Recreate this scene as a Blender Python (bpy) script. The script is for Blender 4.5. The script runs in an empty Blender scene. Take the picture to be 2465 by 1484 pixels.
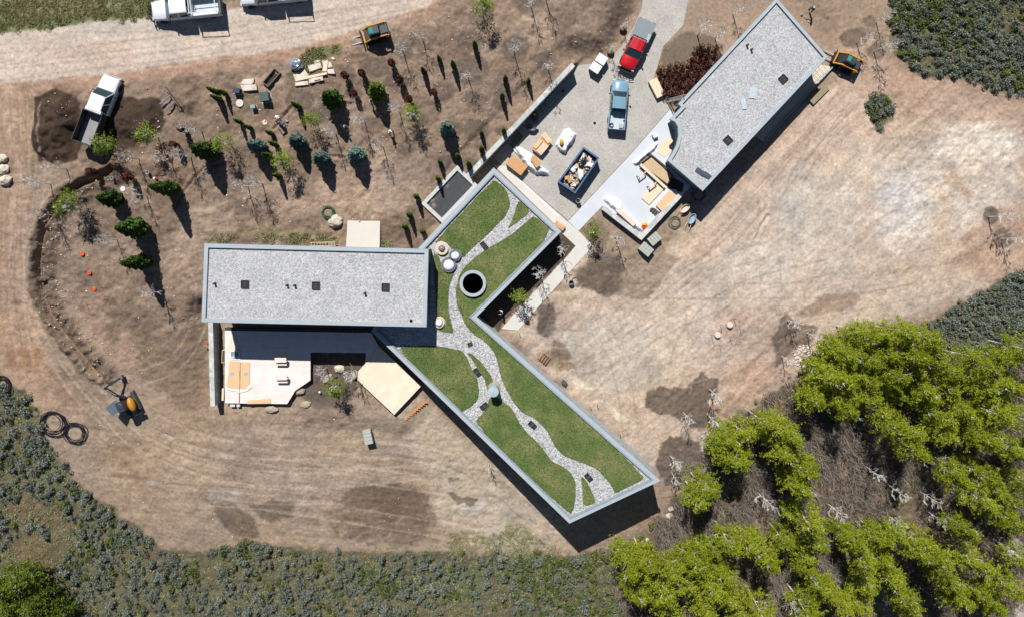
import bpy, bmesh, math, random
import numpy as np
from mathutils import Vector, Matrix, noise as mnoise

random.seed(7); RNG = np.random.default_rng(11)
R = math.radians
sc = bpy.context.scene
COL = sc.collection

# ------------------------------------------------------------------ camera, light
H = 83.3            # camera height above the plaza
F = 1708.0          # focal length in units of a 2464 px wide picture
CX, CY = 1232.0, 560.0
cd = bpy.data.cameras.new('camera'); cam = bpy.data.objects.new('camera', cd); COL.objects.link(cam)
cam.location = (0, 0, H); cam.rotation_euler = (0, 0, 0)
cd.sensor_fit = 'HORIZONTAL'; cd.sensor_width = 36; cd.lens = 36*F/2464
cd.shift_y = -182/2464; cd.clip_start = 1; cd.clip_end = 3000
sc.camera = cam

SUN_EL = R(49.5); SD = Vector((-0.25, 0.968, 0)).normalized()
w = bpy.data.worlds.new('World'); sc.world = w; w.use_nodes = True
nt = w.node_tree; bg = nt.nodes['Background']
sky = nt.nodes.new('ShaderNodeTexSky'); sky.sky_type = 'NISHITA'; sky.sun_disc = False
sky.sun_elevation = SUN_EL; sky.sun_rotation = math.atan2(SD.x, SD.y)
sky.altitude = 2200; sky.air_density = 1.0; sky.dust_density = 0.6
nt.links.new(sky.outputs[0], bg.inputs[0]); bg.inputs[1].default_value = 0.05
sl = bpy.data.lights.new('sun', 'SUN'); so = bpy.data.objects.new('sun', sl); COL.objects.link(so)
sl.energy = 4.6; sl.angle = R(0.5); sl.color = (1.0, 0.975, 0.94)
sv = Vector((SD.x*math.cos(SUN_EL), SD.y*math.cos(SUN_EL), math.sin(SUN_EL)))
so.rotation_euler = (-sv).to_track_quat('-Z', 'Y').to_euler(); so.location = (0, 0, 120)
sc.view_settings.view_transform = 'Standard'; sc.view_settings.look = 'None'
sc.view_settings.exposure = 0.82; sc.view_settings.gamma = 1
sc.render.engine = 'CYCLES'
sc.cycles.max_bounces = 5; sc.cycles.diffuse_bounces = 2; sc.cycles.glossy_bounces = 2
sc.cycles.transmission_bounces = 3; sc.cycles.transparent_max_bounces = 4

# ------------------------------------------------------------------ colours and materials
def s2l(c):
    c = c/255.0
    return c/12.92 if c <= 0.04045 else ((c+0.055)/1.055)**2.4
KALB = 1.62
def C(r, g, b):      # albedo of a surface that shows as r,g,b in full sun
    return tuple(min(0.85, s2l(v)/KALB) for v in (r, g, b))
def ramp(nt, fac, stops):
    n = nt.nodes.new('ShaderNodeValToRGB'); e = n.color_ramp.elements
    while len(e) < len(stops): e.new(0.5)
    for i, (p, c) in enumerate(stops):
        e[i].position = p; e[i].color = (*c, 1)
    nt.links.new(fac, n.inputs[0]); return n.outputs[0]
MATS = {}
def mat(name, col, rough=0.8, metal=0.0, var=0.15, scale=3.0, spec=0.3, bump=0.0, coat=0.0):
    if name in MATS: return MATS[name]
    m = bpy.data.materials.new(name); m.use_nodes = True; t = m.node_tree
    b = t.nodes['Principled BSDF']
    b.inputs['Roughness'].default_value = rough; b.inputs['Metallic'].default_value = metal
    b.inputs['Specular IOR Level'].default_value = spec; b.inputs['Coat Weight'].default_value = coat
    tc = t.nodes.new('ShaderNodeTexCoord'); nz = t.nodes.new('ShaderNodeTexNoise')
    nz.inputs['Scale'].default_value = scale; nz.inputs['Detail'].default_value = 5
    nz.inputs['Roughness'].default_value = 0.65
    t.links.new(tc.outputs['Object'], nz.inputs['Vector'])
    lo = tuple(c*(1-var) for c in col); hi = tuple(min(0.95, c*(1+var)) for c in col)
    t.links.new(ramp(t, nz.outputs[0], [(0.3, lo), (0.7, hi)]), b.inputs['Base Color'])
    if bump:
        bp = t.nodes.new('ShaderNodeBump'); bp.inputs['Strength'].default_value = bump
        bp.inputs['Distance'].default_value = 0.05
        t.links.new(nz.outputs[0], bp.inputs['Height']); t.links.new(bp.outputs[0], b.inputs['Normal'])
    MATS[name] = m; return m
def gravel(name, stops, scale=7.0, bump=0.6, big=0.12, hue=0.05):
    if name in MATS: return MATS[name]
    m = bpy.data.materials.new(name); m.use_nodes = True; t = m.node_tree; b = t.nodes['Principled BSDF']
    b.inputs['Roughness'].default_value = 0.85; b.inputs['Specular IOR Level'].default_value = 0.25
    tc = t.nodes.new('ShaderNodeTexCoord'); v = t.nodes.new('ShaderNodeTexVoronoi'); v.inputs['Scale'].default_value = scale
    nz = t.nodes.new('ShaderNodeTexNoise'); nz.inputs['Scale'].default_value = scale*0.7; nz.inputs['Detail'].default_value = 3
    mx = t.nodes.new('ShaderNodeMixRGB'); mx.inputs[0].default_value = 0.12
    t.links.new(tc.outputs['Object'], nz.inputs[0]); t.links.new(tc.outputs['Object'], mx.inputs[1]); t.links.new(nz.outputs[1], mx.inputs[2])
    t.links.new(mx.outputs[0], v.inputs['Vector'])
    sep = t.nodes.new('ShaderNodeSeparateColor'); t.links.new(v.outputs['Color'], sep.inputs[0])
    c1 = ramp(t, sep.outputs[0], stops)
    hs = t.nodes.new('ShaderNodeMixRGB'); hs.blend_type = 'MIX'; hs.inputs[0].default_value = hue
    t.links.new(c1, hs.inputs[1]); t.links.new(v.outputs['Color'], hs.inputs[2])
    n2 = t.nodes.new('ShaderNodeTexNoise'); n2.inputs['Scale'].default_value = 0.5; n2.inputs['Detail'].default_value = 4
    t.links.new(tc.outputs['Object'], n2.inputs[0])
    mm = t.nodes.new('ShaderNodeMixRGB'); mm.blend_type = 'MULTIPLY'; mm.inputs[0].default_value = 1
    t.links.new(hs.outputs[0], mm.inputs[1]); t.links.new(ramp(t, n2.outputs[0], [(0.35, (1-big,)*3), (0.65, (1, 1, 1))]), mm.inputs[2])
    t.links.new(mm.outputs[0], b.inputs['Base Color'])
    bp = t.nodes.new('ShaderNodeBump'); bp.inputs['Strength'].default_value = bump; bp.inputs['Distance'].default_value = 0.06; bp.invert = True
    t.links.new(v.outputs['Distance'], bp.inputs['Height']); t.links.new(bp.outputs[0], b.inputs['Normal'])
    MATS[name] = m; return m
def foliage(name, stops, trans=0.25, scale=0.6, rough=0.6):
    if name in MATS: return MATS[name]
    m = bpy.data.materials.new(name); m.use_nodes = True; t = m.node_tree; b = t.nodes['Principled BSDF']
    b.inputs['Roughness'].default_value = rough; b.inputs['Specular IOR Level'].default_value = 0.2
    tc = t.nodes.new('ShaderNodeTexCoord'); g = t.nodes.new('ShaderNodeNewGeometry'); oi = t.nodes.new('ShaderNodeObjectInfo')
    nz = t.nodes.new('ShaderNodeTexNoise'); nz.inputs['Scale'].default_value = scale; nz.inputs['Detail'].default_value = 3
    t.links.new(tc.outputs['Object'], nz.inputs[0])
    a = t.nodes.new('ShaderNodeMath'); a.operation = 'MULTIPLY_ADD'; a.inputs[1].default_value = 0.5
    t.links.new(g.outputs['Random Per Island'], a.inputs[0])
    a2 = t.nodes.new('ShaderNodeMath'); a2.operation = 'MULTIPLY_ADD'; a2.inputs[1].default_value = 0.6; a2.inputs[2].default_value = -0.2
    t.links.new(nz.outputs[0], a2.inputs[0]); t.links.new(a2.outputs[0], a.inputs[2])
    a3 = t.nodes.new('ShaderNodeMath'); a3.operation = 'MULTIPLY_ADD'; a3.inputs[1].default_value = 0.3
    t.links.new(oi.outputs['Random'], a3.inputs[0]); t.links.new(a.outputs[0], a3.inputs[2])
    c = ramp(t, a3.outputs[0], stops); t.links.new(c, b.inputs['Base Color'])
    if trans:
        tr = t.nodes.new('ShaderNodeBsdfTranslucent'); t.links.new(c, tr.inputs[0])
        ms = t.nodes.new('ShaderNodeMixShader'); ms.inputs[0].default_value = trans
        t.links.new(b.outputs[0], ms.inputs[1]); t.links.new(tr.outputs[0], ms.inputs[2])
        t.links.new(ms.outputs[0], t.nodes['Material Output'].inputs[0])
    MATS[name] = m; return m
def boards(name, col, pitch=0.14, ang=0.0, var=0.12, dark=0.45):
    if name in MATS: return MATS[name]
    m = bpy.data.materials.new(name); m.use_nodes = True; t = m.node_tree; b = t.nodes['Principled BSDF']
    b.inputs['Roughness'].default_value = 0.75
    tc = t.nodes.new('ShaderNodeTexCoord'); mp = t.nodes.new('ShaderNodeMapping'); mp.inputs['Rotation'].default_value = (0, 0, ang)
    t.links.new(tc.outputs['Object'], mp.inputs[0])
    br = t.nodes.new('ShaderNodeTexBrick'); br.inputs['Scale'].default_value = 1
    br.inputs['Brick Width'].default_value = 3.6; br.inputs['Row Height'].default_value = pitch
    br.inputs['Mortar Size'].default_value = 0.006; br.offset = 0.37
    br.inputs['Color1'].default_value = (*[c*(1-var) for c in col], 1); br.inputs['Color2'].default_value = (*[min(.9, c*(1+var)) for c in col], 1)
    br.inputs['Mortar'].default_value = (*[c*dark for c in col], 1)
    t.links.new(mp.outputs[0], br.inputs[0]); 
    nz = t.nodes.new('ShaderNodeTexNoise'); nz.inputs['Scale'].default_value = 1.2; nz.inputs['Detail'].default_value = 5
    t.links.new(tc.outputs['Object'], nz.inputs[0])
    mm = t.nodes.new('ShaderNodeMixRGB'); mm.blend_type = 'MULTIPLY'; mm.inputs[0].default_value = 1
    t.links.new(br.outputs[0], mm.inputs[1]); t.links.new(ramp(t, nz.outputs[0], [(0.3, (.86, .85, .84)), (0.7, (1, 1, 1))]), mm.inputs[2])
    t.links.new(mm.outputs[0], b.inputs['Base Color']); MATS[name] = m; return m
def stone(name, c1, c2, scale=2.0, mortar=0.6):
    if name in MATS: return MATS[name]
    m = bpy.data.materials.new(name); m.use_nodes = True; t = m.node_tree; b = t.nodes['Principled BSDF']
    b.inputs['Roughness'].default_value = 0.85
    tc = t.nodes.new('ShaderNodeTexCoord'); v = t.nodes.new('ShaderNodeTexVoronoi'); v.inputs['Scale'].default_value = scale
    v2 = t.nodes.new('ShaderNodeTexVoronoi'); v2.feature = 'DISTANCE_TO_EDGE'; v2.inputs['Scale'].default_value = scale
    nz = t.nodes.new('ShaderNodeTexNoise'); nz.inputs['Scale'].default_value = 6; nz.inputs['Detail'].default_value = 5
    for n in (v, v2): t.links.new(tc.outputs['Object'], n.inputs['Vector'])
    t.links.new(tc.outputs['Object'], nz.inputs[0])
    sep = t.nodes.new('ShaderNodeSeparateColor'); t.links.new(v.outputs['Color'], sep.inputs[0])
    mx = t.nodes.new('ShaderNodeMath'); mx.operation = 'MULTIPLY_ADD'; mx.inputs[1].default_value = 0.5; 
    t.links.new(sep.outputs[0], mx.inputs[0]); 
    m5 = t.nodes.new('ShaderNodeMath'); m5.operation = 'MULTIPLY'; m5.inputs[1].default_value = 0.5
    t.links.new(nz.outputs[0], m5.inputs[0]); t.links.new(m5.outputs[0], mx.inputs[2])
    c = ramp(t, mx.outputs[0], [(0.15, c1), (0.75, c2)])
    mm = t.nodes.new('ShaderNodeMixRGB'); mm.blend_type = 'MULTIPLY'; mm.inputs[0].default_value = 1
    t.links.new(c, mm.inputs[1]); t.links.new(ramp(t, v2.outputs[0], [(0.0, (mortar,)*3), (0.05, (1, 1, 1))]), mm.inputs[2])
    t.links.new(mm.outputs[0], b.inputs['Base Color'])
    MATS[name] = m; return m
def glass(name='window_glass', col=(0.02, 0.035, 0.045)):
    return mat(name, col, rough=0.06, var=0.05, spec=0.6)

# ------------------------------------------------------------------ mesh helpers
class MB:
    def __init__(s): s.v = []; s.f = []; s.m = []
    def add(s, vs, fs, mi=0):
        o = len(s.v); s.v += [tuple(v) for v in vs]
        for f in fs: s.f.append(tuple(o+i for i in f)); s.m.append(mi)
    def box(s, c, d, rz=0, mi=0, ry=0, rx=0):
        M = Matrix.Translation(c) @ Matrix.Rotation(rz, 4, 'Z') @ Matrix.Rotation(ry, 4, 'Y') @ Matrix.Rotation(rx, 4, 'X')
        vs = [M @ Vector((x*d[0]/2, y*d[1]/2, z*d[2]/2)) for z in (-1, 1) for x, y in ((-1, -1), (1, -1), (1, 1), (-1, 1))]
        s.add(vs, [(3, 2, 1, 0), (4, 5, 6, 7), (0, 1, 5, 4), (1, 2, 6, 5), (2, 3, 7, 6), (3, 0, 4, 7)], mi); return s
    def beam(s, a, b, wd, ht, mi=0):
        a, b = Vector(a), Vector(b); d = b-a; L = d.length
        q = d.to_track_quat('X', 'Z'); M = Matrix.Translation((a+b)/2) @ q.to_matrix().to_4x4()
        vs = [M @ Vector((x*L/2, y*wd/2, z*ht/2)) for z in (-1, 1) for x, y in ((-1, -1), (1, -1), (1, 1), (-1, 1))]
        s.add(vs, [(3, 2, 1, 0), (4, 5, 6, 7), (0, 1, 5, 4), (1, 2, 6, 5), (2, 3, 7, 6), (3, 0, 4, 7)], mi); return s
    def prism(s, poly, z0, z1, mi=0, mside=None, bottom=True):
        n = len(poly); A = sum(poly[i][0]*poly[(i+1) % n][1]-poly[(i+1) % n][0]*poly[i][1] for i in range(n))
        if A < 0: poly = poly[::-1]
        vs = [(x, y, z0) for x, y in poly]+[(x, y, z1) for x, y in poly]
        s.add(vs, [tuple(range(n, 2*n))], mi)
        s.add(vs, [(i, (i+1) % n, n+(i+1) % n, n+i) for i in range(n)], mi if mside is None else mside)
        if bottom: s.add(vs, [tuple(range(n-1, -1, -1))], mi if mside is None else mside)
        return s
    def ring(s, outer, inner, z0, z1, mi=0):
        n = len(outer)
        vs = [(x, y, z) for z in (z0, z1) for P_ in (outer, inner) for x, y in P_]
        fs = []
        for i in range(n):
            j = (i+1) % n
            fs += [(2*n+i, 2*n+j, 3*n+j, 3*n+i), (i, j, 2*n+j, 2*n+i), (n+j, n+i, 3*n+i, 3*n+j), (j, i, n+i, n+j)]
        s.add(vs, fs, mi); return s
    def tube(s, pts, rad, n=6, mi=0, cap=True):
        pts = [Vector(p) for p in pts]; k = len(pts)
        if not hasattr(rad, '__len__'): rad = [rad]*k
        vs = []; up = Vector((0, 0, 1))
        for i, p in enumerate(pts):
            d = (pts[min(i+1, k-1)]-pts[max(i-1, 0)])
            if d.length < 1e-6: d = up.copy()
            d.normalize(); a = d.cross(up)
            if a.length < 0.1: a = d.cross(Vector((1, 0, 0)))
            a.normalize(); b = d.cross(a)
            vs += [p+(a*math.cos(2*math.pi*j/n)+b*math.sin(2*math.pi*j/n))*rad[i] for j in range(n)]
        fs = [(i*n+j, i*n+(j+1) % n, (i+1)*n+(j+1) % n, (i+1)*n+j) for i in range(k-1) for j in range(n)]
        if cap: fs += [tuple(range(n-1, -1, -1)), tuple(range((k-1)*n, k*n))]
        s.add(vs, fs, mi); return s
    def lathe(s, prof, c=(0, 0, 0), n=24, mi=0):
        vs = [(c[0]+r*math.cos(2*math.pi*j/n), c[1]+r*math.sin(2*math.pi*j/n), c[2]+z) for r, z in prof for j in range(n)]
        fs = [(i*n+j, i*n+(j+1) % n, (i+1)*n+(j+1) % n, (i+1)*n+j) for i in range(len(prof)-1) for j in range(n)]
        if prof[-1][0] > 1e-4: fs.append(tuple((len(prof)-1)*n+j for j in range(n)))
        s.add(vs, fs, mi); return s
    def blob(s, c, r, rough=0.15, sub=2, seed=0, flat=None, mi=0):
        bm = bmesh.new(); bmesh.ops.create_icosphere(bm, subdivisions=sub, radius=1)
        so_ = Vector((seed*3.7, seed*1.3, seed*5.1)); vs = []
        for v in bm.verts:
            q = v.co.copy(); k = 1+rough*mnoise.noise(q*1.6+so_)*1.6+rough*0.5*mnoise.noise(q*4+so_)
            p = Vector((q.x*r[0]*k, q.y*r[1]*k, q.z*r[2]*k))
            if flat is not None and p.z < flat: p.z = flat
            vs.append((p.x+c[0], p.y+c[1], p.z+c[2]))
        bm.verts.index_update(); s.add(vs, [[v.index for v in f.verts] for f in bm.faces], mi); bm.free(); return s
    def loft(s, rings, mi=0, caps=True):
        n = len(rings[0]); vs = [p for r in rings for p in r]
        fs = [(i*n+j, (i+1)*n+j, (i+1)*n+(j+1) % n, i*n+(j+1) % n) for i in range(len(rings)-1) for j in range(n)]
        if caps: fs += [tuple(range(n)), tuple(reversed(range((len(rings)-1)*n, len(rings)*n)))]
        s.add(vs, fs, mi); return s
    def build(s, name, mats, parent=None, world=True, bevel=0, smooth=False, loc=None):
        me = bpy.data.meshes.new(name)
        off = Vector((0, 0, 0))
        if parent is not None and world: off = parent.location + (parent.parent.location if parent.parent else Vector((0, 0, 0)))
        if parent is None and loc is not None: off = Vector(loc)
        me.from_pydata([(x-off.x, y-off.y, z-off.z) for x, y, z in s.v], [], s.f)
        if not isinstance(mats, (list, tuple)): mats = [mats]
        for m in mats: me.materials.append(m)
        me.polygons.foreach_set('material_index', s.m)
        bm = bmesh.new(); bm.from_mesh(me)
        bmesh.ops.remove_doubles(bm, verts=bm.verts, dist=1e-5)
        bmesh.ops.recalc_face_normals(bm, faces=bm.faces)
        if bevel:
            ed = [e for e in bm.edges if len(e.link_faces) == 2 and e.calc_face_angle(0) > 0.5]
            bmesh.ops.bevel(bm, geom=ed, offset=bevel, segments=2, affect='EDGES', clamp_overlap=True)
        bm.to_mesh(me); bm.free()
        if smooth: me.polygons.foreach_set('use_smooth', [True]*len(me.polygons))
        o = bpy.data.objects.new(name, me); COL.objects.link(o)
        if parent is not None: o.parent = parent
        elif loc is not None: o.location = loc
        return o
def npmesh(name, V, Fc, m, parent=None, mi=None):
    me = bpy.data.meshes.new(name); V = np.asarray(V, dtype=np.float32); Fc = np.asarray(Fc, dtype=np.int32); k = Fc.shape[1]
    me.vertices.add(len(V)); me.vertices.foreach_set('co', V.ravel())
    me.loops.add(Fc.size); me.loops.foreach_set('vertex_index', Fc.ravel())
    me.polygons.add(len(Fc)); me.polygons.foreach_set('loop_start', np.arange(0, Fc.size, k, dtype=np.int32))
    if not isinstance(m, (list, tuple)): m = [m]
    for q in m: me.materials.append(q)
    if mi is not None: me.polygons.foreach_set('material_index', np.asarray(mi, dtype=np.int32))
    me.update(calc_edges=True)
    o = bpy.data.objects.new(name, me); COL.objects.link(o)
    if parent is not None: o.parent = parent
    return o
def tag(o, label=None, cat=None, group=None, kind=None):
    if label: o['label'] = label
    if cat: o['category'] = cat
    if group: o['group'] = group
    if kind: o['kind'] = kind
    return o
def empty(name, loc, rz=0, label=None, cat=None, group=None):
    o = bpy.data.objects.new(name, None); COL.objects.link(o); o.location = loc; o.rotation_euler = (0, 0, rz)
    o.empty_display_size = 0.3
    return tag(o, label, cat, group)
def copy_tree(o, loc, rz, scale=1.0):
    def cp(src, par):
        c = src.copy(); COL.objects.link(c); c.parent = par
        for ch in list(src.children): cp(ch, c)
        return c
    c = cp(o, None); c.location = loc; c.rotation_euler = (0, 0, rz)
    c.scale = (scale,)*3 if not hasattr(scale, '__len__') else scale
    return c

# ------------------------------------------------------------------ picture -> world, terrain
def P(px, py, z=0.0):
    k = (H-z)/F; return ((px-CX)*k, (CY-py)*k)
def Wp(poly, z=0.0): return [P(a, b, z) for a, b in poly]
def offset(poly, d):
    n = len(poly); A = sum(poly[i][0]*poly[(i+1) % n][1]-poly[(i+1) % n][0]*poly[i][1] for i in range(n)); sgn = 1 if A > 0 else -1
    out = []
    for i in range(n):
        p0, p1, p2 = Vector(poly[i-1]), Vector(poly[i]), Vector(poly[(i+1) % n])
        d1 = (p1-p0).normalized(); d2 = (p2-p1).normalized()
        n1 = Vector((-d1.y, d1.x))*sgn; n2 = Vector((-d2.y, d2.x))*sgn
        b = (n1+n2); L = b.length
        if L < 1e-3: out.append(tuple(p1+n1*d)); continue
        b /= L; out.append(tuple(p1+b*(d/max(0.35, b.dot(n1)))))
    return out
LAT = RNG.random((512, 512))
def vnoise(x, y, seed=0):
    x = x+seed*17.3; y = y+seed*41.7
    xi = np.floor(x).astype(int); yi = np.floor(y).astype(int); fx = x-xi; fy = y-yi
    fx = fx*fx*(3-2*fx); fy = fy*fy*(3-2*fy); a = xi % 512; b = yi % 512; a1 = (a+1) % 512; b1 = (b+1) % 512
    return (LAT[a, b]*(1-fx)+LAT[a1, b]*fx)*(1-fy)+(LAT[a, b1]*(1-fx)+LAT[a1, b1]*fx)*fy
def fbm(x, y, s, o=4, seed=0, g=0.5):
    t = 0; a = 1; n = 0
    for i in range(o):
        t = t+a*vnoise(x/s, y/s, seed+i); n += a; a *= g; s = s/2.03
    return t/n
ZG = np.array([  # rows v = -308.. step 308 ; cols u = -308.. step 308
 [6.0,6.0,5.8,5.2,4.0,3.0,1.5,1.0,1.2,2.5,3.0],
 [6.0,6.0,5.6,5.0,3.9,3.0,1.4,0.8,1.0,1.8,2.2],
 [5.5,5.0,4.6,3.9,2.9,2.0,0.2,0.0,0.0,0.2,0.5],
 [3.6,3.2,2.5,2.2,2.0,0.3,-.2,-.5,-.8,-1.2,-1.5],
 [1.4,1.0,0.2,-.5,-.4,-.8,-1.2,-1.8,-2.4,-3.2,-3.8],
 [-1.5,-1.5,-1.9,-2.3,-2.8,-3.8,-4.4,-5.0,-5.6,-6.2,-6.6],
 [-4.8,-4.8,-5.2,-5.6,-6.2,-6.8,-7.6,-8.2,-8.6,-9.0,-9.4],
 [-8.0,-8.0,-8.4,-8.8,-9.4,-10.,-10.6,-11.,-11.5,-12.,-12.]])
def hill(x, y):
    u = np.asarray(x)*20.504+1232; v = 560-np.asarray(y)*20.504
    a = np.clip((u+308)/308, 0, 9.999); b = np.clip((v+308)/308, 0, 6.999)
    i = np.minimum(a.astype(int), 9); j = np.minimum(b.astype(int), 6); fa = a-i; fb = b-j
    def wts(t): return [(1-t)**3/6, (3*t**3-6*t*t+4)/6, (-3*t**3+3*t*t+3*t+1)/6, t**3/6]
    wa = wts(fa); wb = wts(fb); z = 0
    for p in range(4):
        for q in range(4):
            z = z+wb[q]*wa[p]*ZG[np.clip(j+q-1, 0, 7), np.clip(i+p-1, 0, 10)]
    return z
def psd(px, py, poly):
    px = np.asarray(px, dtype=float); py = np.asarray(py, dtype=float)
    d = np.full(px.shape, 1e18); ins = np.zeros(px.shape, bool); n = len(poly)
    for i in range(n):
        ax, ay = poly[i-1]; bx, by = poly[i]; ex, ey = bx-ax, by-ay
        t = np.clip(((px-ax)*ex+(py-ay)*ey)/(ex*ex+ey*ey+1e-12), 0, 1)
        d = np.minimum(d, (px-ax-ex*t)**2+(py-ay-ey*t)**2)
        c = ((ay > py) != (by > py)) & (px < (bx-ax)*(py-ay)/((by-ay) if by != ay else 1e-12)+ax); ins ^= c
    d = np.sqrt(d); return np.where(ins, -d, d)
def sstep(a, b, x):
    t = np.clip((x-a)/(b-a), 0, 1); return t*t*(3-2*t)
FLAT = Wp([(1384, 152), (1455, 140), (1490, 100), (1535, 10), (1540, -120), (1690, -120), (1870, -60), (2010, 150), (1840, 345), (1690, 460), (1660, 470), (1545, 580), (1470, 600), (1430, 600),
           (1290, 745), (1245, 800), (1150, 775), (1120, 440), (1130, 420)])
DECKF = Wp([(500, 760), (1050, 760), (1060, 860), (960, 1000), (840, 985), (700, 985), (500, 985)])
def terrain(x, y):
    z = hill(x, y)
    d = psd(x, y, FLAT); z = z*sstep(0.0, 3.0, d)
    # keep the bank high right up to the retaining wall
    wx, wy = P(1385, 153); ex, ey = P(1126, 425)
    L = math.hypot(ex-wx, ey-wy); tx, ty = (ex-wx)/L, (ey-wy)/L
    al = (x-wx)*tx+(y-wy)*ty; pe = (x-wx)*ty-(y-wy)*tx     # pe>0 : bank side?
    side = (hill(x, y)*0+1)
    bank = np.where((al > -1.5) & (al < L+9), sstep(-0.45, 0.1, -pe*BSIGN), 0)*sstep(-1.5, 2, al)
    bank = bank*sstep(6, 3, d)
    z = np.where(bank > 0, z*(1-bank)+np.maximum(z, 1.75)*bank, z)
    dd = psd(x, y, DECKF); z = np.where(dd < 3, z*sstep(0, 3, dd)+(-0.45)*(1-sstep(0, 3, dd)), z)
    return z
BSIGN = 1
_w0 = P(1385, 153); _w1 = P(1126, 425); _L = math.hypot(_w1[0]-_w0[0], _w1[1]-_w0[1])
_t = ((_w1[0]-_w0[0])/_L, (_w1[1]-_w0[1])/_L); _q = P(1200, 250)
_pe = (_q[0]-_w0[0])*_t[1]-(_q[1]-_w0[1])*_t[0]
BSIGN = -1 if _pe > 0 else 1
def tz(x, y): return float(terrain(np.array([x]), np.array([y]))[0])
def G(px, py, h=0.0):
    z = 0.0
    for _ in range(7):
        x, y = P(px, py, z+h); z = tz(x, y)
    return (x, y, z)
# ------------------------------------------------------------------ ground
def axis(a, b, step, far):
    core = list(np.arange(a, b+step/2, step)); l = []; r = []; s = step; x = a
    while x > -far: s *= 1.35; x -= s; l.append(x)
    s = step; x = b
    while x < far: s *= 1.35; x += s; r.append(x)
    return np.array(l[::-1]+core+r)
AX = axis(-70, 70, 0.14, 900); AY = axis(-52.5, 29.5, 0.14, 900)
GX, GY = np.meshgrid(AX, AY)
cxx = np.clip(GX, -75, 75); cyy = np.clip(GY, -58, 34)
GZ = terrain(cxx, cyy)
PU = CX+GX*F/(H-GZ); PV = CY-GY*F/(H-GZ)
inner = (np.abs(GX) < 72) & (GY > -54) & (GY < 31)
edge = (fbm(GX, GY, 1.6, 4, 3)-0.5)*2; edge2 = (fbm(GX, GY, 0.5, 3, 9)-0.5)*2
col = np.zeros(GX.shape+(3,)); 
def lin(c):
    a = np.array(C(*c)); g = a.mean(); return (a*0.85+g*0.15)*np.array([.985, .975, .965])
n1 = fbm(GX, GY, 9, 4, 1); n3 = fbm(GX, GY, 3.2, 5, 61, .6); n2 = fbm(GX, GY, 2.2, 5, 2)
col[:] = lin((166, 142, 120))
col *= (0.86+0.28*n1)[..., None]
ROUGH = np.full(GX.shape, 0.5)
def paint(poly, c, op=1.0, soft=12, wob=14, rough=None, wob2=5, tex=0.0):
    global col, ROUGH
    xs = [p[0] for p in poly]; ys = [p[1] for p in poly]; m = soft+wob+wob2+5
    sel = (PU > min(xs)-m) & (PU < max(xs)+m) & (PV > min(ys)-m) & (PV < max(ys)+m)
    if not sel.any(): return
    d = psd(PU[sel], PV[sel], poly)+edge[sel]*wob+edge2[sel]*wob2
    a = sstep(soft/2, -soft/2, d)*op
    if tex: a = a*np.clip(1-tex+2*tex*sstep(0.35, 0.65, n2[sel]), 0, 1)
    cc = lin(c)*(0.92+0.16*n2[sel])[:, None]
    col[sel] = col[sel]*(1-a[:, None])+cc*a[:, None]
    if rough is not None: ROUGH[sel] = ROUGH[sel]*(1-a)+rough*a
def ell(cx, cy, rx, ry, c, op=1.0, soft=6, wob=6, rough=None, wob2=4, tex=0.0):
    paint([(cx+rx*math.cos(t), cy+ry*math.sin(t)) for t in np.linspace(0, 2*math.pi, 18, endpoint=False)], c, op, soft, wob, rough, wob2, tex)
# broad areas -----------------------------------------------------
PLANT = [(80, 205), (300, 190), (620, 150), (900, 100), (1050, -30), (1560, -30), (1470, 150), (1380, 155), (1120, 430), (1010, 600), (480, 585), (490, 780), (500, 1000), (330, 900), (130, 700), (95, 560), (150, 440)]
paint(PLANT, (154, 131, 111), 1, 40, 25, 0.9)
ROAD = [(-60, 78), (100, 70), (200, 58), (360, 42), (600, 15), (740, 0), (900, -60), (1100, -60), (1035, 8), (991, 28), (900, 58), (841, 78), (741, 108), (616, 128), (500, 142), (400, 155), (300, 172), (200, 182), (75, 197), (-60, 212)]
paint([(p[0], p[1]+ (30 if p[1] > 60 or p[0] > 980 else 0)) for p in ROAD], (186, 150, 126), 0.9, 30, 12, 0.5)
mk = sstep(20, -20, psd(PU, PV, PLANT)+edge*20)[..., None]; col = col*(1-mk*0.55*sstep(0.46, 0.62, n3)[..., None]*np.array([.46, .47, .48]))
paint(ROAD, (208, 192, 176), 1, 10, 6, 0.15)
ell(330, 60, 150, 22, (198, 188, 178), 0.5, 20, 20); ell(230, 130, 120, 25, (206, 178, 158), 0.6, 24, 20)
paint([(-60, 205), (75, 200), (88, 300), (78, 440), (60, 560), (62, 700), (110, 850), (200, 980), (330, 1090), (480, 1160), (420, 1250), (300, 1200), (150, 1080), (60, 930), (-60, 880)], (180, 148, 120), 0.9, 26, 16, 0.4)
ell(40, 500, 12, 150, (192, 158, 128), 0.6, 14, 10); ell(22, 260, 14, 60, (194, 166, 140), 0.7, 14, 8)
ell(70, 300, 14, 60, (150, 135, 95), 0.4, 14, 12, tex=.6); ell(85, 400, 15, 30, (130, 118, 78), 0.4, 12, 8, tex=.6)
PLAT = [(1370, 575), (1560, 640), (1700, 520), (1850, 370), (2000, 215), (2140, 200), (2300, 215), (2500, 320), (2500, 640), (2380, 690), (2240, 760), (2020, 800), (1920, 900), (1830, 1000), (1690, 1090), (1600, 1150), (1500, 1070), (1300, 880), (1230, 790), (1300, 740)]
paint(PLAT, (204, 182, 160), 1, 40, 20, 0.3)
paint([(1960, 220), (2080, 240), (2120, 330), (1950, 420), (1800, 560), (1690, 640), (1620, 640), (1750, 480)], (206, 178, 154), 0.7, 30, 16, 0.25)
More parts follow.
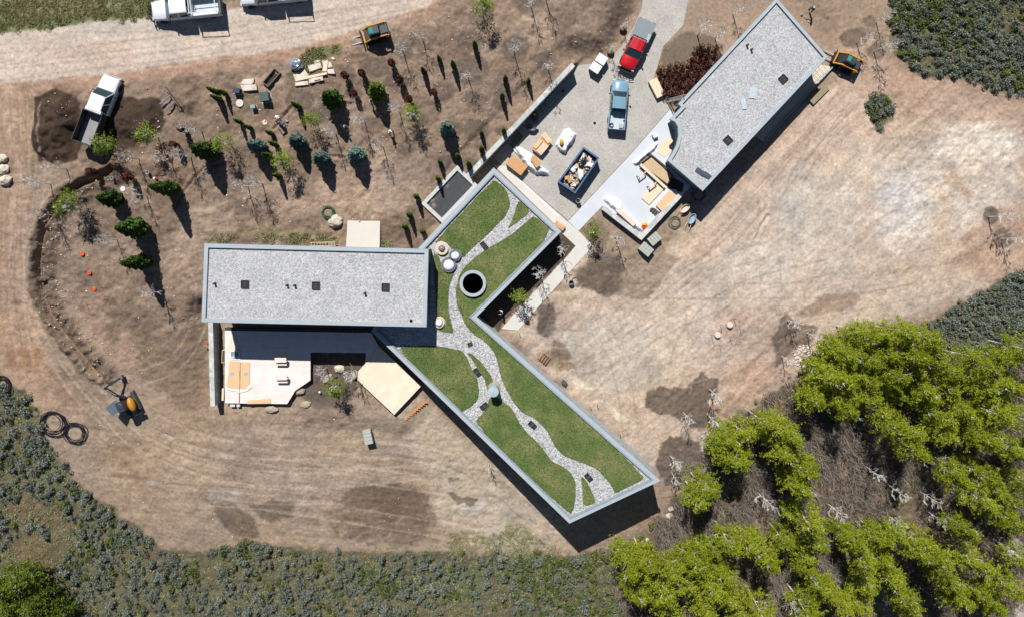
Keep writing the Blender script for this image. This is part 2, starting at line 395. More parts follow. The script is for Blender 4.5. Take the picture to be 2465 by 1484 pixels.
paint([(2010, 60), (2090, 90), (2160, 170), (2300, 210), (2480, 250), (2480, 330), (2250, 290), (2080, 250), (2020, 190)], (190, 160, 136), 0.8, 26, 16, 0.5)
paint([(2120, 270), (2200, 250), (2260, 320), (2180, 400), (2110, 350)], (182, 158, 136), 0.5, 30, 16, 0.9, tex=.4)
ell(2290, 450, 150, 110, (212, 198, 181), 0.7, 60, 30, 0.8, tex=.3); ell(2350, 350, 110, 50, (222, 208, 188), 0.9, 50, 24, 0.7)
ell(2170, 500, 70, 110, (212, 203, 194), 0.7, 50, 24, 0.8, tex=.3); ell(2130, 400, 110, 50, (206, 192, 172), 0.5, 50, 20)
ell(1970, 500, 120, 90, (200, 190, 174), 0.7, 60, 30, 0.3); ell(1870, 640, 160, 60, (208, 192, 172), 0.8, 50, 24, 0.25)
paint([(2265, 418), (2300, 420), (2340, 465), (2330, 480), (2290, 455)], (192, 166, 138), 0.8, 10, 8)
paint([(2460, 480), (2480, 640), (2380, 680), (2290, 640), (2330, 560), (2400, 500)], (186, 152, 126), 0.75, 30, 16, 0.4)
paint([(1972, 712), (2060, 706), (2080, 722), (2020, 745), (1950, 765), (1900, 760)], (168, 140, 116), 0.85, 10, 8)
ell(1790, 800, 90, 60, (200, 172, 150), 0.8, 30, 20, 0.5); ell(1770, 770, 60, 30, (184, 152, 128), 0.6, 20, 16, tex=.5)
ell(1500, 850, 160, 90, (206, 192, 172), 0.8, 60, 30, 0.2); ell(1640, 720, 90, 120, (206, 190, 172), 0.7, 50, 30, 0.2)
ell(1330, 860, 40, 20, (140, 115, 88), 0.8, 12, 10, 0.5, tex=.4); ell(1360, 880, 25, 12, (150, 122, 92), 0.7, 8, 8)
paint([(1330, 815), (1352, 822), (1380, 860), (1360, 870), (1320, 850)], (128, 108, 82), 0.7, 8, 6)
paint([(1362, 895), (1420, 925), (1427, 937), (1390, 935)], (228, 212, 190), 0.9, 5, 2, 0.2, 1); paint([(1440, 960), (1460, 965), (1514, 1012), (1490, 1013)], (228, 212, 190), 0.9, 5, 2, 0.2, 1)
paint([(1690, 930), (1800, 850), (1900, 800), (1900, 900), (1800, 980), (1710, 1060)], (196, 160, 134), 0.8, 30, 16, 0.7, tex=.3)
# bottom left field
paint([(120, 1020), (330, 960), (505, 985), (760, 1000), (950, 990), (1140, 1080), (1330, 1240), (1380, 1330), (1100, 1340), (560, 1320), (370, 1270), (200, 1150)], (172, 150, 126), 0.9, 40, 24, 0.4)
paint([(950, 1000), (1020, 960), (1200, 1120), (1330, 1250), (1385, 1325), (1180, 1330), (1060, 1260), (1040, 1180)], (196, 178, 152), 0.9, 30, 16, 0.5)
ell(800, 1130, 170, 45, (180, 160, 138), 0.7, 40, 20, 0.2); ell(600, 1090, 150, 50, (166, 144, 124), 0.7, 40, 20, 0.3); ell(660, 1030, 60, 16, (196, 170, 148), 0.6, 20, 14)
ell(1130, 1220, 40, 20, (202, 192, 174), 0.8, 20, 10); ell(540, 1190, 40, 16, (190, 180, 168), 0.6, 16, 12); ell(365, 1155, 14, 10, (170, 172, 170), 0.8, 8, 6)
ell(900, 1040, 100, 40, (176, 154, 130), 0.6, 30, 16, .6); ell(760, 1010, 90, 18, (182, 150, 128), 0.6, 20, 12, 0.9)
WET = [(828, 1180), (880, 1160), (950, 1162), (1031, 1195), (1041, 1253), (1006, 1313), (898, 1312), (811, 1288), (780, 1230)]
paint(WET, (128, 108, 88), 0.85, 14, 16, 0.7, 8, tex=.35); paint([(840, 1175), (960, 1160), (1028, 1196), (1020, 1240), (920, 1240), (860, 1225)], (120, 102, 84), 0.8, 10, 10, .4, 6)
paint([(508, 1210), (560, 1208), (610, 1240), (625, 1295), (560, 1290), (530, 1250)], (116, 100, 82), 0.85, 10, 8, .3, 4); paint([(590, 1215), (640, 1202), (715, 1205), (700, 1240), (640, 1255)], (122, 104, 84), 0.8, 10, 10, .5, 6)
paint([(1076, 1186), (1092, 1183), (1110, 1195), (1130, 1190), (1150, 1200), (1142, 1214), (1130, 1222), (1118, 1210), (1100, 1214)], (126, 110, 92), 0.9, 3, 4, .2, 3)
paint([(1072, 1146), (1090, 1152), (1104, 1150), (1100, 1156), (1082, 1158)], (132, 115, 95), 0.8, 3, 3)
paint([(332, 815), (500, 780), (505, 965), (430, 985), (355, 900)], (138, 116, 94), 0.85, 26, 16, 0.7, 8, tex=.25)
ell(440, 740, 50, 30, (146, 120, 98), 0.6, 20, 14); ell(230, 780, 26, 70, (178, 148, 126), 0.6, 20, 10); ell(300, 850, 26, 60, (182, 152, 130), 0.6, 20, 10)
for a in range(5): ell(150+a*45, 880+a*62+20, 46, 16, (140, 116, 92), 0.5, 16, 14, tex=.3)
ell(60, 770, 60, 40, (182, 150, 120), 0.6, 30, 20); ell(250, 1100, 60, 24, (150, 126, 100), 0.5, 20, 14); ell(60, 860, 50, 26, (160, 122, 90), 0.7, 20, 16)
# plaza surroundings
paint([(1449, 500), (1540, 590), (1640, 620), (1560, 720), (1440, 705), (1385, 690), (1425, 600), (1392, 556)], (158, 138, 116), 0.9, 10, 6, 0.6)
paint([(1400, 640), (1470, 600), (1500, 640), (1495, 690), (1450, 710), (1400, 690), (1375, 650)], (112, 98, 86), 0.9, 14, 10, 0.6)
paint([(1395, 556), (1440, 520), (1470, 560), (1460, 600), (1425, 590)], (128, 112, 96), 0.8, 10, 6)
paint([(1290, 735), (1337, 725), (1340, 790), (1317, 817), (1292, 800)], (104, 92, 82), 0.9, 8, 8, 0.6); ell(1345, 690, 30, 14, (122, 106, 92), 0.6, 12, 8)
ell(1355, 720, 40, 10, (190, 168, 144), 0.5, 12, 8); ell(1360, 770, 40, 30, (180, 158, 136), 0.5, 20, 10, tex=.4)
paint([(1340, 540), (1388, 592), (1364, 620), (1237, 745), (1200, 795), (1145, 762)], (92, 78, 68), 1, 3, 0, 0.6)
MU = (112, 98, 86)
paint([(1554, 942), (1582, 929), (1652, 932), (1667, 917), (1689, 897), (1732, 912), (1729, 942), (1707, 967), (1722, 1004), (1694, 1032), (1662, 1027), (1622, 1002), (1552, 982)], MU, 0.92, 6, 7, 0.6)
paint([(1612, 1047), (1682, 1062), (1695, 1100), (1655, 1165), (1600, 1170), (1580, 1120), (1590, 1075)], MU, 0.92, 6, 6, 0.6)
paint([(1895, 752), (1915, 772), (1978, 787), (1953, 817), (1908, 840), (1868, 882), (1860, 797), (1875, 767)], (118, 102, 88), 0.9, 8, 8, 0.6)
for cx, cy, rx, ry in ((1158, 37, 29, 30), (1102, 32, 7, 9), (1016, 92, 32, 30), (973, 125, 20, 20), (1133, 100, 33, 27), (1138, 170, 40, 38), (898, 162, 38, 26), (836, 180, 22, 22), (723, 242, 36, 26), (853, 225, 20, 18), (1066, 220, 28, 24),
    (895, 300, 30, 22), (1148, 312, 34, 28), (1006, 290, 24, 20), (1205, 240, 20, 28), (766, 282, 32, 22), (1274, 12, 35, 28), (1316, 155, 27, 32), (1240, 120, 35, 35), (1066, 391, 20, 18), (1133, 394, 18, 14), (973, 543, 17, 17), (988, 511, 14, 14), (1015, 555, 13, 12),
    (2093, 52, 18, 15), (2055, 92, 33, 24), (2110, 125, 22, 18), (2384, 518, 22, 23), (2413, 573, 22, 23), (1090, 312, 26, 20), (955, 200, 30, 24), (1208, 315, 16, 14), (1160, 352, 18, 12), (1140, 240, 30, 20), (980, 355, 26, 22)):
    ell(cx, cy, rx, ry, MU, 0.85, 6, 5, 0.7, 4, tex=.15)
paint([(1600, 110), (1650, 70), (1715, 85), (1740, 110), (1690, 230), (1640, 260), (1590, 250), (1580, 170)], (116, 103, 86), 0.85, 10, 8, 0.7)
paint([(1900, 10), (2000, -20), (2020, 40), (1980, 60), (1930, 50)], (160, 138, 112), 0.7, 16, 10, .8, tex=.4)
# soil heap by the dump truck
paint([(85, 235), (130, 215), (190, 235), (215, 330), (180, 390), (95, 392), (76, 330)], (80, 62, 50), 1, 8, 8, 0.8)
paint([(265, 225), (300, 232), (385, 240), (405, 295), (335, 360), (250, 380), (255, 300)], (76, 61, 50), 1, 8, 8, 0.8)
paint([(410, 200), (460, 195), (490, 235), (480, 275), (420, 285), (400, 250)], (124, 104, 86), 0.7, 12, 10, 1.0, tex=.3)
paint([(230, 380), (330, 350), (460, 330), (480, 420), (380, 440), (260, 430)], (128, 106, 88), 0.7, 16, 12, 1.0, tex=.3)
for cx, cy, rx, ry in ((520, 300, 60, 40), (600, 380, 50, 30), (700, 400, 60, 30), (560, 250, 30, 20), (800, 340, 40, 30), (940, 330, 40, 30), (450, 480, 40, 30), (330, 520, 40, 40), (240, 560, 40, 30)):
    ell(cx, cy, rx, ry, (132, 112, 94), 0.6, 20, 14, 0.9, 8, tex=.5)
for cx, cy, rx, ry in ((700, 470, 120, 40), (500, 520, 60, 40), (900, 400, 50, 30), (860, 480, 90, 50), (620, 200, 60, 20), (1180, 120, 30, 14), (1290, 60, 50, 40), (930, 470, 70, 60), (440, 600, 40, 50), (980, 60, 60, 24)):
    ell(cx, cy, rx, ry, (192, 166, 142), 0.5, 30, 20, 0.9, 10, tex=.35)
ell(640, 560, 120, 12, (150, 140, 92), 0.5, 10, 8, tex=.5); ell(925, 585, 14, 12, (104, 122, 70), 0.7, 8, 6, tex=.4); ell(890, 510, 10, 8, (120, 130, 90), 0.5, 6, 5); ell(800, 575, 60, 8, (180, 160, 115), 0.6, 8, 6)
paint([(715, 150), (770, 114), (820, 106), (822, 130), (762, 150), (700, 198), (690, 180)], (104, 118, 76), 0.8, 6, 5, 0.8, 4, tex=.3)
ell(577, 240, 14, 20, (118, 124, 84), 0.6, 8, 6, tex=.4)
# green areas
VERGE = [(-60, -60), (372, -60), (366, 38), (280, 48), (180, 56), (100, 70), (-60, 80)]
paint(VERGE, (150, 146, 108), 1, 8, 8, 0.8, 6); ell(100, 20, 160, 20, (158, 146, 112), 0.6, 20, 16, tex=.5)
paint([(-60, 60), (100, 50), (200, 38), (366, 20), (366, 38), (280, 48), (180, 56), (100, 70), (-60, 80)], (112, 128, 78), 0.8, 8, 6, .8)
ell(560, -8, 30, 12, (120, 124, 80), 0.8, 8, 6)
SCRUB_L = [(-60, 915), (25, 927), (62, 940), (75, 970), (95, 1000), (110, 1045), (130, 1085), (150, 1113), (182, 1153), (235, 1205), (277, 1215), (287, 1245), (342, 1273), (377, 1313), (475, 1330), (570, 1313), (616, 1303), (678, 1313), (766, 1322), (866, 1327), (966, 1327), (1091, 1327), (1232, 1333), (1310, 1325), (1394, 1337), (1450, 1318), (1490, 1340), (1480, 1400), (1500, 1560), (-60, 1560)]
SCRUB_TR = [(2140, -60), (2145, 30), (2152, 62), (2145, 82), (2153, 130), (2185, 160), (2215, 182), (2285, 187), (2348, 200), (2393, 220), (2530, 235), (2530, -60)]
SCRUB_P = [(2085, 250), (2105, 230), (2130, 235), (2155, 270), (2140, 290), (2125, 325), (2105, 320), (2095, 285)]
SCRUB_R = [(2530, 645), (2423, 663), (2373, 695), (2323, 723), (2283, 742), (2278, 752), (2248, 769), (2200, 785), (2230, 850), (2330, 880), (2530, 880)]
for q in (SCRUB_L, SCRUB_TR, SCRUB_P, SCRUB_R): paint(q, (108, 104, 78), 0.95, 12, 8, 0.9, 6)
for cx, cy, rx, ry in ((90, 1340, 60, 50), (60, 1220, 50, 30), (330, 1330, 60, 12), (150, 1250, 50, 24), (1200, 1345, 80, 18), (860, 1335, 60, 10), (2300, 760, 50, 20)):
    ell(cx, cy, rx, ry, (132, 108, 82), 0.7, 20, 16, .6, 8, tex=.4)
for cx, cy, rx, ry in ((1250, 1360, 110, 24), (1080, 1400, 90, 40), (2210, 60, 40, 50), (240, 1250, 40, 26), (130, 1150, 30, 30), (900, 1390, 60, 30)):
    ell(cx, cy, rx, ry, (104, 122, 68), 0.6, 20, 14, .8, 8, tex=.5)
ell(1180, 1290, 60, 26, (196, 180, 156), 0.5, 20, 14, 0.8, 8, tex=.4)
FOREST = [(1470, 1320), (1560, 1270), (1620, 1200), (1660, 1180), (1690, 1100), (1740, 1020), (1860, 940), (1960, 880), (2020, 800), (2200, 770), (2240, 850), (2530, 850), (2530, 1560), (1480, 1560)]
paint(FOREST, (128, 110, 90), 0.95, 30, 16, 1.0, 8)
for cx, cy, rx, ry in ((2010, 1150, 40, 40), (1600, 1250, 90, 20), (1680, 1240, 50, 40), (1900, 1460, 20, 30), (1840, 1230, 30, 60), (2290, 1330, 40, 20)):
    ell(cx, cy, rx, ry, (178, 146, 118), 0.7, 20, 14, .8, 8, tex=.4)
ell(1705, 1085, 18, 50, (196, 180, 164), 0.8, 10, 8, 1)
paint([(2420, 1475), (2440, 1450), (2530, 1440), (2530, 1560), (2400, 1560)], (202, 190, 176), 1, 6, 4, 0.1)
paint([(740, 846), (885, 846), (868, 890), (866, 916), (850, 950), (820, 982), (760, 984), (722, 955), (745, 914)], (98, 86, 76), 0.92, 8, 6, 0.5)
paint([(700, 970), (860, 960), (850, 1010), (740, 1020)], (134, 116, 100), 0.5, 24, 14, .6)
# paved court soil stains (orange marking paint)
for a, b in (((1548, 15), (1530, 55)), ((1530, 55), (1500, 105)), ((1590, 150), (1574, 195)), ((1490, 120), (1468, 135))):
    paint([a, (a[0]+5, a[1]), (b[0]+5, b[1]), b], (214, 140, 96), 0.7, 3, 3, None, 2)
# grading streaks left by blades and tracks, and drifts of differently coloured soil
def streak(ang, la, lb, seed, o=4):
    ca_, sa_ = math.cos(ang), math.sin(ang); return fbm(GX*ca_+GY*sa_, (-GX*sa_+GY*ca_)*la/lb, la, o, seed, .6)
def region(poly, soft=60): return sstep(soft, -soft, psd(PU, PV, poly)+edge*30)
BOT = [(0, 230), (60, 230), (120, 800), (300, 1000), (520, 985), (960, 1000), (1150, 1090), (1400, 1330), (560, 1320), (330, 1270), (60, 930), (0, 900)]
wp_ = region(PLAT); wb_ = region(BOT, 40); wr_ = region(ROAD, 10)
sA = streak(R(42), 7, .5, 101); sB = streak(R(-8)+0*GX.mean(), 8, .55, 103); sC = streak(R(8), 9, .5, 105); sD = streak(R(75), 6, .6, 107)
wl_ = region([(0, 230), (70, 230), (70, 560), (120, 800), (40, 900), (0, 880)], 30)
mlt = 1+wp_*(sA-.5)*.38+wb_*(1-wl_)*(sB-.5)*.26+wr_*(sC-.5)*.28+wl_*(sD-.5)*.5
big_ = fbm(GX, GY, 6.5, 5, 120, .55); tint = np.clip((big_-.5)*3.2, -1, 1)[..., None]*(wp_+wb_*.9+.5*(1-wp_)*(1-wb_))[..., None]
col *= mlt[..., None]*(1+tint*np.array([.07, .015, -.06])); fine = fbm(GX, GY, 1.1, 5, 130, .6); col *= (1+(sstep(.4, .6, fine)-.5)*.16*(wp_+wb_))[..., None]
DRK = sstep(.57, .66, fbm(GX, GY, 4.0, 5, 140, .62))*(wp_*.5+wb_*.7)*.22; col *= (1-DRK)[..., None]
# vehicle tracks
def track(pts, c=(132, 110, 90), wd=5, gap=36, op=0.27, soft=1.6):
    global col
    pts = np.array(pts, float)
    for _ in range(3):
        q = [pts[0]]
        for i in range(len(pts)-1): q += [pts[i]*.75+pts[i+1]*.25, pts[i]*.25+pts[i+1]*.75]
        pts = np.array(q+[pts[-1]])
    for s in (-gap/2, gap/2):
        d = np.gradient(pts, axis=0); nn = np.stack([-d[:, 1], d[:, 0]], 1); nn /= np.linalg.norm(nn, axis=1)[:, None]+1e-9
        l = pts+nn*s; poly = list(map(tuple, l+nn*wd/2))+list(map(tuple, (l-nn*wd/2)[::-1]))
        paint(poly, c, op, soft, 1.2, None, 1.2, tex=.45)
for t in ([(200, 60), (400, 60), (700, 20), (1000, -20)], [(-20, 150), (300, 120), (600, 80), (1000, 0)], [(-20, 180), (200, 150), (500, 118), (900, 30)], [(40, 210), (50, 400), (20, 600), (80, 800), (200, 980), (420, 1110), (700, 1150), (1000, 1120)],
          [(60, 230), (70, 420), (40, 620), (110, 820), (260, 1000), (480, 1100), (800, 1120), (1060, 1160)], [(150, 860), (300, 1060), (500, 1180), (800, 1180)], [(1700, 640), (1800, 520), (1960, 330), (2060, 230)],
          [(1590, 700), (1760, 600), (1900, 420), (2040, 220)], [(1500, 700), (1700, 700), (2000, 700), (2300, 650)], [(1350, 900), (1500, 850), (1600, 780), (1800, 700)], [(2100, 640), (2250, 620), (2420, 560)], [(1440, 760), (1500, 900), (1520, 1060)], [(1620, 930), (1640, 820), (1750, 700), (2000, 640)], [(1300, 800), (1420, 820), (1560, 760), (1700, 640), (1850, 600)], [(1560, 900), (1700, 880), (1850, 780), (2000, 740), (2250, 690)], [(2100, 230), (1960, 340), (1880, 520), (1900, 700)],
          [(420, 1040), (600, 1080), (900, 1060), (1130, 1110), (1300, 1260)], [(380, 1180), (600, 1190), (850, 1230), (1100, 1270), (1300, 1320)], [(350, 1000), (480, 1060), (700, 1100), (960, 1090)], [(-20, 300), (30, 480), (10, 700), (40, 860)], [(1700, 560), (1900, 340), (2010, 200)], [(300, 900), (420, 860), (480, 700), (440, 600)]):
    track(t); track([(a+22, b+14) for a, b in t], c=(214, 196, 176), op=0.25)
# trench and spoil
TR_ = [(268, 408), (240, 425), (200, 440), (170, 458), (135, 492), (108, 530), (96, 580), (90, 640), (95, 700), (118, 755), (148, 800), (188, 850), (222, 892), (240, 905)]
def pline(px, py, pts):
    d = np.full(px.shape, 1e9); sd_ = np.zeros(px.shape)
    for i in range(len(pts)-1):
        (ax, ay), (bx, by) = pts[i], pts[i+1]; ex, ey = bx-ax, by-ay
        t = np.clip(((px-ax)*ex+(py-ay)*ey)/(ex*ex+ey*ey), 0, 1); qx = px-ax-ex*t; qy = py-ay-ey*t; dd = np.hypot(qx, qy)
        s_ = np.sign(ex*qy-ey*qx); m = dd < d; d = np.where(m, dd, d); sd_ = np.where(m, s_, sd_)
    return d, sd_
sel = (PU > 40) & (PU < 330) & (PV > 360) & (PV < 960)
dT, sT = pline(PU[sel], PV[sel], TR_)
lump = fbm(GX[sel], GY[sel], 0.55, 3, 21); lump2 = fbm(GX[sel], GY[sel], 1.5, 3, 25)
dz = -0.85*sstep(8, 4, dT+edge2[sel]*2)
bankw = np.where(sT < 0, 1.0, 0.62)   # spoil on both sides
sp = sstep(6, 12, dT)*sstep(52*bankw, 22*bankw, dT+edge[sel]*10)
dz = dz+sp*(0.22+1.0*(lump-0.4)*(0.5+lump2)); 
cs = col[sel]; a = (sp*0.85)[:, None]; cs = cs*(1-a)+lin((104, 88, 72))*(0.7+0.6*lump[:, None])*a
a = sstep(6, 4, dT)[:, None]*0.9; cs = cs*(1-a)+lin((150, 120, 92))*a; col[sel] = cs
DZ = np.zeros(GX.shape); DZ[sel] = dz
for pts, dp in (([(423, 500), (430, 480), (450, 450), (490, 405), (540, 392)], .16), ([(660, 310), (690, 272), (705, 255)], .16), ([(790, 376), (850, 382), (880, 378)], .14), ([(828, 250), (870, 247)], .14), ([(830, 255), (868, 252)], .1), ([(1848, 520), (1832, 545), (1820, 575)], .12)):
    ms = (PU > min(p[0] for p in pts)-20) & (PU < max(p[0] for p in pts)+20) & (PV > min(p[1] for p in pts)-20) & (PV < max(p[1] for p in pts)+20)
    d_, _ = pline(PU[ms], PV[ms], pts); DZ[ms] += -dp*sstep(3.5, 1.0, d_)+0.10*sstep(3, 6, d_)*sstep(13, 7, d_)*(0.3+fbm(GX[ms], GY[ms], .5, 2, 5))
def mound(cx, cy, rx, ry, h, seed):
    d = ((PU-cx)/rx)**2+((PV-cy)/ry)**2+edge*0.5
    m = sstep(1.1, 0.0, d); globals()['DZ'] = DZ+m*h*(0.6+0.8*fbm(GX, GY, 1.3, 4, seed))
mound(132, 310, 60, 85, 1.1, 31); mound(325, 290, 62, 60, 0.8, 32); mound(445, 240, 40, 36, 0.45, 33); mound(360, 400, 90, 26, 0.3, 34)
rough_n = fbm(GX, GY, 0.75, 5, 40, 0.6)-0.5; rough_b = fbm(GX, GY, 5, 3, 44)-0.5
dP = psd(GX, GY, offset(FLAT, 0.6))
ok = sstep(-0.3, 1.2, dP)
DZ = DZ+ok*0.10*((sA-.5)*wp_+(sB-.5)*wb_*1.2)+ok*ROUGH*(0.52*rough_n)+ok*0.10*rough_b
DZ = np.where(inner, DZ, 0)
GZ2 = GZ+DZ-0.03
# pavement beds stay below the slabs
col *= (0.93+0.14*fbm(GX, GY, .3, 2, 50))[..., None]
ny, nx = GX.shape
idx = np.arange(ny*nx).reshape(ny, nx)
quads = np.stack([idx[:-1, :-1], idx[:-1, 1:], idx[1:, 1:], idx[1:, :-1]], -1).reshape(-1, 4)
gm = bpy.data.materials.new('earth'); gm.use_nodes = True; t = gm.node_tree; b = t.nodes['Principled BSDF']
b.inputs['Roughness'].default_value = 0.95; b.inputs['Specular IOR Level'].default_value = 0.1
at = t.nodes.new('ShaderNodeAttribute'); at.attribute_name = 'Col'
tc = t.nodes.new('ShaderNodeTexCoord')
na = t.nodes.new('ShaderNodeTexNoise'); na.inputs['Scale'].default_value = 2.6; na.inputs['Detail'].default_value = 9; na.inputs['Roughness'].default_value = 0.72; na.inputs['Distortion'].default_value = 0.4
nb = t.nodes.new('ShaderNodeTexNoise'); nb.inputs['Scale'].default_value = 0.35; nb.inputs['Detail'].default_value = 6; nb.inputs['Roughness'].default_value = 0.6
t.links.new(tc.outputs['Object'], na.inputs[0]); t.links.new(tc.outputs['Object'], nb.inputs[0])
m1 = t.nodes.new('ShaderNodeMixRGB'); m1.blend_type = 'MULTIPLY'; m1.inputs[0].default_value = 1
t.links.new(at.outputs['Color'], m1.inputs[1]); t.links.new(ramp(t, na.outputs[0], [(0.30, (0.62, 0.61, 0.60)), (0.5, (0.98, 0.98, 0.98)), (0.68, (1.26, 1.26, 1.26))]), m1.inputs[2])
m2 = t.nodes.new('ShaderNodeMixRGB'); m2.blend_type = 'MULTIPLY'; m2.inputs[0].default_value = 1
t.links.new(m1.outputs[0], m2.inputs[1]); t.links.new(ramp(t, nb.outputs[0], [(0.35, (0.9, 0.89, 0.9)), (0.65, (1.08, 1.06, 1.03))]), m2.inputs[2])
t.links.new(m2.outputs[0], b.inputs['Base Color'])
bp = t.nodes.new('ShaderNodeBump'); bp.inputs['Strength'].default_value = 0.5; bp.inputs['Distance'].default_value = 0.08
t.links.new(na.outputs[0], bp.inputs['Height']); t.links.new(bp.outputs[0], b.inputs['Normal'])
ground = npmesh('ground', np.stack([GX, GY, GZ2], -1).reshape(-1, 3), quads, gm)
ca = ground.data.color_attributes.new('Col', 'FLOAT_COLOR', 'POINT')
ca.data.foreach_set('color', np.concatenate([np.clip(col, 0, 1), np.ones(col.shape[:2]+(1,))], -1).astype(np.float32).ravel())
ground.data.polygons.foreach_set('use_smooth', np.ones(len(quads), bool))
tag(ground, 'bare sandy brown building site earth with dark mulch, tracks and a trench', kind='structure')
GZF = GZ2
def gz(x, y):        # real surface height incl. lumps
    i = int(np.clip(np.searchsorted(AX, x)-1, 0, nx-2)); j = int(np.clip(np.searchsorted(AY, y)-1, 0, ny-2))
    fx = (x-AX[i])/(AX[i+1]-AX[i]); fy = (y-AY[j])/(AY[j+1]-AY[j])
    return float((GZF[j, i]*(1-fx)+GZF[j, i+1]*fx)*(1-fy)+(GZF[j+1, i]*(1-fx)+GZF[j+1, i+1]*fx)*fy)
def gzs(X, Y):
    i = np.clip(np.searchsorted(AX, X)-1, 0, nx-2); j = np.clip(np.searchsorted(AY, Y)-1, 0, ny-2); return GZF[j, i]
def at(px, py, h=0.0, sink=0.0):
    x, y, _ = G(px, py, h); return (x, y, gz(x, y)-sink)
# ------------------------------------------------------------------ paving
asph = gravel('court_paving', [(0, C(172, 167, 159)), (0.5, C(186, 181, 172)), (1, C(200, 195, 186))], 12, 0.12, 0.14, 0.01)
conc = mat('concrete', C(214, 210, 201), 0.85, var=0.06, scale=0.7); conc2 = mat('smooth_concrete', C(208, 212, 218), 0.6, var=0.05, scale=0.5)
capm = mat('grey_metal_cap', C(174, 183, 188), 0.55, 0.0, var=0.06, scale=0.8); dark = mat('dark_steel', C(52, 56, 62), 0.5, var=0.1)
wallm = stone('pale_stone', C(158, 166, 166), C(206, 214, 212), 2.2, 0.72); walld = mat('dark_cladding', C(74, 80, 88), 0.7, var=0.15, scale=1.5)
COURT = [(1552, -60), (1545, 20), (1528, 60), (1498, 108), (1465, 150), (1385, 158), (1260, 300), (1187, 378), (1200, 392), (1236, 418), (1367, 531), (1517, 371), (1612, 262), (1572, 190), (1582, 162), (1596, 112), (1644, 62), (1668, -60)]
s = MB().prism(Wp(COURT), -0.3, 0.0).build('driveway', asph); tag(s, 'grey gravel surfaced driveway court', kind='structure')
tag(MB().prism(Wp([(1188, 398), (1232, 400), (1240, 422), (1367, 535), (1392, 556), (1427, 592), (1292, 742), (1247, 794), (1207, 791), (1237, 755), (1364, 617), (1385, 592), (1354, 563), (1335, 540)]), -0.3, 0.02).build('walkway', conc), 'pale concrete walkway from the court along the planted well', kind='structure')
tag(MB().prism(Wp([(1367, 533), (1392, 556), (1449.5, 496), (1543, 577), (1644, 468), (1690, 420), (1660, 300), (1612, 264), (1517, 373)]), -0.3, 0.024).build('patio', conc2), 'smooth pale concrete patio slab', kind='structure')
tag(MB().prism(Wp([(1232, 418), (1234, 415), (1346, 521), (1343, 524)]), 0.0, 0.028).build('drain_line', mat('white_strip', C(235, 232, 226))), 'white strip drain line in the concrete', kind='structure')
x, y, z = G(875, 565); pad = Wp([(837, 531), (915.5, 532.5), (914, 600), (833, 600)], 2.05)
zz = max(gz(a, b) for a, b in pad[:2])
o = MB().prism(pad, 1.0, 2.2).build('concrete_pad', mat('pad_concrete', C(222, 214, 203), 0.85, var=0.04, scale=0.6), loc=(x, y, 1.0), bevel=0.02); tag(o, 'square pale concrete pad beside the long gravel roof', 'concrete pad')

# ------------------------------------------------------------------ buildings
ANG = math.atan2(1, 1)
roofg = gravel('roof_gravel', [(0, C(158, 158, 160)), (0.35, C(180, 180, 182)), (0.7, C(194, 194, 195)), (1, C(214, 212, 208))], 9.5, 0.3, 0.11, 0.03)
stoneg = gravel('white_cobbles', [(0, C(134, 134, 134)), (0.3, C(170, 170, 170)), (0.65, C(192, 192, 192)), (1, C(224, 222, 216))], 9.5, 0.7, 0.08, 0.02)
def roof_hatch(parent, px, py, zt, rot, wd=0.85, dp=0.85, name='roof_hatch'):
    x, y = P(px, py, zt); o = parent
    f = MB(); f.ring([(x+a*wd/2*math.cos(rot)-b*dp/2*math.sin(rot), y+a*wd/2*math.sin(rot)+b*dp/2*math.cos(rot)) for a, b in ((-1, -1), (1, -1), (1, 1), (-1, 1))],
                     [(x+a*(wd/2-.05)*math.cos(rot)-b*(dp/2-.05)*math.sin(rot), y+a*(wd/2-.05)*math.sin(rot)+b*(dp/2-.05)*math.cos(rot)) for a, b in ((-1, -1), (1, -1), (1, 1), (-1, 1))], zt-.02, zt+.14)
    h = f.build(name, dark, parent)
    m = MB(); m.box((x, y, zt+.03), (wd-.1, dp-.1, .04), rot); m.build('hatch_lid', mat('hatch_black', C(46, 46, 50), .6), h)
    m = MB()
    for k in (-.18, .16):
        MB().lathe([(.09, 0), (.09, .07), (.05, .07), (.05, .03)], (x-k*math.sin(rot)*dp, y+k*math.cos(rot)*dp, zt+.05), 12).build('drain_cap', mat('cap_grey', C(90, 90, 94)), h)
    return h
def roof_vent(parent, px, py, zt, hgt=0.35):
    x, y = P(px, py, zt); m = MB(); m.lathe([(.15, 0), (.15, .05), (.09, .06), (.09, hgt), (.13, hgt), (.13, hgt+.06), (.02, hgt+.09)], (x, y, zt), 12)
    return m.build('roof_vent', dark, parent)
def flat_roof(b, poly, zt, cap=.42, sink=.22, fascia=.45, capmat=None):
    inn = offset(poly, cap)
    MB().ring(poly, inn, zt-fascia, zt).build('parapet', capmat or capm, b)
    mid = offset(poly, -0.035); MB().ring(mid, offset(poly, .08), zt-.16, zt-.09).build('fascia_trim', mat('trim_grey', C(150, 160, 167), .5), b)
    return MB().prism(offset(poly, cap-.02), zt-fascia-.1, zt-sink).build('roof', roofg, b)
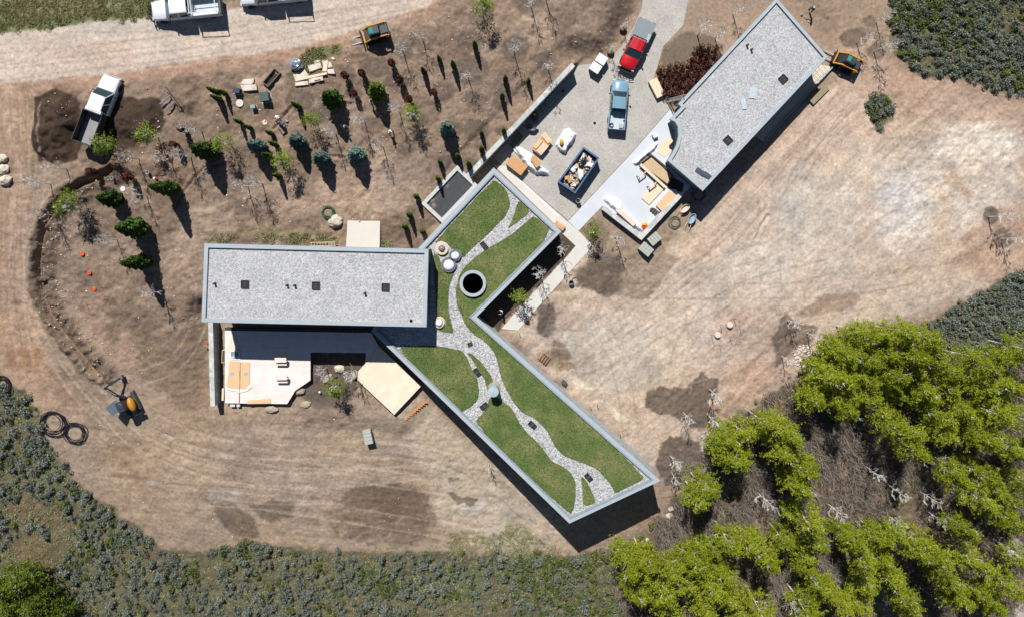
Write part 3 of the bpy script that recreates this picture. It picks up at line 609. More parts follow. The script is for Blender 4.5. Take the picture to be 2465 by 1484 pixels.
# --- long gravel roofed house
ZL = 6.4
lp = Wp([(492, 586.5), (1031, 600), (1026, 786.5), (484.5, 774.5)], ZL)
lb = empty('gravel_roof_house', (*P(760, 680), 0.0), label='long single block house with a grey gravel flat roof beside the timber decks', cat='house')
flat_roof(lb, lp, ZL, .42)
body = offset(lp, .06)          # wall line; the deck side is set back
bs = [body[0], body[1], (body[2][0], body[2][1]+.9), (body[3][0], body[3][1]+.9)]
MB().prism(bs, -1.2, ZL-.56).build('wall', walld, lb)
d = Vector((bs[2][0]-bs[3][0], bs[2][1]-bs[3][1])); Ld = d.length; d.normalize(); nrm = Vector((d.y, -d.x))
for i in range(8):
    c = Vector(bs[3])+d*(1.7+i*(Ld-3.4)/7)+nrm*.02; a = math.atan2(d.y, d.x)
    fr = MB().box((c.x, c.y, 1.5), (2.7, .08, 2.5), a).build('window', dark, lb)
    MB().box((c.x+nrm.x*.05, c.y+nrm.y*.05, 1.5), (2.4, .03, 2.2), a).build('pane', glass(), fr)
for yy in (4,):
    e0, e1 = Vector(bs[1]), Vector(bs[2]); c = (e0+e1)/2; a = math.atan2((e1-e0).y, (e1-e0).x)
    fr = MB().box((c.x+.03, c.y, 4.4), (4.5, .08, 1.3), a).build('window', dark, lb); MB().box((c.x+.08, c.y, 4.4), (4.2, .03, 1.0), a).build('pane', glass(), fr)
for px, py in ((590, 684), (760.5, 687), (928, 691)): roof_hatch(lb, px, py, ZL-.22, -.02)
for px, py in ((518, 682), (692, 686), (710.5, 686.5), (879, 705)): roof_vent(lb, px, py, ZL-.22)
x, y = P(989, 771, ZL-.2); MB().lathe([(.17, 0), (.17, .05), (.12, .05), (.12, 0)], (x, y, ZL-.22), 16).build('drain_ring', dark, lb)
# --- green roofed wing
ZW = 3.2
wpV = [(1188, 403.5), (1351, 557), (1147, 762), (1589.5, 1155.5), (1370, 1258.5), (893, 796), (960, 700), (1007, 597)]
wpoly = Wp(wpV, ZW)
gw = empty('green_roof_house', (*P(1200, 800), 0.0), label='low winding house under a planted lawn roof with white stone paths', cat='house')
MB().ring(wpoly, offset(wpoly, .55), ZW-.4, ZW).build('parapet', capm, gw)
MB().ring(offset(wpoly, .42), offset(wpoly, .60), ZW-.3, ZW+.05).build('inner_flashing', mat('trim_grey', C(150, 160, 167), .5), gw)
MB().prism(offset(wpoly, .5), ZW-.5, ZW-.2).build('stone_path', stoneg, gw)
wb = offset(wpoly, .1); MB().prism(wb, -7.2, ZW-.55).build('wall', wallm, gw)
def wall_windows(parent, p0, p1, n, z, hh, ww, out, t0=.1, t1=.9):
    p0, p1 = Vector(p0), Vector(p1); d = (p1-p0); a = math.atan2(d.y, d.x); nn = Vector((d.y, -d.x)).normalized()*out
    for i in range(n):
        c = p0+d*(t0+(t1-t0)*(i+.5)/n)
        fr = MB().box((c.x+nn.x*.02, c.y+nn.y*.02, z), (ww, .1, hh), a).build('window', dark, parent)
        MB().box((c.x+nn.x*.08, c.y+nn.y*.08, z), (ww-.2, .03, hh-.2), a).build('pane', glass(), fr)
cen = Vector(P(1360, 1000, ZW))
wall_windows(gw, wb[4], wb[5], 9, .3, 2.6, 2.4, 1, .03, .72)
wall_windows(gw, wb[3], wb[4], 3, -1.2, 3.4, 2.6, 1)
wall_windows(gw, wb[1], wb[2], 4, 1.2, 2.2, 2.2, 1)
grass = bpy.data.materials.new('lawn'); grass.use_nodes = True; t = grass.node_tree; b = t.nodes['Principled BSDF']; b.inputs['Roughness'].default_value = .9; b.inputs['Specular IOR Level'].default_value = .1
tc = t.nodes.new('ShaderNodeTexCoord'); na = t.nodes.new('ShaderNodeTexNoise'); na.inputs['Scale'].default_value = 6; na.inputs['Detail'].default_value = 7; na.inputs['Roughness'].default_value = .75
nb = t.nodes.new('ShaderNodeTexNoise'); nb.inputs['Scale'].default_value = .45; nb.inputs['Detail'].default_value = 5
for n in (na, nb): t.links.new(tc.outputs['Object'], n.inputs[0])
c1 = ramp(t, na.outputs[0], [(0.3, C(56, 74, 36)), (0.48, C(80, 102, 52)), (0.62, C(104, 120, 70)), (0.72, C(146, 144, 102))])
c2 = ramp(t, na.outputs[0], [(0.3, C(84, 90, 50)), (0.5, C(124, 126, 78)), (0.7, C(176, 160, 116))])
mx = t.nodes.new('ShaderNodeMixRGB'); t.links.new(ramp(t, nb.outputs[0], [(0.42, (.1, .1, .1)), (0.66, (.85, .85, .85))]), mx.inputs[0]); t.links.new(c1, mx.inputs[1]); t.links.new(c2, mx.inputs[2])
t.links.new(mx.outputs[0], b.inputs['Base Color']); bp = t.nodes.new('ShaderNodeBump'); bp.inputs['Strength'].default_value = .8; bp.inputs['Distance'].default_value = .06
t.links.new(na.outputs[0], bp.inputs['Height']); t.links.new(bp.outputs[0], b.inputs['Normal'])
LAWNS = [
 [(1186, 433), (1203, 442), (1216, 455), (1225, 476), (1227, 496), (1215, 521), (1191, 545), (1166, 571), (1136, 597), (1113, 621), (1107, 612), (1100, 601), (1088, 598), (1080, 592), (1072, 582), (1062, 578), (1044, 584)],
 [(1043, 610), (1052, 612), (1060, 628), (1063, 648), (1078, 658), (1092, 652), (1099, 643), (1088, 668), (1079, 694), (1078, 742), (1084, 768), (1092, 801), (1074, 798), (1052, 794), (1050, 742)],
 [(1248, 481), (1276, 507), (1262, 521), (1247, 533), (1232, 542), (1221, 551), (1232, 531), (1240, 505)],
 [(1286, 518.5), (1329.5, 557), (1232, 662), (1168, 742), (1150, 744), (1136, 754), (1139, 768), (1156, 786), (1232, 856), (1350, 962), (1519, 1113), (1536, 1135), (1553, 1150), (1500, 1176), (1480, 1186), (1473, 1170), (1457, 1150), (1439, 1130), (1407, 1113), (1362, 1099.5), (1337, 1077), (1324, 1049.5), (1314, 1032), (1289, 1007), (1257, 992), (1239.5, 972), (1228, 954), (1213, 927), (1203, 897), (1198, 872), (1189, 847), (1166, 819.5), (1136, 801), (1118, 777), (1108, 752), (1100, 735), (1097, 715), (1097, 696), (1103, 666), (1118, 643), (1141, 621), (1176, 596), (1201, 583), (1232, 563), (1257, 543), (1274, 528)],
 [(942, 834), (1051, 831), (1080, 837), (1113, 843), (1126, 864), (1138, 892), (1150, 916), (1153, 942), (1148, 964), (1131, 979), (1107, 992)],
 [(1123, 846), (1143, 857), (1163, 877), (1178, 897), (1187, 917), (1184, 928), (1174, 938), (1170, 930), (1166, 912), (1156, 897), (1141, 872)],
 [(1140, 1018), (1163, 992), (1173, 972), (1178, 956), (1188, 952), (1211, 966), (1232, 982), (1247, 1012), (1269, 1042), (1294, 1064), (1312, 1087), (1329, 1110), (1348, 1119), (1372, 1135), (1384, 1155), (1386, 1188), (1382, 1218), (1373, 1238), (1300, 1171)],
 [(1398, 1142), (1412, 1158), (1424, 1180), (1435, 1208), (1404, 1217), (1402, 1188)]]
def smooth_poly(p, k=2):
    p = np.array(p, float)
    for _ in range(k):
        q = np.roll(p, -1, 0); p = np.stack([p*.8+q*.2, p*.2+q*.8], 1).reshape(-1, 2)
    return [tuple(a) for a in p]
for i, L in enumerate(LAWNS):
    pw = Wp(smooth_poly(L, 1), ZW-.12)
    rr = random.Random(i); den = []
    for j in range(len(pw)):
        a, b_ = Vector(pw[j]), Vector(pw[(j+1) % len(pw)]); n = max(1, int((b_-a).length/.3))
        for k in range(n): q = a.lerp(b_, k/n); den.append((q.x+rr.uniform(-.035, .035), q.y+rr.uniform(-.035, .035)))
    tag(MB().prism(den, ZW-.3, ZW-.13).build('lawn', grass, gw))
def tufts(pwv, zt, n, seed, parent=None, hgt=(.05, .12), name='grass_blades', m=None, zfun=None):
    rg = np.random.default_rng(seed); xs = [p[0] for p in pwv]; ys = [p[1] for p in pwv]
    X = rg.uniform(min(xs), max(xs), n*2); Y = rg.uniform(min(ys), max(ys), n*2); ins = psd(X, Y, pwv) < 0
    X = X[ins][:n]; Y = Y[ins][:n]; k = len(X)
    Z = np.full(k, zt) if zfun is None else zfun(X, Y)
    a = rg.uniform(0, 6.28, k); wd = rg.uniform(.03, .07, k); h = rg.uniform(*hgt, k); l = rg.uniform(-.12, .12, (k, 2))
    V = np.stack([np.stack([X-wd*np.cos(a), Y-wd*np.sin(a), Z], 1), np.stack([X+wd*np.cos(a), Y+wd*np.sin(a), Z], 1), np.stack([X+l[:, 0], Y+l[:, 1], Z+h], 1)], 1).reshape(-1, 3)
    return V, np.arange(3*k).reshape(-1, 3)
gb = foliage('grass_blade', [(0.0, C(58, 78, 34)), (.45, C(88, 110, 54)), (.75, C(126, 136, 80)), (1, C(176, 166, 118))], .2, 1.2)
Vs = []; Fs = []; o_ = 0
for i, L in enumerate(LAWNS):
    pw = Wp(L, ZW-.12); A = abs(sum(pw[k-1][0]*pw[k][1]-pw[k][0]*pw[k-1][1] for k in range(len(pw)))/2)
    V, Fc = tufts(pw, ZW-.135, int(A*45), i); Vs.append(V); Fs.append(Fc+o_); o_ += len(V)
V = np.concatenate(Vs); V -= np.array(gw.location)
tag(npmesh('grass', V, np.concatenate(Fs), gb, gw), kind='stuff')
for px, py, a in ((1165, 591, -.9), (1148, 895, -.95), (1165, 976, -.5+1.2), (1281, 1021, -.75), (1416, 1147, -.85)): roof_hatch(gw, px, py, ZW-.2, a, .95, .55)
for px, py in ((1131, 827),): roof_hatch(gw, px, py, ZW-.22, .5, .55, .4)
x, y = P(1138, 682, ZW)   # round light well
m = MB(); m.lathe([(1.50, -.25), (1.50, .22), (1.15, .22), (1.15, -.25)], (x, y, ZW), 48); well = m.build('light_well', capm, gw, smooth=False)
MB().lathe([(0.001, 0), (1.15, 0)], (x, y, ZW-.05), 40).build('well_glass', glass('well_glass_m', (.006, .008, .012)), well)
def dome(px, py, r, ring, mr, md, h=.35):
    x, y = P(px, py, ZW+.1)
    m = MB(); m.lathe([(ring, -.25), (ring, .12), (r+.03, .12), (r+.03, -.2)], (x, y, ZW), 36); b_ = m.build('skylight', mr, gw)
    MB().lathe([(ring+.12, -.25), (ring+.12, -.1), (ring, -.1)], (x, y, ZW), 36).build('curb', mr, b_)
    m = MB(); m.lathe([(r*math.cos(t), .10+h*math.sin(t)) for t in np.linspace(0, 1.55, 9)], (x, y, ZW), 32); m.build('dome', md, b_, smooth=True)
wd_ = mat('white_dome', C(246, 248, 252), .25, var=.02); tan = mat('tan_ring', C(214, 200, 176), .8, var=.06); gr_ = mat('grey_ring', C(108, 116, 124), .6)
dome(1063.5, 599, .36, .68, tan, mat('grey_dome', C(120, 124, 130), .3, var=.12), .3); dome(1095.5, 616, .47, .62, gr_, wd_); dome(1080, 638.5, .62, .8, gr_, wd_); dome(1056.5, 776.5, .42, .58, tan, wd_)
x, y = P(1188, 934, ZW)
m = MB(); m.lathe([(.56, -.2), (.56, 1.55), (.6, 1.55), (.6, 1.62), (.001, 1.66)], (x, y, ZW), 28); fl = m.build('chimney', mat('flue_grey', C(168, 188, 196), .5), gw)
MB().lathe([(.8, -.22), (.8, -.16), (.58, -.1)], (x, y, ZW), 24).build('flashing', mat('flue_base', C(176, 150, 116)), fl)
for px, py in ((1238, 807), ): pass
# --- workshop / garage block, upper right
ZN = 3.9
arc = [(1607, 387), (1619, 368), (1628, 350), (1633, 328), (1632, 306), (1625, 294), (1612, 287.5)]
npV = [(1869, -4), (1991.7, 137.5), (1691, 460)]+arc+[(1640, 258), (1632, 251)]
npoly = Wp(npV, ZN)
nb_ = empty('angled_gravel_roof_house', (*P(1780, 230), 0.0), label='angled flat roofed block with a grey gravel roof and a curved notch by the patio', cat='house')
flat_roof(nb_, npoly, ZN, .34)
body = offset(npoly, .35); MB().prism(body, -1.5, ZN-.56).build('wall', mat('blue_grey_cladding', C(96, 108, 122), .7, var=.1), nb_)
wall_windows(nb_, body[1], body[2], 6, 1.6, 2.2, 2.4, 1, .05, .95)
for px, py in ((1751, 338), (1884, 191)): roof_hatch(nb_, px, py, ZN-.22, .75)
for px, py in ((1797, 110), (1807.5, 120.5)): roof_vent(nb_, px, py, ZN-.22)
for i, q in enumerate(([(1806, 209), (1824, 211), (1819, 238), (1803, 235)], [(1782, 238), (1794, 237), (1799, 262), (1787, 264)])):
    pw = Wp(q, ZN); x, y = P(*q[0], ZN)
    tag(MB().prism(pw, ZN-.17, ZN-.13).build('insulation_sheet', mat('sheet_grey', C(188, 200, 206)), loc=(x, y, ZN-.2)), 'pale grey rectangular sheet lying on the angled gravel roof, the '+('larger one' if i == 0 else 'smaller one'), 'sheet')
for i, q in enumerate(([(1680, 402), (1698, 415), (1692, 425), (1673, 411)], [(1698, 412), (1715, 425), (1709, 433), (1690, 421)])):
    pw = Wp(q, ZN); x, y = P(*q[0], ZN)
    tag(MB().prism(pw, ZN-.17, ZN-.1+.03*i).build('rubber_mat', mat('mat_dark', C(72, 84, 96))), 'dark rectangular mat on the angled gravel roof, the one '+('nearer the patio' if i == 0 else 'nearer the roof edge'), 'mat')
# terrace slab along its far side
tp = Wp([(1973, 156), (2003, 163), (1990, 178), (1950, 220), (1838, 342), (1815, 328), (1700, 440), (1680, 420), (1940, 180)])
ts = empty('terrace', (*P(1900, 250), 0), label='raised concrete terrace strip along the back of the angled block', cat='terrace')
MB().prism(tp, -1.6, .12).build('slab', mat('terrace_concrete', C(222, 208, 186), .8, var=.05), ts)
e0, e1 = Vector(P(2000, 164)), Vector(P(1838, 341))
MB().beam((*e0, .25), (*e1, .25), .12, .3).build('edge_upstand', capm, ts)
# pergola-like steel frame on the terrace end
ss = empty('steel_rack', (*P(1962, 180), .12), label='thin black steel rod rack standing on the terrace end', cat='rack')
m = MB(); c = Vector(P(1960, 180)); u = Vector((.72, .69)); v = Vector((.69, -.72))
for i in range(5):
    a = c+u*(-1.0+i*.5)-v*.6; b2 = c+u*(-1.0+i*.5)+v*.6; m.tube([(*a, .2), (*a, .9), (*b2, .9), (*b2, .2)], .015, 5)
m.tube([(*(c-u-v*.6), .9), (*(c+u-v*.6), .9)], .015, 5); m.tube([(*(c-u+v*.6), .9), (*(c+u+v*.6), .9)], .015, 5)
m.build('rods', dark, ss)
tag(MB().box((*P(1968, 229), tz(*P(1968, 229))+.22), (2.6, .8, .12), .78).build('timber_mat', mat('old_panel', C(150, 140, 108)), loc=at(1968, 229)), 'weathered tan panel lying behind the raised terrace', 'panel')
# ------------------------------------------------------------------ walls
def wallrun(name, pts, thick, ztop, zbot, m, label, mitre=True, cat='wall'):
    base = pts[0]; b = empty(name, (*base, 0), label=label, cat=cat)
    L = [Vector(p) for p in pts]; off1 = []; off2 = []
    for i, p in enumerate(L):
        d1 = (L[i]-L[i-1]).normalized() if i else (L[1]-L[0]).normalized(); d2 = (L[i+1]-L[i]).normalized() if i < len(L)-1 else d1
        n = Vector((-d1.y-d2.y, d1.x+d2.x)); n.normalize(); k = 1/max(.3, n.dot(Vector((-d1.y, d1.x))))
        off1.append(tuple(p+n*thick/2*k)); off2.append(tuple(p-n*thick/2*k))
    poly = off1+off2[::-1]
    MB().prism(poly, zbot, ztop-.08).build('masonry', m, b)
    MB().prism(offset(poly, -.02), ztop-.08, ztop).build('coping', stone('coping_stone', C(172, 174, 170), C(216, 216, 210), 1.6, .8), b)
    return b
wallrun('retaining_wall', [P(1379, 156, 2.0), P(1127, 423, 2.0)], .52, 2.0, -.5, wallm, 'long straight pale stone retaining wall beside the gravel court')
wallrun('patio_wall', [P(1452, 500, .9), P(1543, 571, .9), P(1640, 466, .9)], .5, .9, -1.8, wallm, 'low pale stone wall cornering round the concrete patio')
wallrun('deck_wall', [P(506.5, 770, 1.3), P(511.5, 976, 1.3)], .5, 1.3, -1.8, wallm, 'straight pale stone wall beside the large timber deck')
# grated pit
gp = Wp([(1100, 398), (1013.5, 490), (1063.5, 537), (1150, 446)], 2.05)
pit = empty('grated_pit', (*P(1075, 470), 0), label='square pit with a dark slatted grate between the slope and the green roof', cat='pit')
MB().ring(gp, offset(gp, .42), -.3, 2.05).build('concrete_rim', mat('rim_concrete', C(200, 200, 196), .8, var=.06), pit)
ip = offset(gp, .4); MB().prism(ip, .9, 1.0).build('pit_floor', mat('pit_floor_m', C(78, 80, 84), .8, var=.2), pit)
a, b_, c_, d_ = [Vector(q) for q in ip]; m = MB()
for i in range(44):
    f = (i+.5)/44; p0 = a.lerp(b_, f); p1 = d_.lerp(c_, f); m.beam((*p0, 1.8), (*p1, 1.8), .085, .06)
m.build('grate', mat('grate_steel', C(86, 88, 92), .5, .3), pit)
m = MB()
for f, g, sx, sy in ((.62, .35, .5, 1.5), (.72, .55, .5, .9), (.2, .3, .8, .5)):
    p = a.lerp(b_, f).lerp(d_.lerp(c_, f), g); m.box((*p, 1.2), (sx, sy, .4), .8)
m.build('equipment', mat('equip', C(130, 138, 146), .5), pit)
# ------------------------------------------------------------------ decks
dk = boards('deck_boards_pale', C(248, 236, 228), .14, 0.0, .05, .5); dk2 = boards('deck_boards_new', C(250, 230, 204), .14, R(-41), .045, .6)
D1 = [(541, 795), (893, 800), (911, 832), (879, 873), (880, 848.5), (747, 847), (747, 914), (710, 939.5), (691, 971), (541, 969)]
D2 = [(911.5, 832.5), (1013.5, 928), (948.5, 997), (860, 914), (862, 892), (879.5, 873.5)]
tk = empty('timber_deck', (*P(640, 880), -.4), label='large pale timber deck with a notched edge below the long house', cat='deck')
MB().prism(Wp(D1, .2), .12, .2).build('boards', dk, tk); MB().prism(offset(Wp(D1, .2), .05), -.5, .12).build('fascia', mat('fascia_wood', C(120, 95, 75)), tk)
tk2 = empty('new_deck', (*P(940, 910), -.4), label='fresh orange toned angled timber deck against the green roofed house', cat='deck')
MB().prism(Wp(D2, .2), .12, .204).build('boards', dk2, tk2); MB().prism(offset(Wp(D2, .2), .05), -.9, .12).build('fascia', mat('fascia_wood2', C(150, 112, 84)), tk2)
MB().prism(Wp([(541, 788), (893, 793), (896, 801), (541, 796)], .2), -.5, .17).build('gravel_strip', mat('dark_gravel', C(70, 66, 62), var=.4, scale=8), tk)
# ------------------------------------------------------------------ vegetation
REG = []      # (class phrase, object, picture position)
def reg(look, o, px, py, cat, group, deep=None): o['category'] = cat; o['group'] = group; REG.append((look, o, px, py, deep))
bark = mat('pale_bark', C(230, 225, 216), .8, var=.18, scale=8); barkd = mat('grey_brown_bark', C(128, 112, 98), .85, var=.2, scale=8)
def branching(seed, h, spread, n1, r0=.045, twig=.011, levels=3, curve=.5, start=.28):
    rr = random.Random(seed); tr = MB(); br = MB()
    lean = Vector((rr.uniform(-.05, .05), rr.uniform(-.05, .05), 0))*h
    def tp(f): return Vector((lean.x*f*f, lean.y*f*f, h*f))+Vector((math.sin(f*5+seed)*.05, math.cos(f*4+seed)*.05, 0))
    ks = 9; tr.tube([tp(i/ks) for i in range(ks+1)], [r0*(1-.82*i/ks) for i in range(ks+1)], 6)
    def grow(p, d, L, r, lev):
        pts = [p]; rad = [r]; q = p.copy(); dd = d.copy(); k = 4
        for i in range(k):
            dd = (dd+Vector((rr.uniform(-.22, .22), rr.uniform(-.22, .22), .10+rr.uniform(-.1, .12)))).normalized(); q = q+dd*L/k
            pts.append(q.copy()); rad.append(max(twig*.7, r*(1-.75*(i+1)/k)))
        br.tube(pts, rad, 4 if lev < 2 else 3, cap=False)
        if lev < levels:
            for i in range(rr.randint(3, 5)):
                f = rr.uniform(.25, .95); j = min(k-1, int(f*k)); s_ = pts[j].lerp(pts[j+1], f*k-j)
                a = rr.uniform(0, 6.28); perp = Vector((math.cos(a), math.sin(a), rr.uniform(-.3, .6)))
                grow(s_, (dd*.75+perp*.6).normalized(), L*rr.uniform(.4, .7), max(twig, r*.5), lev+1)
    for i in range(n1):
        f = start+(1-start)*(i+.5)/n1*.97; a = i*2.4+rr.uniform(-.4, .4); up = .35+curve*f
        grow(tp(f), Vector((math.cos(a), math.sin(a), up)).normalized(), spread*(1.15-.75*f)*rr.uniform(.8, 1.15), r0*(.62-.35*f), 1)
    return tr, br
def tree_proto(name, seed, h, spread, n1, **k):
    tr, br = branching(seed, h, spread, n1, **k); o = empty(name, (0, 0, -500))
    tr.build('trunk', k.get('bm', bark), o, world=False); br.build('branches', k.get('bm', bark), o, world=False); return o
bare = [tree_proto('bare_tree', 1+i, hh, sp, nn, levels=3, twig=.0145, r0=.06) for i, (hh, sp, nn) in enumerate(((4.2, 1.15, 11), (4.6, 1.25, 13), (3.8, 1.0, 10), (4.4, 1.2, 12)))]
def leaf_cloud(pts, size, seed, jit=.5, flat=.5):
    rg = np.random.default_rng(seed); n = len(pts); nrm_ = rg.normal(size=(n, 3)); nrm_[:, 2] += flat*1.5; nrm_ /= np.linalg.norm(nrm_, axis=1)[:, None]
    a = rg.normal(size=(n, 3)); a -= (a*nrm_).sum(1)[:, None]*nrm_; a /= np.linalg.norm(a, axis=1)[:, None]; b = np.cross(nrm_, a)
    s_ = size*rg.uniform(1-jit, 1+jit, n)[:, None]
    V = np.stack([pts-a*s_*.5-b*s_*.32, pts+a*s_*.5-b*s_*.32, pts+a*s_*.35+b*s_*.42, pts-a*s_*.35+b*s_*.42], 1).reshape(-1, 3)
    return V, np.arange(4*n).reshape(-1, 4)
def sprays(rg, n, per, cf, rad, h):
    out = []
    for i in range(n):
        c = cf(rg); d = np.array([c[0], c[1], 0]); d = d/(np.linalg.norm(d)+.01)+rg.normal(size=3)*.55; d[2] += .15; d /= np.linalg.norm(d)
        L = rg.uniform(.35, 1.2)*rad*.85; t = rg.uniform(-.4, .6, per)
        out.append(c+d[None]*t[:, None]*L+rg.normal(size=(per, 3))*np.array([.12, .12, .09])*(rad/1.9)**.5+np.array([0, 0, -.12])*(t[:, None]**2))
    return np.concatenate(out)
def clumped(rg, nclump, per, centre_fn, r):
    P_ = []
    for i in range(nclump):
        c = centre_fn(rg); q = rg.normal(size=(per, 3)); q /= np.linalg.norm(q, axis=1)[:, None]; q *= rg.uniform(.25, 1, (per, 1))**.5*r*rg.uniform(.6, 1.3)
        q[:, 2] *= .7; P_.append(c+q)
    return np.concatenate(P_)
aleaf = foliage('aspen_leaf', [(0.0, C(110, 124, 18)), (.35, C(150, 164, 30)), (.7, C(182, 192, 50)), (1, C(208, 208, 96))], .4, .6)
yleaf = foliage('sapling_leaf', [(0.0, C(96, 120, 30)), (.4, C(132, 154, 46)), (.75, C(164, 180, 66)), (1, C(196, 200, 100))], .3, .6)
def aspen(seed, h, rad, ncl, per, lsize, leaf, name='aspen', stems=.34, bm=None):
    o = empty(name, (0, 0, -500)); tr, br = branching(seed+50, h, rad*.95, 8, r0=.085 if h > 5 else .05, twig=.02, levels=2, curve=.5, start=stems)
    tr.build('trunk', bark, o, world=False); br.build('branches', bark, o, world=False)
    rg = np.random.default_rng(seed)
    def cf(rg):
        f = rg.uniform(stems, 1.02); a = rg.uniform(0, 6.28); rr = rad*math.sin(min(1, max(0, (f-stems)/(1-stems)))**.75*math.pi*.93+.25)*rg.uniform(.15, 1)**.5
        return np.array([math.cos(a)*rr, math.sin(a)*rr, f*h])
    pts = sprays(rg, ncl, per, cf, rad, h); V, Fc = leaf_cloud(pts, lsize, seed)
    npmesh('crown', V, Fc, leaf, o); return o
asp = [aspen(i, hh, rr, int(ncl*.95), 46, .105, aleaf) for i, (hh, rr, ncl) in enumerate(((7.4, 1.45, 76), (8.4, 1.6, 92), (6.6, 1.3, 60), (7.8, 1.4, 80), (9.0, 1.7, 104)))]
sap = [aspen(20+i, hh, rr, ncl*3, 20, .085, yleaf, 'leafing_tree', .35) for i, (hh, rr, ncl) in enumerate(((4.2, 1.15, 30), (3.8, 1.0, 22)))]
def conifer(seed, h, rad, m, name='evergreen', n=2600):
    o = empty(name, (0, 0, -500)); rg = np.random.default_rng(seed)
    MB().tube([(0, 0, -.1), (0, 0, h*.5)], [.07, .03], 6).build('trunk', barkd, o, world=False)
    f = rg.uniform(0, 1, n)**1.15; a = rg.uniform(0, 6.28, n); prof = np.where(f < .3, .72+.28*np.sin(f/.3*math.pi/2), np.clip((1-f)/.7, 0, 1)**.72)
    lob = 1+.16*np.sin(a*5+f*14+seed)+.12*np.sin(a*9-f*22)
    r = rad*prof*lob*rg.uniform(.55, 1.05, n)**.5+.03; z = .15+f*(h-.15)
    pts = np.stack([r*np.cos(a), r*np.sin(a), z], 1); V, Fc = leaf_cloud(pts, .16 if h > 3 else .13, seed, .5, .2); npmesh('crown', V, Fc, m, o)
    cm = MB(); cm.lathe([(rad*.6, .25), (rad*.72, h*.3), (rad*.5, h*.55), (rad*.25, h*.8), (.02, h*.93)], (0, 0, 0), 10); cm.build('light_block_core', m, o, world=False); return o  # solid core added inside the crown to block light between the needles
def needle(name, a, b_, c_): return foliage(name, [(0, C(*a)), (.5, C(*b_)), (1, C(*c_))], .1, 1.2)
n_g = needle('needle_green', (38, 58, 22), (74, 104, 40), (120, 150, 62)); n_y = needle('needle_yellow', (60, 84, 22), (112, 138, 44), (168, 184, 80)); n_b = needle('needle_blue', (54, 78, 70), (108, 136, 124), (166, 188, 176))
evg = {'g': conifer(1, 5.4, .92, n_g, n=4200), 'y': conifer(2, 5.0, .95, n_y, n=3800), 'b': conifer(3, 4.6, .88, n_b, n=3800)}
arb = conifer(9, 2.7, .23, needle('arbor', (46, 62, 24), (88, 110, 40), (132, 150, 60)), 'arborvitae', 650)
def redbush(seed, h, rad, n=420, pot=False):
    o = empty('red_shrub', (0, 0, -500)); rr = random.Random(seed); m = MB()
    for i in range(26):
        a = rr.uniform(0, 6.28); t = rr.uniform(.2, 1); m.tube([(0, 0, .05), (math.cos(a)*rad*t*.5, math.sin(a)*rad*t*.5, h*.55), (math.cos(a)*rad*t, math.sin(a)*rad*t, h*rr.uniform(.8, 1.05))], [.022, .014, .006], 3, cap=False)
    m.build('stems', mat('red_stems', C(112, 48, 44), .7, var=.25), o, world=False)
    rg = np.random.default_rng(seed); f = rg.uniform(.15, 1, n); a = rg.uniform(0, 6.28, n); r = rad*(.35+.65*np.sin(f*2.6))*rg.uniform(.3, 1, n)**.5
    V, Fc = leaf_cloud(np.stack([r*np.cos(a), r*np.sin(a), f*h], 1), .10, seed, .5, .2)
    npmesh('leaves', V, Fc, foliage('red_leaf', [(0, C(58, 32, 30)), (.5, C(94, 46, 42)), (1, C(146, 76, 64))], .15, 2), o)
    if pot:
        MB().blob((0, 0, .28), (.40, .40, .32), .1, 2, seed).build('root_ball', mat('burlap', C(142, 124, 98), .95, var=.2, scale=6), o, world=False)
    return o
rb1 = redbush(3, 2.1, .36, 520); rb2 = redbush(5, 1.1, .44, 130, True)
for o in list(rb2.children):
    if o.name.startswith(('stems', 'leaves')): o.location = (0, 0, .35)
PROTOS = bare+asp+sap+list(evg.values())+[arb, rb1, rb2]
def put(proto, px, py, look, cat, group, hc=0, s=1.0, sink=.05, deep=None, rz=None):
    x, y, z = at(px, py, hc); o = copy_tree(proto, (x, y, z-sink), random.uniform(0, 6.28) if rz is None else rz, s)
    reg(look, o, px, py, cat, group, deep); return o
BT = [(160, 407), (120, 443), (335, 383), (412, 385), (352.5, 471), (210, 501.5), (136, 518.5), (281, 575.5), (390, 700), (485, 317), (597, 448), (631, 441), (1018, 100), (973, 130), (1128, 192), (961, 270), (1002, 287), (878, 297),
      (808, 325), (922, 355), (1279, 20), (1238, 127), (1319, 170), (1314, -2), (1764, 37), (1677, 85), (1721, 92), (2107, 54), (2062, 102), (2103.5, 125), (1348, 598), (1298, 653), (1481, 571), (2378, 521), (2410, 575),
      (1644.5, 993), (1701, 996), (1707, 937), (1895, 771.5), (1940.5, 801), (1880, 857), (2008, 827), (1616, 1137), (1614, 1096), (787, 884), (855, 889), (1177, 1114), (458, 378)]
for i, (px, py) in enumerate(BT): put(bare[i % 4], px, py, 'bare pale branched young tree', 'bare tree', 'bare young trees planted round the site', s=random.uniform(.9, 1.12) if i not in (46,) else .7)
for i, (px, py) in enumerate([(243, 345), (350, 322), (533, 340), (746, 285), (676, 386), (165, 480), (803, 933), (1429, 556), (1161, 15), (1252, 716), (993, 272), (155, 498)]):
    put(sap[i % 2], px, py, 'sapling with sparse yellow green leaves', 'young tree', 'leafing saplings planted round the site', hc=2.7, s=random.uniform(.95, 1.1))
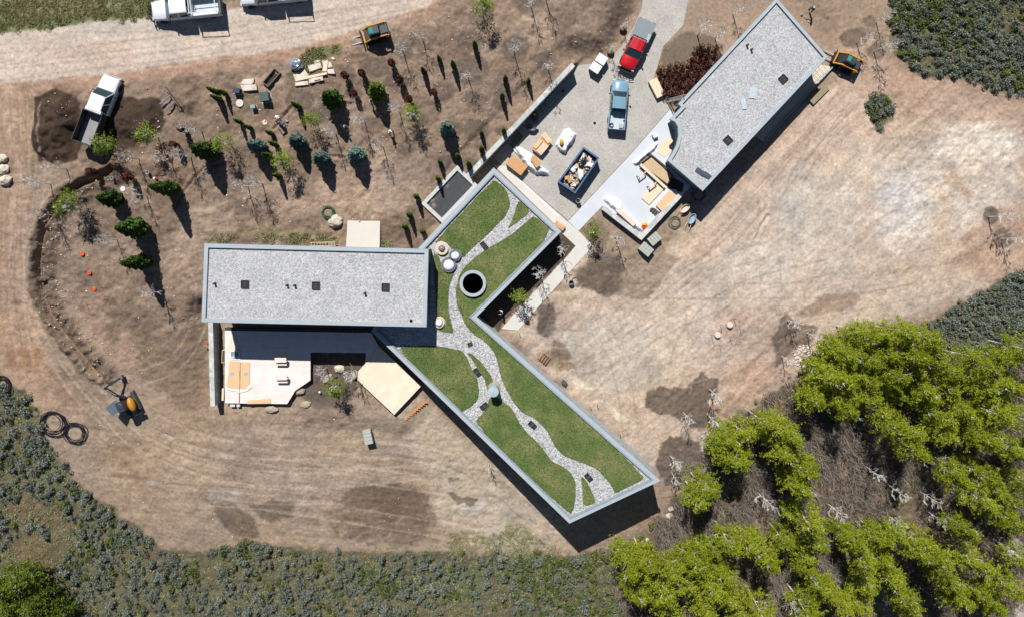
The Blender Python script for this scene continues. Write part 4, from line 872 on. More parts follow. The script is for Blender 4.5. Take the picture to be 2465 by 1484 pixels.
for px, py, k in ((793, 235, 'g'), (901, 215, 'y'), (706, 337, 'b'), (1073, 306, 'b'), (851, 372, 'b'), (766, 380, 'b'), (485, 360, 'g'), (608, 349, 'b'), (393, 452, 'g'), (252, 477, 'g'), (312, 548, 'g'), (325, 631, 'g')):
    look = {'g': 'dense dark green spruce tree', 'y': 'yellowish green fir tree', 'b': 'rounded blue grey spruce tree'}[k]
    put(evg[k], px, py, look, 'evergreen', 'evergreens planted on the slope', hc=2.7, s=(random.uniform(.8, 1.15), random.uniform(.8, 1.15), random.uniform(.82, 1.1)))
for px, py in ((1142, 106), (1055, 138), (1090, 154), (1018, 169), (1216, 188), (1208, 230), (1158, 318), (1212, 312), (1158, 356), (1101, 373), (710, 252), (645, 318), (1272, 193), (1057, 389), (1127, 393), (1052, 428), (1000, 472), (983, 517), (972, 545), (1015, 557),
               (663, 422), (508, 216), (531, 221), (518, 235), (568, 290), (592, 304), (655, 345), (640, 372)):
    put(arb, px, py, 'slim green columnar shrub', 'shrub', 'columnar green shrubs dotted on the slope', hc=1.6, s=random.uniform(.85, 1.1))
for px, py in ((831, 183), (872, 178), (853, 224), (943, 153), (963, 193), (985, 240), (1045, 223), (440, 312), (422, 350), (226, 413), (310, 426)):
    put(rb1, px, py, 'dark red columnar barberry shrub', 'red shrub', 'dark red shrubs on the slope', hc=1.0, s=random.uniform(.95, 1.2))
rr = random.Random(4); spots = []
c1 = [(1682, 110), (1728, 118), (1735, 150), (1700, 185), (1655, 155)]; c2 = [(1585, 165), (1640, 158), (1700, 165), (1690, 195), (1650, 225), (1600, 228), (1588, 195)]
tries = 0
while len(spots) < 46 and tries < 6000:
    tries += 1; p = (rr.uniform(1582, 1738), rr.uniform(108, 232))
    if min(psd(np.array([p[0]]), np.array([p[1]]), c1)[0], psd(np.array([p[0]]), np.array([p[1]]), c2)[0]) < 0 and all(math.hypot(p[0]-q[0], p[1]-q[1]) > 12.5 for q in spots): spots.append(p)
for p in spots: put(rb2, p[0], p[1], 'dark red shrub in a burlap root ball', 'potted shrub', 'balled red shrubs massed by the angled block', hc=.5, s=rr.uniform(.85, 1.1), deep='dark red shrub with burlap root ball in the dense cluster')
# two balled trees by the red truck
for px, py, l in ((1499.5, 68, 'bare tree with a burlap root ball, standing nearest the flatbed'), (1469.5, 125, 'bare tree with a burlap root ball, standing beside the wrapped stone pallets')):
    x, y, z = at(px, py, .3); o = copy_tree(bare[2], (x, y, z+.3), rr.uniform(0, 6), .8); tag(o, l, 'balled tree', 'balled trees beside the court')
    MB().blob((0, 0, .05), (.55, .55, .42), .07, 2, 3).build('root_ball', mat('burlap', C(142, 124, 98), .95, var=.2, scale=6), o, world=False)
# grove
GROVE = """2060 805,2110 800,2160 792,2205 803,2020 842,2068 852,2118 842,2170 842,2228 842,1968 895,2015 915,2072 900,2140 895,2208 885,2268 880,2330 862,2400 862,2445 838,1950 950,2008 968,2078 955,2148 945,2218 945,2285 935,2348 918,2418 925,2240 995,2308 985,2378 985,2440 995,2120 1000,2172 1025,2180 1065,2258 1045,2338 1045,2400 1065,2450 1080,
1752 1060,1792 1040,1768 1098,1868 1030,1898 1045,1878 1075,1932 1112,1900 1150,1836 1010,1735 1085,1690 1165,1672 1192,1914 1232,2040 1280,2100 1290,2060 1330,2120 1335,2165 1290,2205 1302,2250 1332,2130 1380,2070 1400,1955 1302,1935 1350,1962 1400,2002 1440,2062 1460,2250 1372,2282 1422,2350 1425,2402 1392,2380 1450,2372 1212,2402 1182,2432 1252,2300 1265,2335 1200,
1490 1328,1532 1350,1560 1382,1518 1410,1570 1440,1602 1468,1660 1340,1700 1318,1742 1290,1792 1300,1690 1380,1735 1372,1640 1402,1682 1440,1742 1432,1802 1445,1770 1472,1550 1330,1622 1358,1588 1408,1815 1325,2160 1420,2180 1470,2330 1335,2455 1345,2450 1150,2280 1130,2350 1130,1925 1445,1880 1300"""
GP = [tuple(map(float, q.split())) for q in GROVE.replace('\n', '').split(',')]
for i, (px, py) in enumerate([(a+dx, b_+dy) for a, b_ in GP for dx, dy in ((0, 0), (17, 11))]):
    px += rr.uniform(-9, 9); py += rr.uniform(-9, 9)
    put(asp[i % 5], px, py, 'fresh green leafed aspen tree', 'aspen', 'aspen grove on the lower slope', hc=5.0, s=(rr.uniform(.75, 1.2), rr.uniform(.75, 1.2), rr.uniform(.72, 1.08)), deep='fresh yellow green aspen inside the dense grove below the site')
for px, py in ((2250, 1100), (2210, 1180), (2300, 1160), (2230, 1230), (2380, 1290), (2080, 1120), (2130, 1160), (1990, 1210), (2130, 1235), (2260, 1290), (1880, 1420), (1820, 1180)):
    put(bare[int(px) % 4], px, py, 'bare white stemmed tree in the grove', 'bare tree', 'bare trees within the grove', s=rr.uniform(1.1, 1.35), deep='bare white stemmed tree scattered within the lower aspen grove')
oakm = foliage('oak_leaf', [(0.0, C(58, 74, 16)), (.4, C(92, 112, 26)), (.75, C(124, 142, 44)), (1, C(150, 164, 66))], .2, .6)
oak = [aspen(40+i, hh, r_, nc*3, 44, .12, oakm, 'leafy_tree', .2) for i, (hh, r_, nc) in enumerate(((5.2, 1.9, 60),))]; PROTOS += oak
for px, py in ((15, 1405), (55, 1395), (95, 1450), (30, 1455), (130, 1480), (75, 1490), (0, 1480)):
    put(oak[0], px, py, 'olive green bushy tree', 'bushy tree', 'olive green trees in the bottom corner', hc=3.2, s=rr.uniform(.8, 1.05))
# ---- sagebrush
sg = foliage('sage_leaf', [(0.0, C(90, 98, 82)), (.35, C(126, 134, 118)), (.7, C(158, 164, 148)), (1, C(192, 196, 180))], .2, .8)
gn = foliage('green_shrub_leaf', [(0.0, C(76, 86, 42)), (.4, C(106, 118, 60)), (.8, C(138, 146, 82)), (1, C(164, 166, 108))], .2, .8)
tw = foliage('grey_twig', [(0.0, C(118, 106, 94)), (.5, C(154, 142, 130)), (1, C(190, 180, 170))], 0, .8)
def sage_pts(seed, n, rad=.5, h=.55):
    rg = np.random.default_rng(seed); k = rg.integers(4, 8); cs_ = rg.normal(size=(k, 2))*rad*.45; q = rg.normal(size=(n, 3)); q[:, 2] = np.abs(q[:, 2]); q /= np.linalg.norm(q, axis=1)[:, None]
    c = cs_[rg.integers(0, k, n)]; r = rad*rg.uniform(.35, .6, n); return np.stack([c[:, 0]+q[:, 0]*r, c[:, 1]+q[:, 1]*r, .03+q[:, 2]*h*rg.uniform(.6, 1, n)], 1)
sagep = []
for i in range(4):
    o = empty('sagebrush', (0, 0, -500)); V, Fc = leaf_cloud(sage_pts(i, 620, .58, .8), .09, i, .5, .4); npmesh('foliage', V, Fc, sg, o)
    m = MB(); r2 = random.Random(i)
    for k in range(9): a = r2.uniform(0, 6.28); m.tube([(0, 0, -.05), (math.cos(a)*.2, math.sin(a)*.2, .25), (math.cos(a)*.38, math.sin(a)*.38, .42)], [.03, .02, .01], 3, cap=False)
    m.build('stems', barkd, o, world=False); sagep.append(o)
PROTOS += sagep
SCR = [(SCRUB_L, 1.0), (SCRUB_TR, 1.0), (SCRUB_R, 1.0), (SCRUB_P, 1.0)]
bald = [(90, 1345, 60, 55), (62, 1225, 50, 24), (150, 1262, 34, 16), (330, 1338, 40, 8), (1180, 1290, 90, 30), (60, 1420, 110, 80)]
placed = []; rr = random.Random(21); rg = np.random.default_rng(77)
def inbald(px, py): return any(((px-a)/c)**2+((py-b_)/d)**2 < 1 for a, b_, c, d in bald)
indiv = []
for poly, n in ((SCRUB_L, 120), (SCRUB_TR, 34), (SCRUB_R, 26), (SCRUB_P, 4)):
    xs = [p[0] for p in poly]; ys = [p[1] for p in poly]; t_ = 0; c_ = 0
    while c_ < n and t_ < 8000:
        t_ += 1; px = rr.uniform(max(-10, min(xs)), min(2474, max(xs))); py = rr.uniform(max(-10, min(ys)), min(1494, max(ys)))
        if poly is SCRUB_L and rr.random() < (px-200)/1500: continue
        if psd(np.array([px]), np.array([py]), poly)[0] > -5 or inbald(px, py): continue
        if any(math.hypot(px-a, py-b_) < 21 for a, b_ in indiv): continue
        indiv.append((px, py)); c_ += 1
        put(sagep[t_ % 4], px, py, 'grey green sagebrush shrub', 'sagebrush', 'sagebrush shrubs on the rough ground', hc=.3, s=rr.uniform(.75, 1.25), deep='rounded grey green sagebrush shrub in the rough scrub')
def scatter(poly, n, rgx, cond=None):
    xs = [p[0] for p in poly]; ys = [p[1] for p in poly]; X = rgx.uniform(max(-60, min(xs)), min(2530, max(xs)), n*3); Y = rgx.uniform(max(-60, min(ys)), min(1540, max(ys)), n*3)
    e = (fbm(X, Y, 50, 3, 60)-.5)*50+(fbm(X, Y, 9, 2, 64)-.5)*16; k = psd(X, Y, poly)+e < -2
    if cond is not None: k &= cond(X, Y)
    X = X[k][:n]; Y = Y[k][:n]; wx = (X-CX)/20.5; wy = (CY-Y)/20.5
    for _ in range(5):
        z = terrain(np.clip(wx, -75, 75), np.clip(wy, -58, 34)); wx = (X-CX)*(H-z)/F; wy = (CY-Y)*(H-z)/F
    return wx, wy, gzs(wx, wy), X, Y
def mass(name, items, tmpl, m, label, cat, seed, smin=.6, smax=1.2, zs=1.0):
    rgx = np.random.default_rng(seed); Vs = []; Fs = []; off = 0
    for (X, Y, Z) in items:
        which = rgx.integers(0, len(tmpl), len(X))
        for t_ in range(len(tmpl)):
            V, Fc = tmpl[t_]; k = which == t_; n = k.sum()
            if not n: continue
            a = rgx.uniform(0, 6.28, n); s_ = smin+(smax-smin)*rgx.uniform(0, 1, n)**(2.6 if smax < .3 else 1); ca_, sa_ = np.cos(a)*s_, np.sin(a)*s_
            W_ = np.stack([V[None, :, 0]*ca_[:, None]-V[None, :, 1]*sa_[:, None]+X[k][:, None], V[None, :, 0]*sa_[:, None]+V[None, :, 1]*ca_[:, None]+Y[k][:, None], V[None, :, 2]*s_[:, None]*zs+Z[k][:, None]], 2).reshape(-1, 3)
            F_ = (Fc[None]+np.arange(n)[:, None, None]*len(V)).reshape(-1, Fc.shape[1])+off; off += len(W_); Vs.append(W_); Fs.append(F_)
    o = npmesh(name, np.concatenate(Vs), np.concatenate(Fs), m); tag(o, label, cat, kind='stuff'); return o
nb2 = lambda X, Y: ~np.array([inbald(a, b_) for a, b_ in zip(X, Y)]) if len(X) < 200000 else None
dens = lambda X, Y: (fbm(X, Y, 60, 4, 70) > .44) & nb2(X, Y)
dens2 = lambda X, Y: (fbm(X, Y, 60, 3, 75) > .50) & nb2(X, Y)
st = [leaf_cloud(sage_pts(10+i, 200, .5, .62), .11, i, .5, .3) for i in range(4)]
its = [scatter(SCRUB_L, 1400, rg, dens)[:3], scatter(SCRUB_TR, 520, rg, nb2)[:3], scatter(SCRUB_R, 520, rg, None)[:3], scatter(SCRUB_P, 22, rg, None)[:3]]
mass('sage_scrub', its, st, sg, 'continuous low grey green sagebrush cover round the cleared site', 'scrub', 5, .45, 1.05)
its = [scatter(SCRUB_L, 420, rg, dens2)[:3], scatter(SCRUB_TR, 260, rg, dens2)[:3], scatter(SCRUB_R, 50, rg, None)[:3], scatter(SCRUB_P, 10, rg, None)[:3]]
its.append(scatter([(1240, 1340), (1330, 1330), (1480, 1330), (1490, 1490), (1240, 1490)], 130, rg)[:3]); its.append(scatter([(860, 1370), (940, 1365), (960, 1400), (930, 1430), (870, 1420)], 60, rg)[:3]); its.append(scatter([(400, 1380), (480, 1370), (500, 1400), (420, 1420)], 20, rg)[:3])
mass('green_scrub', its, st, gn, 'patches of low green shrubs among the sagebrush', 'scrub', 6, .5, 1.1)
# twig brush of the forest floor
def twigs(seed, n):
    rg_ = np.random.default_rng(seed); V = []; 
    for i in range(n):
        b0 = rg_.normal(size=2)*.35; d = rg_.normal(size=2)*.55; h = rg_.uniform(.5, 1.5); w_ = .012+.012*rg_.random(); a = rg_.uniform(0, 3.14)
        p0 = np.array([b0[0], b0[1], 0]); p1 = p0+np.array([d[0]*.5, d[1]*.5, h*.7]); p2 = p0+np.array([d[0], d[1], h]); s_ = np.array([math.cos(a), math.sin(a), 0])*w_
        V += [p0-s_, p0+s_, p1+s_*.8, p1-s_*.8, p1-s_*.8, p1+s_*.8, p2+s_*.3, p2-s_*.3]
    V = np.array(V); return V, np.arange(len(V)).reshape(-1, 4)
tt = [twigs(i, 60) for i in range(4)]
its = [scatter(FOREST, 1700, rg, lambda X, Y: fbm(X, Y, 70, 3, 80) > .42)[:3]]
mass('brush', its, tt, tw, 'bare grey brown twiggy brush covering the grove floor', 'brush', 8, .6, 1.3)
its = [scatter(FOREST, 520, rg, lambda X, Y: fbm(X, Y, 70, 3, 84) > .48)[:3]]
mass('undergrowth', its, st, gn, 'scattered low green undergrowth beneath the aspens', 'undergrowth', 9, .4, .9)
# grass
gt = []
for i in range(3):
    V, Fc = tufts([(-.25, -.25), (.25, -.25), (.25, .25), (-.25, .25)], 0, 26, 90+i, hgt=(.05, .13)); gt.append((V*1.0, Fc))
wg = foliage('wild_grass', [(0.0, C(96, 112, 58)), (.4, C(132, 142, 84)), (.75, C(176, 170, 120)), (1, C(208, 196, 154))], .2, .25)
its = [scatter(VERGE, 2000, rg)[:3], scatter(SCRUB_L, 4200, rg)[:3], scatter(SCRUB_TR, 1500, rg)[:3], scatter([(715, 150), (770, 114), (820, 106), (822, 130), (762, 150), (700, 198)], 260, rg)[:3], scatter([(520, 562), (840, 566), (835, 584), (500, 580)], 160, rg)[:3],
       scatter([(912, 575), (945, 580), (945, 596), (912, 595)], 60, rg)[:3], scatter(SCRUB_R, 500, rg)[:3], scatter([(1080, 1290), (1240, 1260), (1380, 1325), (1240, 1345), (1100, 1330)], 420, rg)[:3], scatter([(1620, 1120), (1700, 1110), (1720, 1200), (1650, 1210)], 160, rg)[:3],
       scatter(SCRUB_P, 80, rg)[:3]]
mass('wild_grass', its, gt, wg, 'rough green and straw coloured grass round the edges of the site', 'grass', 12, .7, 1.3)
# loose stones
def rocktmpl(seed, sub=1):
    bm = bmesh.new(); bmesh.ops.create_icosphere(bm, subdivisions=sub, radius=1); r2 = random.Random(seed); V = np.array([v.co[:] for v in bm.verts]); V *= np.array([1, r2.uniform(.6, .9), r2.uniform(.4, .6)])
    V *= (1+np.array([r2.uniform(-.18, .18) for _ in range(len(V))]))[:, None]; Fc = np.array([[v.index for v in f.verts] for f in bm.faces]); bm.free(); return V, Fc
rt = [rocktmpl(i) for i in range(5)]
rockm = foliage('loose_rock', [(0.0, C(128, 108, 92)), (.4, C(178, 156, 136)), (.75, C(214, 196, 178)), (1, C(244, 238, 228))], 0, .5, .9)
TRS = [(262, 420), (120, 500), (80, 620), (100, 760), (200, 900), (250, 950), (330, 940), (300, 860), (220, 780), (170, 680), (150, 600), (190, 480)]
its = [scatter(TRS, 900, rg)[:3], scatter(PLANT, 1900, rg, lambda X, Y: fbm(X, Y, 60, 3, 91) > .5)[:3], scatter([(430, 560), (500, 470), (900, 440), (860, 530), (480, 590)], 260, rg)[:3], scatter([(100, 1000), (520, 980), (1000, 1000), (1380, 1330), (560, 1320), (200, 1180)], 420, rg)[:3],
       scatter([(1210, 1330), (1380, 1325), (1480, 1320), (1460, 1380), (1230, 1370)], 130, rg)[:3], scatter([(1000, 1340), (1110, 1330), (1120, 1410), (1000, 1400)], 70, rg)[:3], scatter([(1380, 1330), (1600, 1220), (1625, 1240), (1400, 1350)], 90, rg)[:3]]
mass('stones', its, rt, rockm, 'small pale loose stones strewn over the bare earth', 'stones', 14, .03, .12)
cob = foliage('cobble', [(0.0, C(168, 150, 138)), (.5, C(212, 196, 184)), (1, C(246, 236, 228))], 0, .5, .9)
its = [scatter([(1908, 838), (1922, 830), (1948, 834), (1955, 862), (1930, 882), (1912, 860)], 170, rg)[:3], scatter([(1690, 1040), (1715, 1030), (1725, 1070), (1712, 1115), (1695, 1120), (1690, 1080)], 230, rg)[:3], scatter([(1980, 830), (2010, 820), (2015, 845), (1990, 850)], 50, rg)[:3]]
mass('cobbles', its, rt, cob, 'beds of pale broken cobbles at the edge of the grove', 'cobbles', 15, .09, .2)
# ------------------------------------------------------------------ vehicles
tyre = mat('tyre_rubber', C(34, 34, 36), .85, var=.1); rimm = mat('rim_metal', C(150, 152, 156), .35, .6); chrome = mat('bright_metal', C(196, 190, 190), .35, .15)
whitep = mat('white_paint', C(242, 244, 248), .3, var=.02, spec=.5, coat=.5); redp = mat('red_paint', C(200, 20, 30), .28, var=.03, spec=.5, coat=.6); bluep = mat('blue_grey_paint', C(128, 164, 184), .22, .0, var=.03, spec=.5, coat=.8)
black = mat('black_plastic', C(36, 38, 42), .55, var=.08); wglass = glass('windscreen', (.018, .035, .042)); lampm = mat('lamp_glass', C(214, 216, 220), .15); redl = mat('tail_lamp', C(170, 20, 24), .2)
steelbed = mat('flatbed_steel', C(132, 142, 146), .5, .2, var=.07, scale=1.5); yel = mat('machine_yellow', C(216, 152, 42), .4, var=.06, coat=.3); galv = mat('galvanised', C(176, 178, 180), .4, .5, var=.12, scale=4)
wood = mat('plywood', C(228, 190, 146), .8, var=.06, scale=3); wood2 = mat('osb', C(206, 158, 108), .85, var=.1, scale=7); timber = mat('new_timber', C(238, 214, 182), .8, var=.06, scale=5); oldw = mat('old_timber', C(112, 98, 84), .9, var=.2, scale=5)
plast = mat('white_plastic_sheet', C(240, 240, 242), .35, var=.04, scale=3, bump=.5); cardb = mat('cardboard', C(196, 156, 118), .85, var=.06)
def wheel(parent, x, y, r=.40, wd=.27):
    sgn = 1 if y > 0 else -1; m = MB(); M = [(r*.55, -wd/2), (r*.93, -wd/2), (r, -wd/2+.05), (r, wd/2-.05), (r*.93, wd/2), (r*.55, wd/2)]; n = 20
    vs = [(x+rr_*math.cos(2*math.pi*j/n), y+yy, r+rr_*math.sin(2*math.pi*j/n)) for rr_, yy in M for j in range(n)]
    m.add(vs, [(i*n+j, i*n+(j+1) % n, (i+1)*n+(j+1) % n, (i+1)*n+j) for i in range(5) for j in range(n)]+[tuple(range(n)), tuple(5*n+j for j in range(n))])
    w_ = m.build('wheel', tyre, parent, world=False)
    m = MB(); m.add([(x+r*.58*math.cos(2*math.pi*j/16), y+sgn*(wd/2+.006), r+r*.58*math.sin(2*math.pi*j/16)) for j in range(16)]+[(x, y+sgn*(wd/2-.05), r)], [(j, (j+1) % 16, 16) for j in range(16)]); m.build('rim', rimm, w_, world=False)
def truck(name, label, base, heading, paint_, L, W, kind, hood=1.45, cab=2.15, Hc=1.92, guard=False, bedm=None, group=None, wrear=None, stripes=False):
    o = empty(name, base, heading, label, 'truck', group); xf = L/2; xc = xf-hood-cab; hw = W/2
    def ring(x, h_, zb, zt): return [(x, -h_, zb), (x, -h_, zt-.16), (x, -h_+.14, zt), (x, h_-.14, zt), (x, h_, zt-.16), (x, h_, zb)]
    m = MB(); m.loft([ring(xf-.02, hw*.74, .55, 1.0), ring(xf-.12, hw*.86, .5, 1.10), ring(xf-.45, hw*.94, .48, 1.17), ring(xf-hood, hw*.99, .45, 1.26), ring(xc+.02, hw, .45, 1.28), ring(xc, hw*.99, .45, 1.27)])
    m.build('body', paint_, o, world=False, bevel=.03, smooth=True)
    xw = xf-hood+.12; hb = hw*.93; ht = hw*.76; xr0 = xc+.14; xr1 = xw-.82; zr = Hc
    m = MB(); bot = [(xc+.03, -hb, 1.2), (xw, -hb, 1.2), (xw, hb, 1.2), (xc+.03, hb, 1.2)]; top = [(xr0, -ht, zr-.05), (xr1, -ht, zr-.05), (xr1, ht, zr-.05), (xr0, ht, zr-.05)]
    m.add(bot+top, [(3, 2, 1, 0), (4, 5, 6, 7), (0, 1, 5, 4), (1, 2, 6, 5), (2, 3, 7, 6), (3, 0, 4, 7)]); m.build('cab', paint_, o, world=False, bevel=.05)
    m = MB(); m.loft([[(xr0-.02+dx*.0, y, z) for y, z in ((-ht, zr-.06), (-ht+.1, zr-.01), (0, zr+.03), (ht-.1, zr-.01), (ht, zr-.06))] if i == 0 else [(xr1+.03, y, z) for y, z in ((-ht, zr-.06), (-ht+.1, zr-.01), (0, zr+.03), (ht-.1, zr-.01), (ht, zr-.06))] for i, dx in enumerate((0, 0))]); m.build('roof', paint_, o, world=False)
    def quad(nm, a, b_, c_, d_, mt, sh=.02):
        a, b_, c_, d_ = map(Vector, (a, b_, c_, d_)); n = (b_-a).cross(d_-a).normalized()*sh; cc = (a+b_+c_+d_)/4
        if n.dot(cc-Vector((xc+cab/2, 0, 1.2))) < 0: n = -n
        q = [cc+(p-cc)*.93+n for p in (a, b_, c_, d_)]; mm_ = MB(); mm_.add(q+[p-n*.5 for p in q], [(0, 1, 2, 3), (7, 6, 5, 4)]+[(i, (i+1) % 4, 4+(i+1) % 4, 4+i) for i in range(4)]); mm_.build(nm, mt, o, world=False)
    quad('windscreen', bot[1], bot[2], top[2], top[1], wglass); quad('rear_window', bot[0], bot[3], top[3], top[0], wglass)
    for s in (0, 1):
        b0, b1, t0, t1 = (bot[0], bot[1], top[0], top[1]) if s == 0 else (bot[3], bot[2], top[3], top[2]); lp_ = lambda p, q, f: tuple(p[i]+(q[i]-p[i])*f for i in range(3))
        quad('side_window', lp_(b0, b1, .04), lp_(b0, b1, .46), lp_(t0, t1, .46), lp_(t0, t1, .02), wglass); quad('side_window', lp_(b0, b1, .5), lp_(b0, b1, .93), lp_(t0, t1, .96), lp_(t0, t1, .5), wglass)
        y = (-1 if s == 0 else 1)*(hw+.16); mm_ = MB(); mm_.box((xw-.45, y, 1.32), (.12, .2, .24)); mm_.box((xw-.43, y*.93, 1.25), (.05, .2, .05)); mm_.build('mirror', black, o, world=False, bevel=.02)
        mm_ = MB(); mm_.box((xf-.06, y*.66, .92), (.12, .34, .2)); mm_.build('headlight', lampm, o, world=False, bevel=.02)
        mm_ = MB(); mm_.box((-xf+.02, y*.78, .98), (.08, .14, .3)); mm_.build('tail_light', redl, o, world=False)
    MB().box((xf+.0, 0, .88), (.06, W*.5, .26)).build('grille', black, o, world=False, bevel=.015)
    MB().box((xf+.07, 0, .62), (.16, W*.92, .2)).build('bumper', chrome if not guard else black, o, world=False, bevel=.03)
    if guard:
        m = MB(); x_ = xf+.32
        for z in (.6, .85, 1.12): m.tube([(x_-.22, -hw*.98, z), (x_, -hw*.6, z), (x_, hw*.6, z), (x_-.22, hw*.98, z)], .035, 6)
        for y in (-hw*.6, -hw*.2, hw*.2, hw*.6): m.tube([(x_, y, .5), (x_, y, 1.14)], .035, 6)
        m.build('brush_guard', black, o, world=False)
    xb0, xb1 = -xf+.04, xc-.08; cxb = (xb0+xb1)/2; lb_ = xb1-xb0
    MB().box(((xf+(-xf))/2-.1, 0, .42), (L-.5, W*.5, .16)).build('chassis', black, o, world=False)
    if kind in ('open', 'service'):
        m = MB(); zt = 1.28 if kind == 'open' else 1.42
        for s in (-1, 1): m.box((cxb, s*(hw-.05 if kind == 'open' else hw-.16), (zt+.5)/2), (lb_, .1 if kind == 'open' else .34, zt-.5))
        m.box((xb1-.04, 0, (zt+.5)/2), (.08, W-.2, zt-.5)); m.build('bed_sides', paint_, o, world=False, bevel=.03)
        MB().box((xb0+.03, 0, (zt+.5)/2), (.07, W-.16, zt-.56)).build('tailgate', paint_, o, world=False, bevel=.02)
        MB().box((cxb, 0, .72), (lb_-.12, W-.24, .06)).build('bed_liner', mat('bed_liner', C(196, 208, 212) if kind == 'open' else C(170, 160, 148), .6, var=.08), o, world=False)
        MB().box((-xf-.05, 0, .6), (.14, W*.9, .16)).build('rear_bumper', chrome if kind == 'open' else black, o, world=False, bevel=.02)
        if kind == 'service':
            m = MB(); zr_ = 2.15
            for s in (-1, 1):
                m.tube([(xb0+.1, s*(hw-.1), 1.4), (xb0+.1, s*(hw-.1), zr_)], .04, 6); m.tube([(xb1-.1, s*(hw-.1), 1.4), (xb1-.1, s*(hw-.1), zr_)], .04, 6); m.tube([(xb0+.0, s*(hw-.1), zr_), (xb1+.0, s*(hw-.1), zr_)], .04, 6)
            for x_ in (xb0+.12, xb1-.12): m.tube([(x_, -hw+.1, zr_), (x_, hw-.1, zr_)], .05, 6)
            m.build('ladder_rack', whitep, o, world=False)
    if kind == 'flat':
        wf = W+.22; MB().box((cxb, 0, 1.07), (lb_+.04, wf, .12)).build('flatbed', steelbed, o, world=False, bevel=.02)
        m = MB(); m.box((xb1-.05, 0, 1.5), (.06, W*.95, .05)); m.box((xb1-.05, 0, 1.72), (.06, W*.8, .05))
        for y in (-hw*.8, -hw*.3, hw*.3, hw*.8): m.box((xb1-.05, y, 1.42), (.05, .05, .62))
        m.build('headache_rack', black, o, world=False); m = MB(); m.box((xb1-.55, hw-.1, 1.145), (.9, .35, .02)); m.build('deck_vent', mat('vent_pale', C(180, 186, 180)), o, world=False)
        m = MB()
        for y in (-.7, -.25, .25, .7): m.box((xb0-.04, y, 1.05), (.05, .14, .1))
        m.build('stake_pocket', black, o, world=False)
    if kind == 'dump':
        wf = W+.12; z0, z1 = 1.0, 2.05; m = MB(); steel = mat('dump_steel', C(70, 68, 68), .6, .2, var=.15)
        for s in (-1, 1): m.box((cxb, s*(wf/2-.04), (z0+z1)/2), (lb_, .08, z1-z0))
        m.box((xb1-.04, 0, (z0+z1)/2+.12), (.08, wf-.16, z1-z0+.24)); m.box((xb0+.04, 0, (z0+z1)/2-.05), (.08, wf-.16, z1-z0-.1)); m.build('dump_body', steel, o, world=False, bevel=.012)
        MB().box((cxb, 0, z0+.03), (lb_-.16, wf-.16, .06)).build('dump_floor', mat('dump_floor_m', C(150, 148, 150), .55, .1, var=.18, scale=2), o, world=False)
        MB().box((xb1+.16, 0, 2.05), (.42, wf*.98, .05)).build('cab_shield', steel, o, world=False, bevel=.01); MB().box((xb1+.2, 0, 2.08), (.3, wf*.8, .03)).build('shield_top', whitep, o, world=False)
    if kind != 'open':
        for x_, y in ((xf-.95, hw-.12), (xf-.95, -hw+.12), (-xf+1.15, hw-.16), (-xf+1.15, -hw+.16)): wheel(o, x_, y, .42, .3)
    else:
        for x_, y in ((xf-.95, hw-.11), (xf-.95, -hw+.11), (-xf+1.2, hw-.11), (-xf+1.2, -hw+.11)): wheel(o, x_, y, .39, .26)
    if stripes:
        m = MB()
        for i in range(6): m.box(((xr0+xr1)/2, -ht*.72+i*ht*.29, zr+.03), ((xr1-xr0)*.85, .035, .02))
        m.build('roof_ribs', paint_, o, world=False)
    return o
def head(ax, ay, bx, by): return math.atan2(-(by-ay), bx-ax)    # rear -> front in picture px
blue = truck('pickup_truck', 'blue grey crew cab pickup with an open bed parked in the gravel court', at(1485, 257), head(1482, 310, 1493, 194), bluep, 5.85, 2.0, 'open', stripes=True)
redt = truck('flatbed_truck', 'red crew cab flatbed truck with a grey steel deck on the driveway', at(1529, 113), head(1560, 48, 1505, 170), redp, 6.1, 2.0, 'flat', 1.5, 2.1, 1.9, guard=True, stripes=True)
x, y, z = at(457, 26); wt = truck('utility_truck', 'white utility truck with ladder rack and brush guard on the dirt road', (x, y, z), head(541, 15, 366, 33), whitep, 7.5, 2.25, 'service', 1.7, 2.6, 2.1, guard=True, group='white utility trucks on the dirt road')
x, y, z = at(664, -10); truck('utility_truck', 'white utility truck cut off by the top edge of the photo', (x, y, z), head(741, -20, 578, -2), whitep, 7.3, 2.25, 'service', 1.7, 2.6, 2.1, group='white utility trucks on the dirt road')
x, y, z = at(249, 270, .0); dt = truck('dump_truck', 'white crew cab dump truck with an empty steel body on the dark soil', (x, y, z-.05), head(196, 348, 259, 182), whitep, 8.0, 2.15, 'dump', 1.7, 2.55, 2.15)
# spare bits in the beds
def small(name, label, cat, mb, m, loc, **k): return tag(mb.build(name, m, loc=loc, **k), label, cat)
bx, by, bz = blue.location; c_, s_ = math.cos(blue.rotation_euler.z), math.sin(blue.rotation_euler.z)
def inbed(dx, dy, dz): return (bx+dx*c_-dy*s_, by+dx*s_+dy*c_, bz+dz)
p = inbed(-2.35, .55, .76); small('coiled_cable', 'dark coiled cable lying in the blue pickup bed', 'cable', MB().tube([(p[0]+.2*math.cos(t), p[1]+.2*math.sin(t), p[2]+.04+t*.008) for t in np.linspace(0, 19, 50)], .03, 5), black, p)
p = inbed(-2.4, -.55, .92); small('storage_bin', 'pale plastic bin in the rear corner of the blue pickup bed', 'bin', MB().box(p, (.5, .45, .34), blue.rotation_euler.z), mat('bin_grey', C(180, 186, 190)), p, bevel=.03)
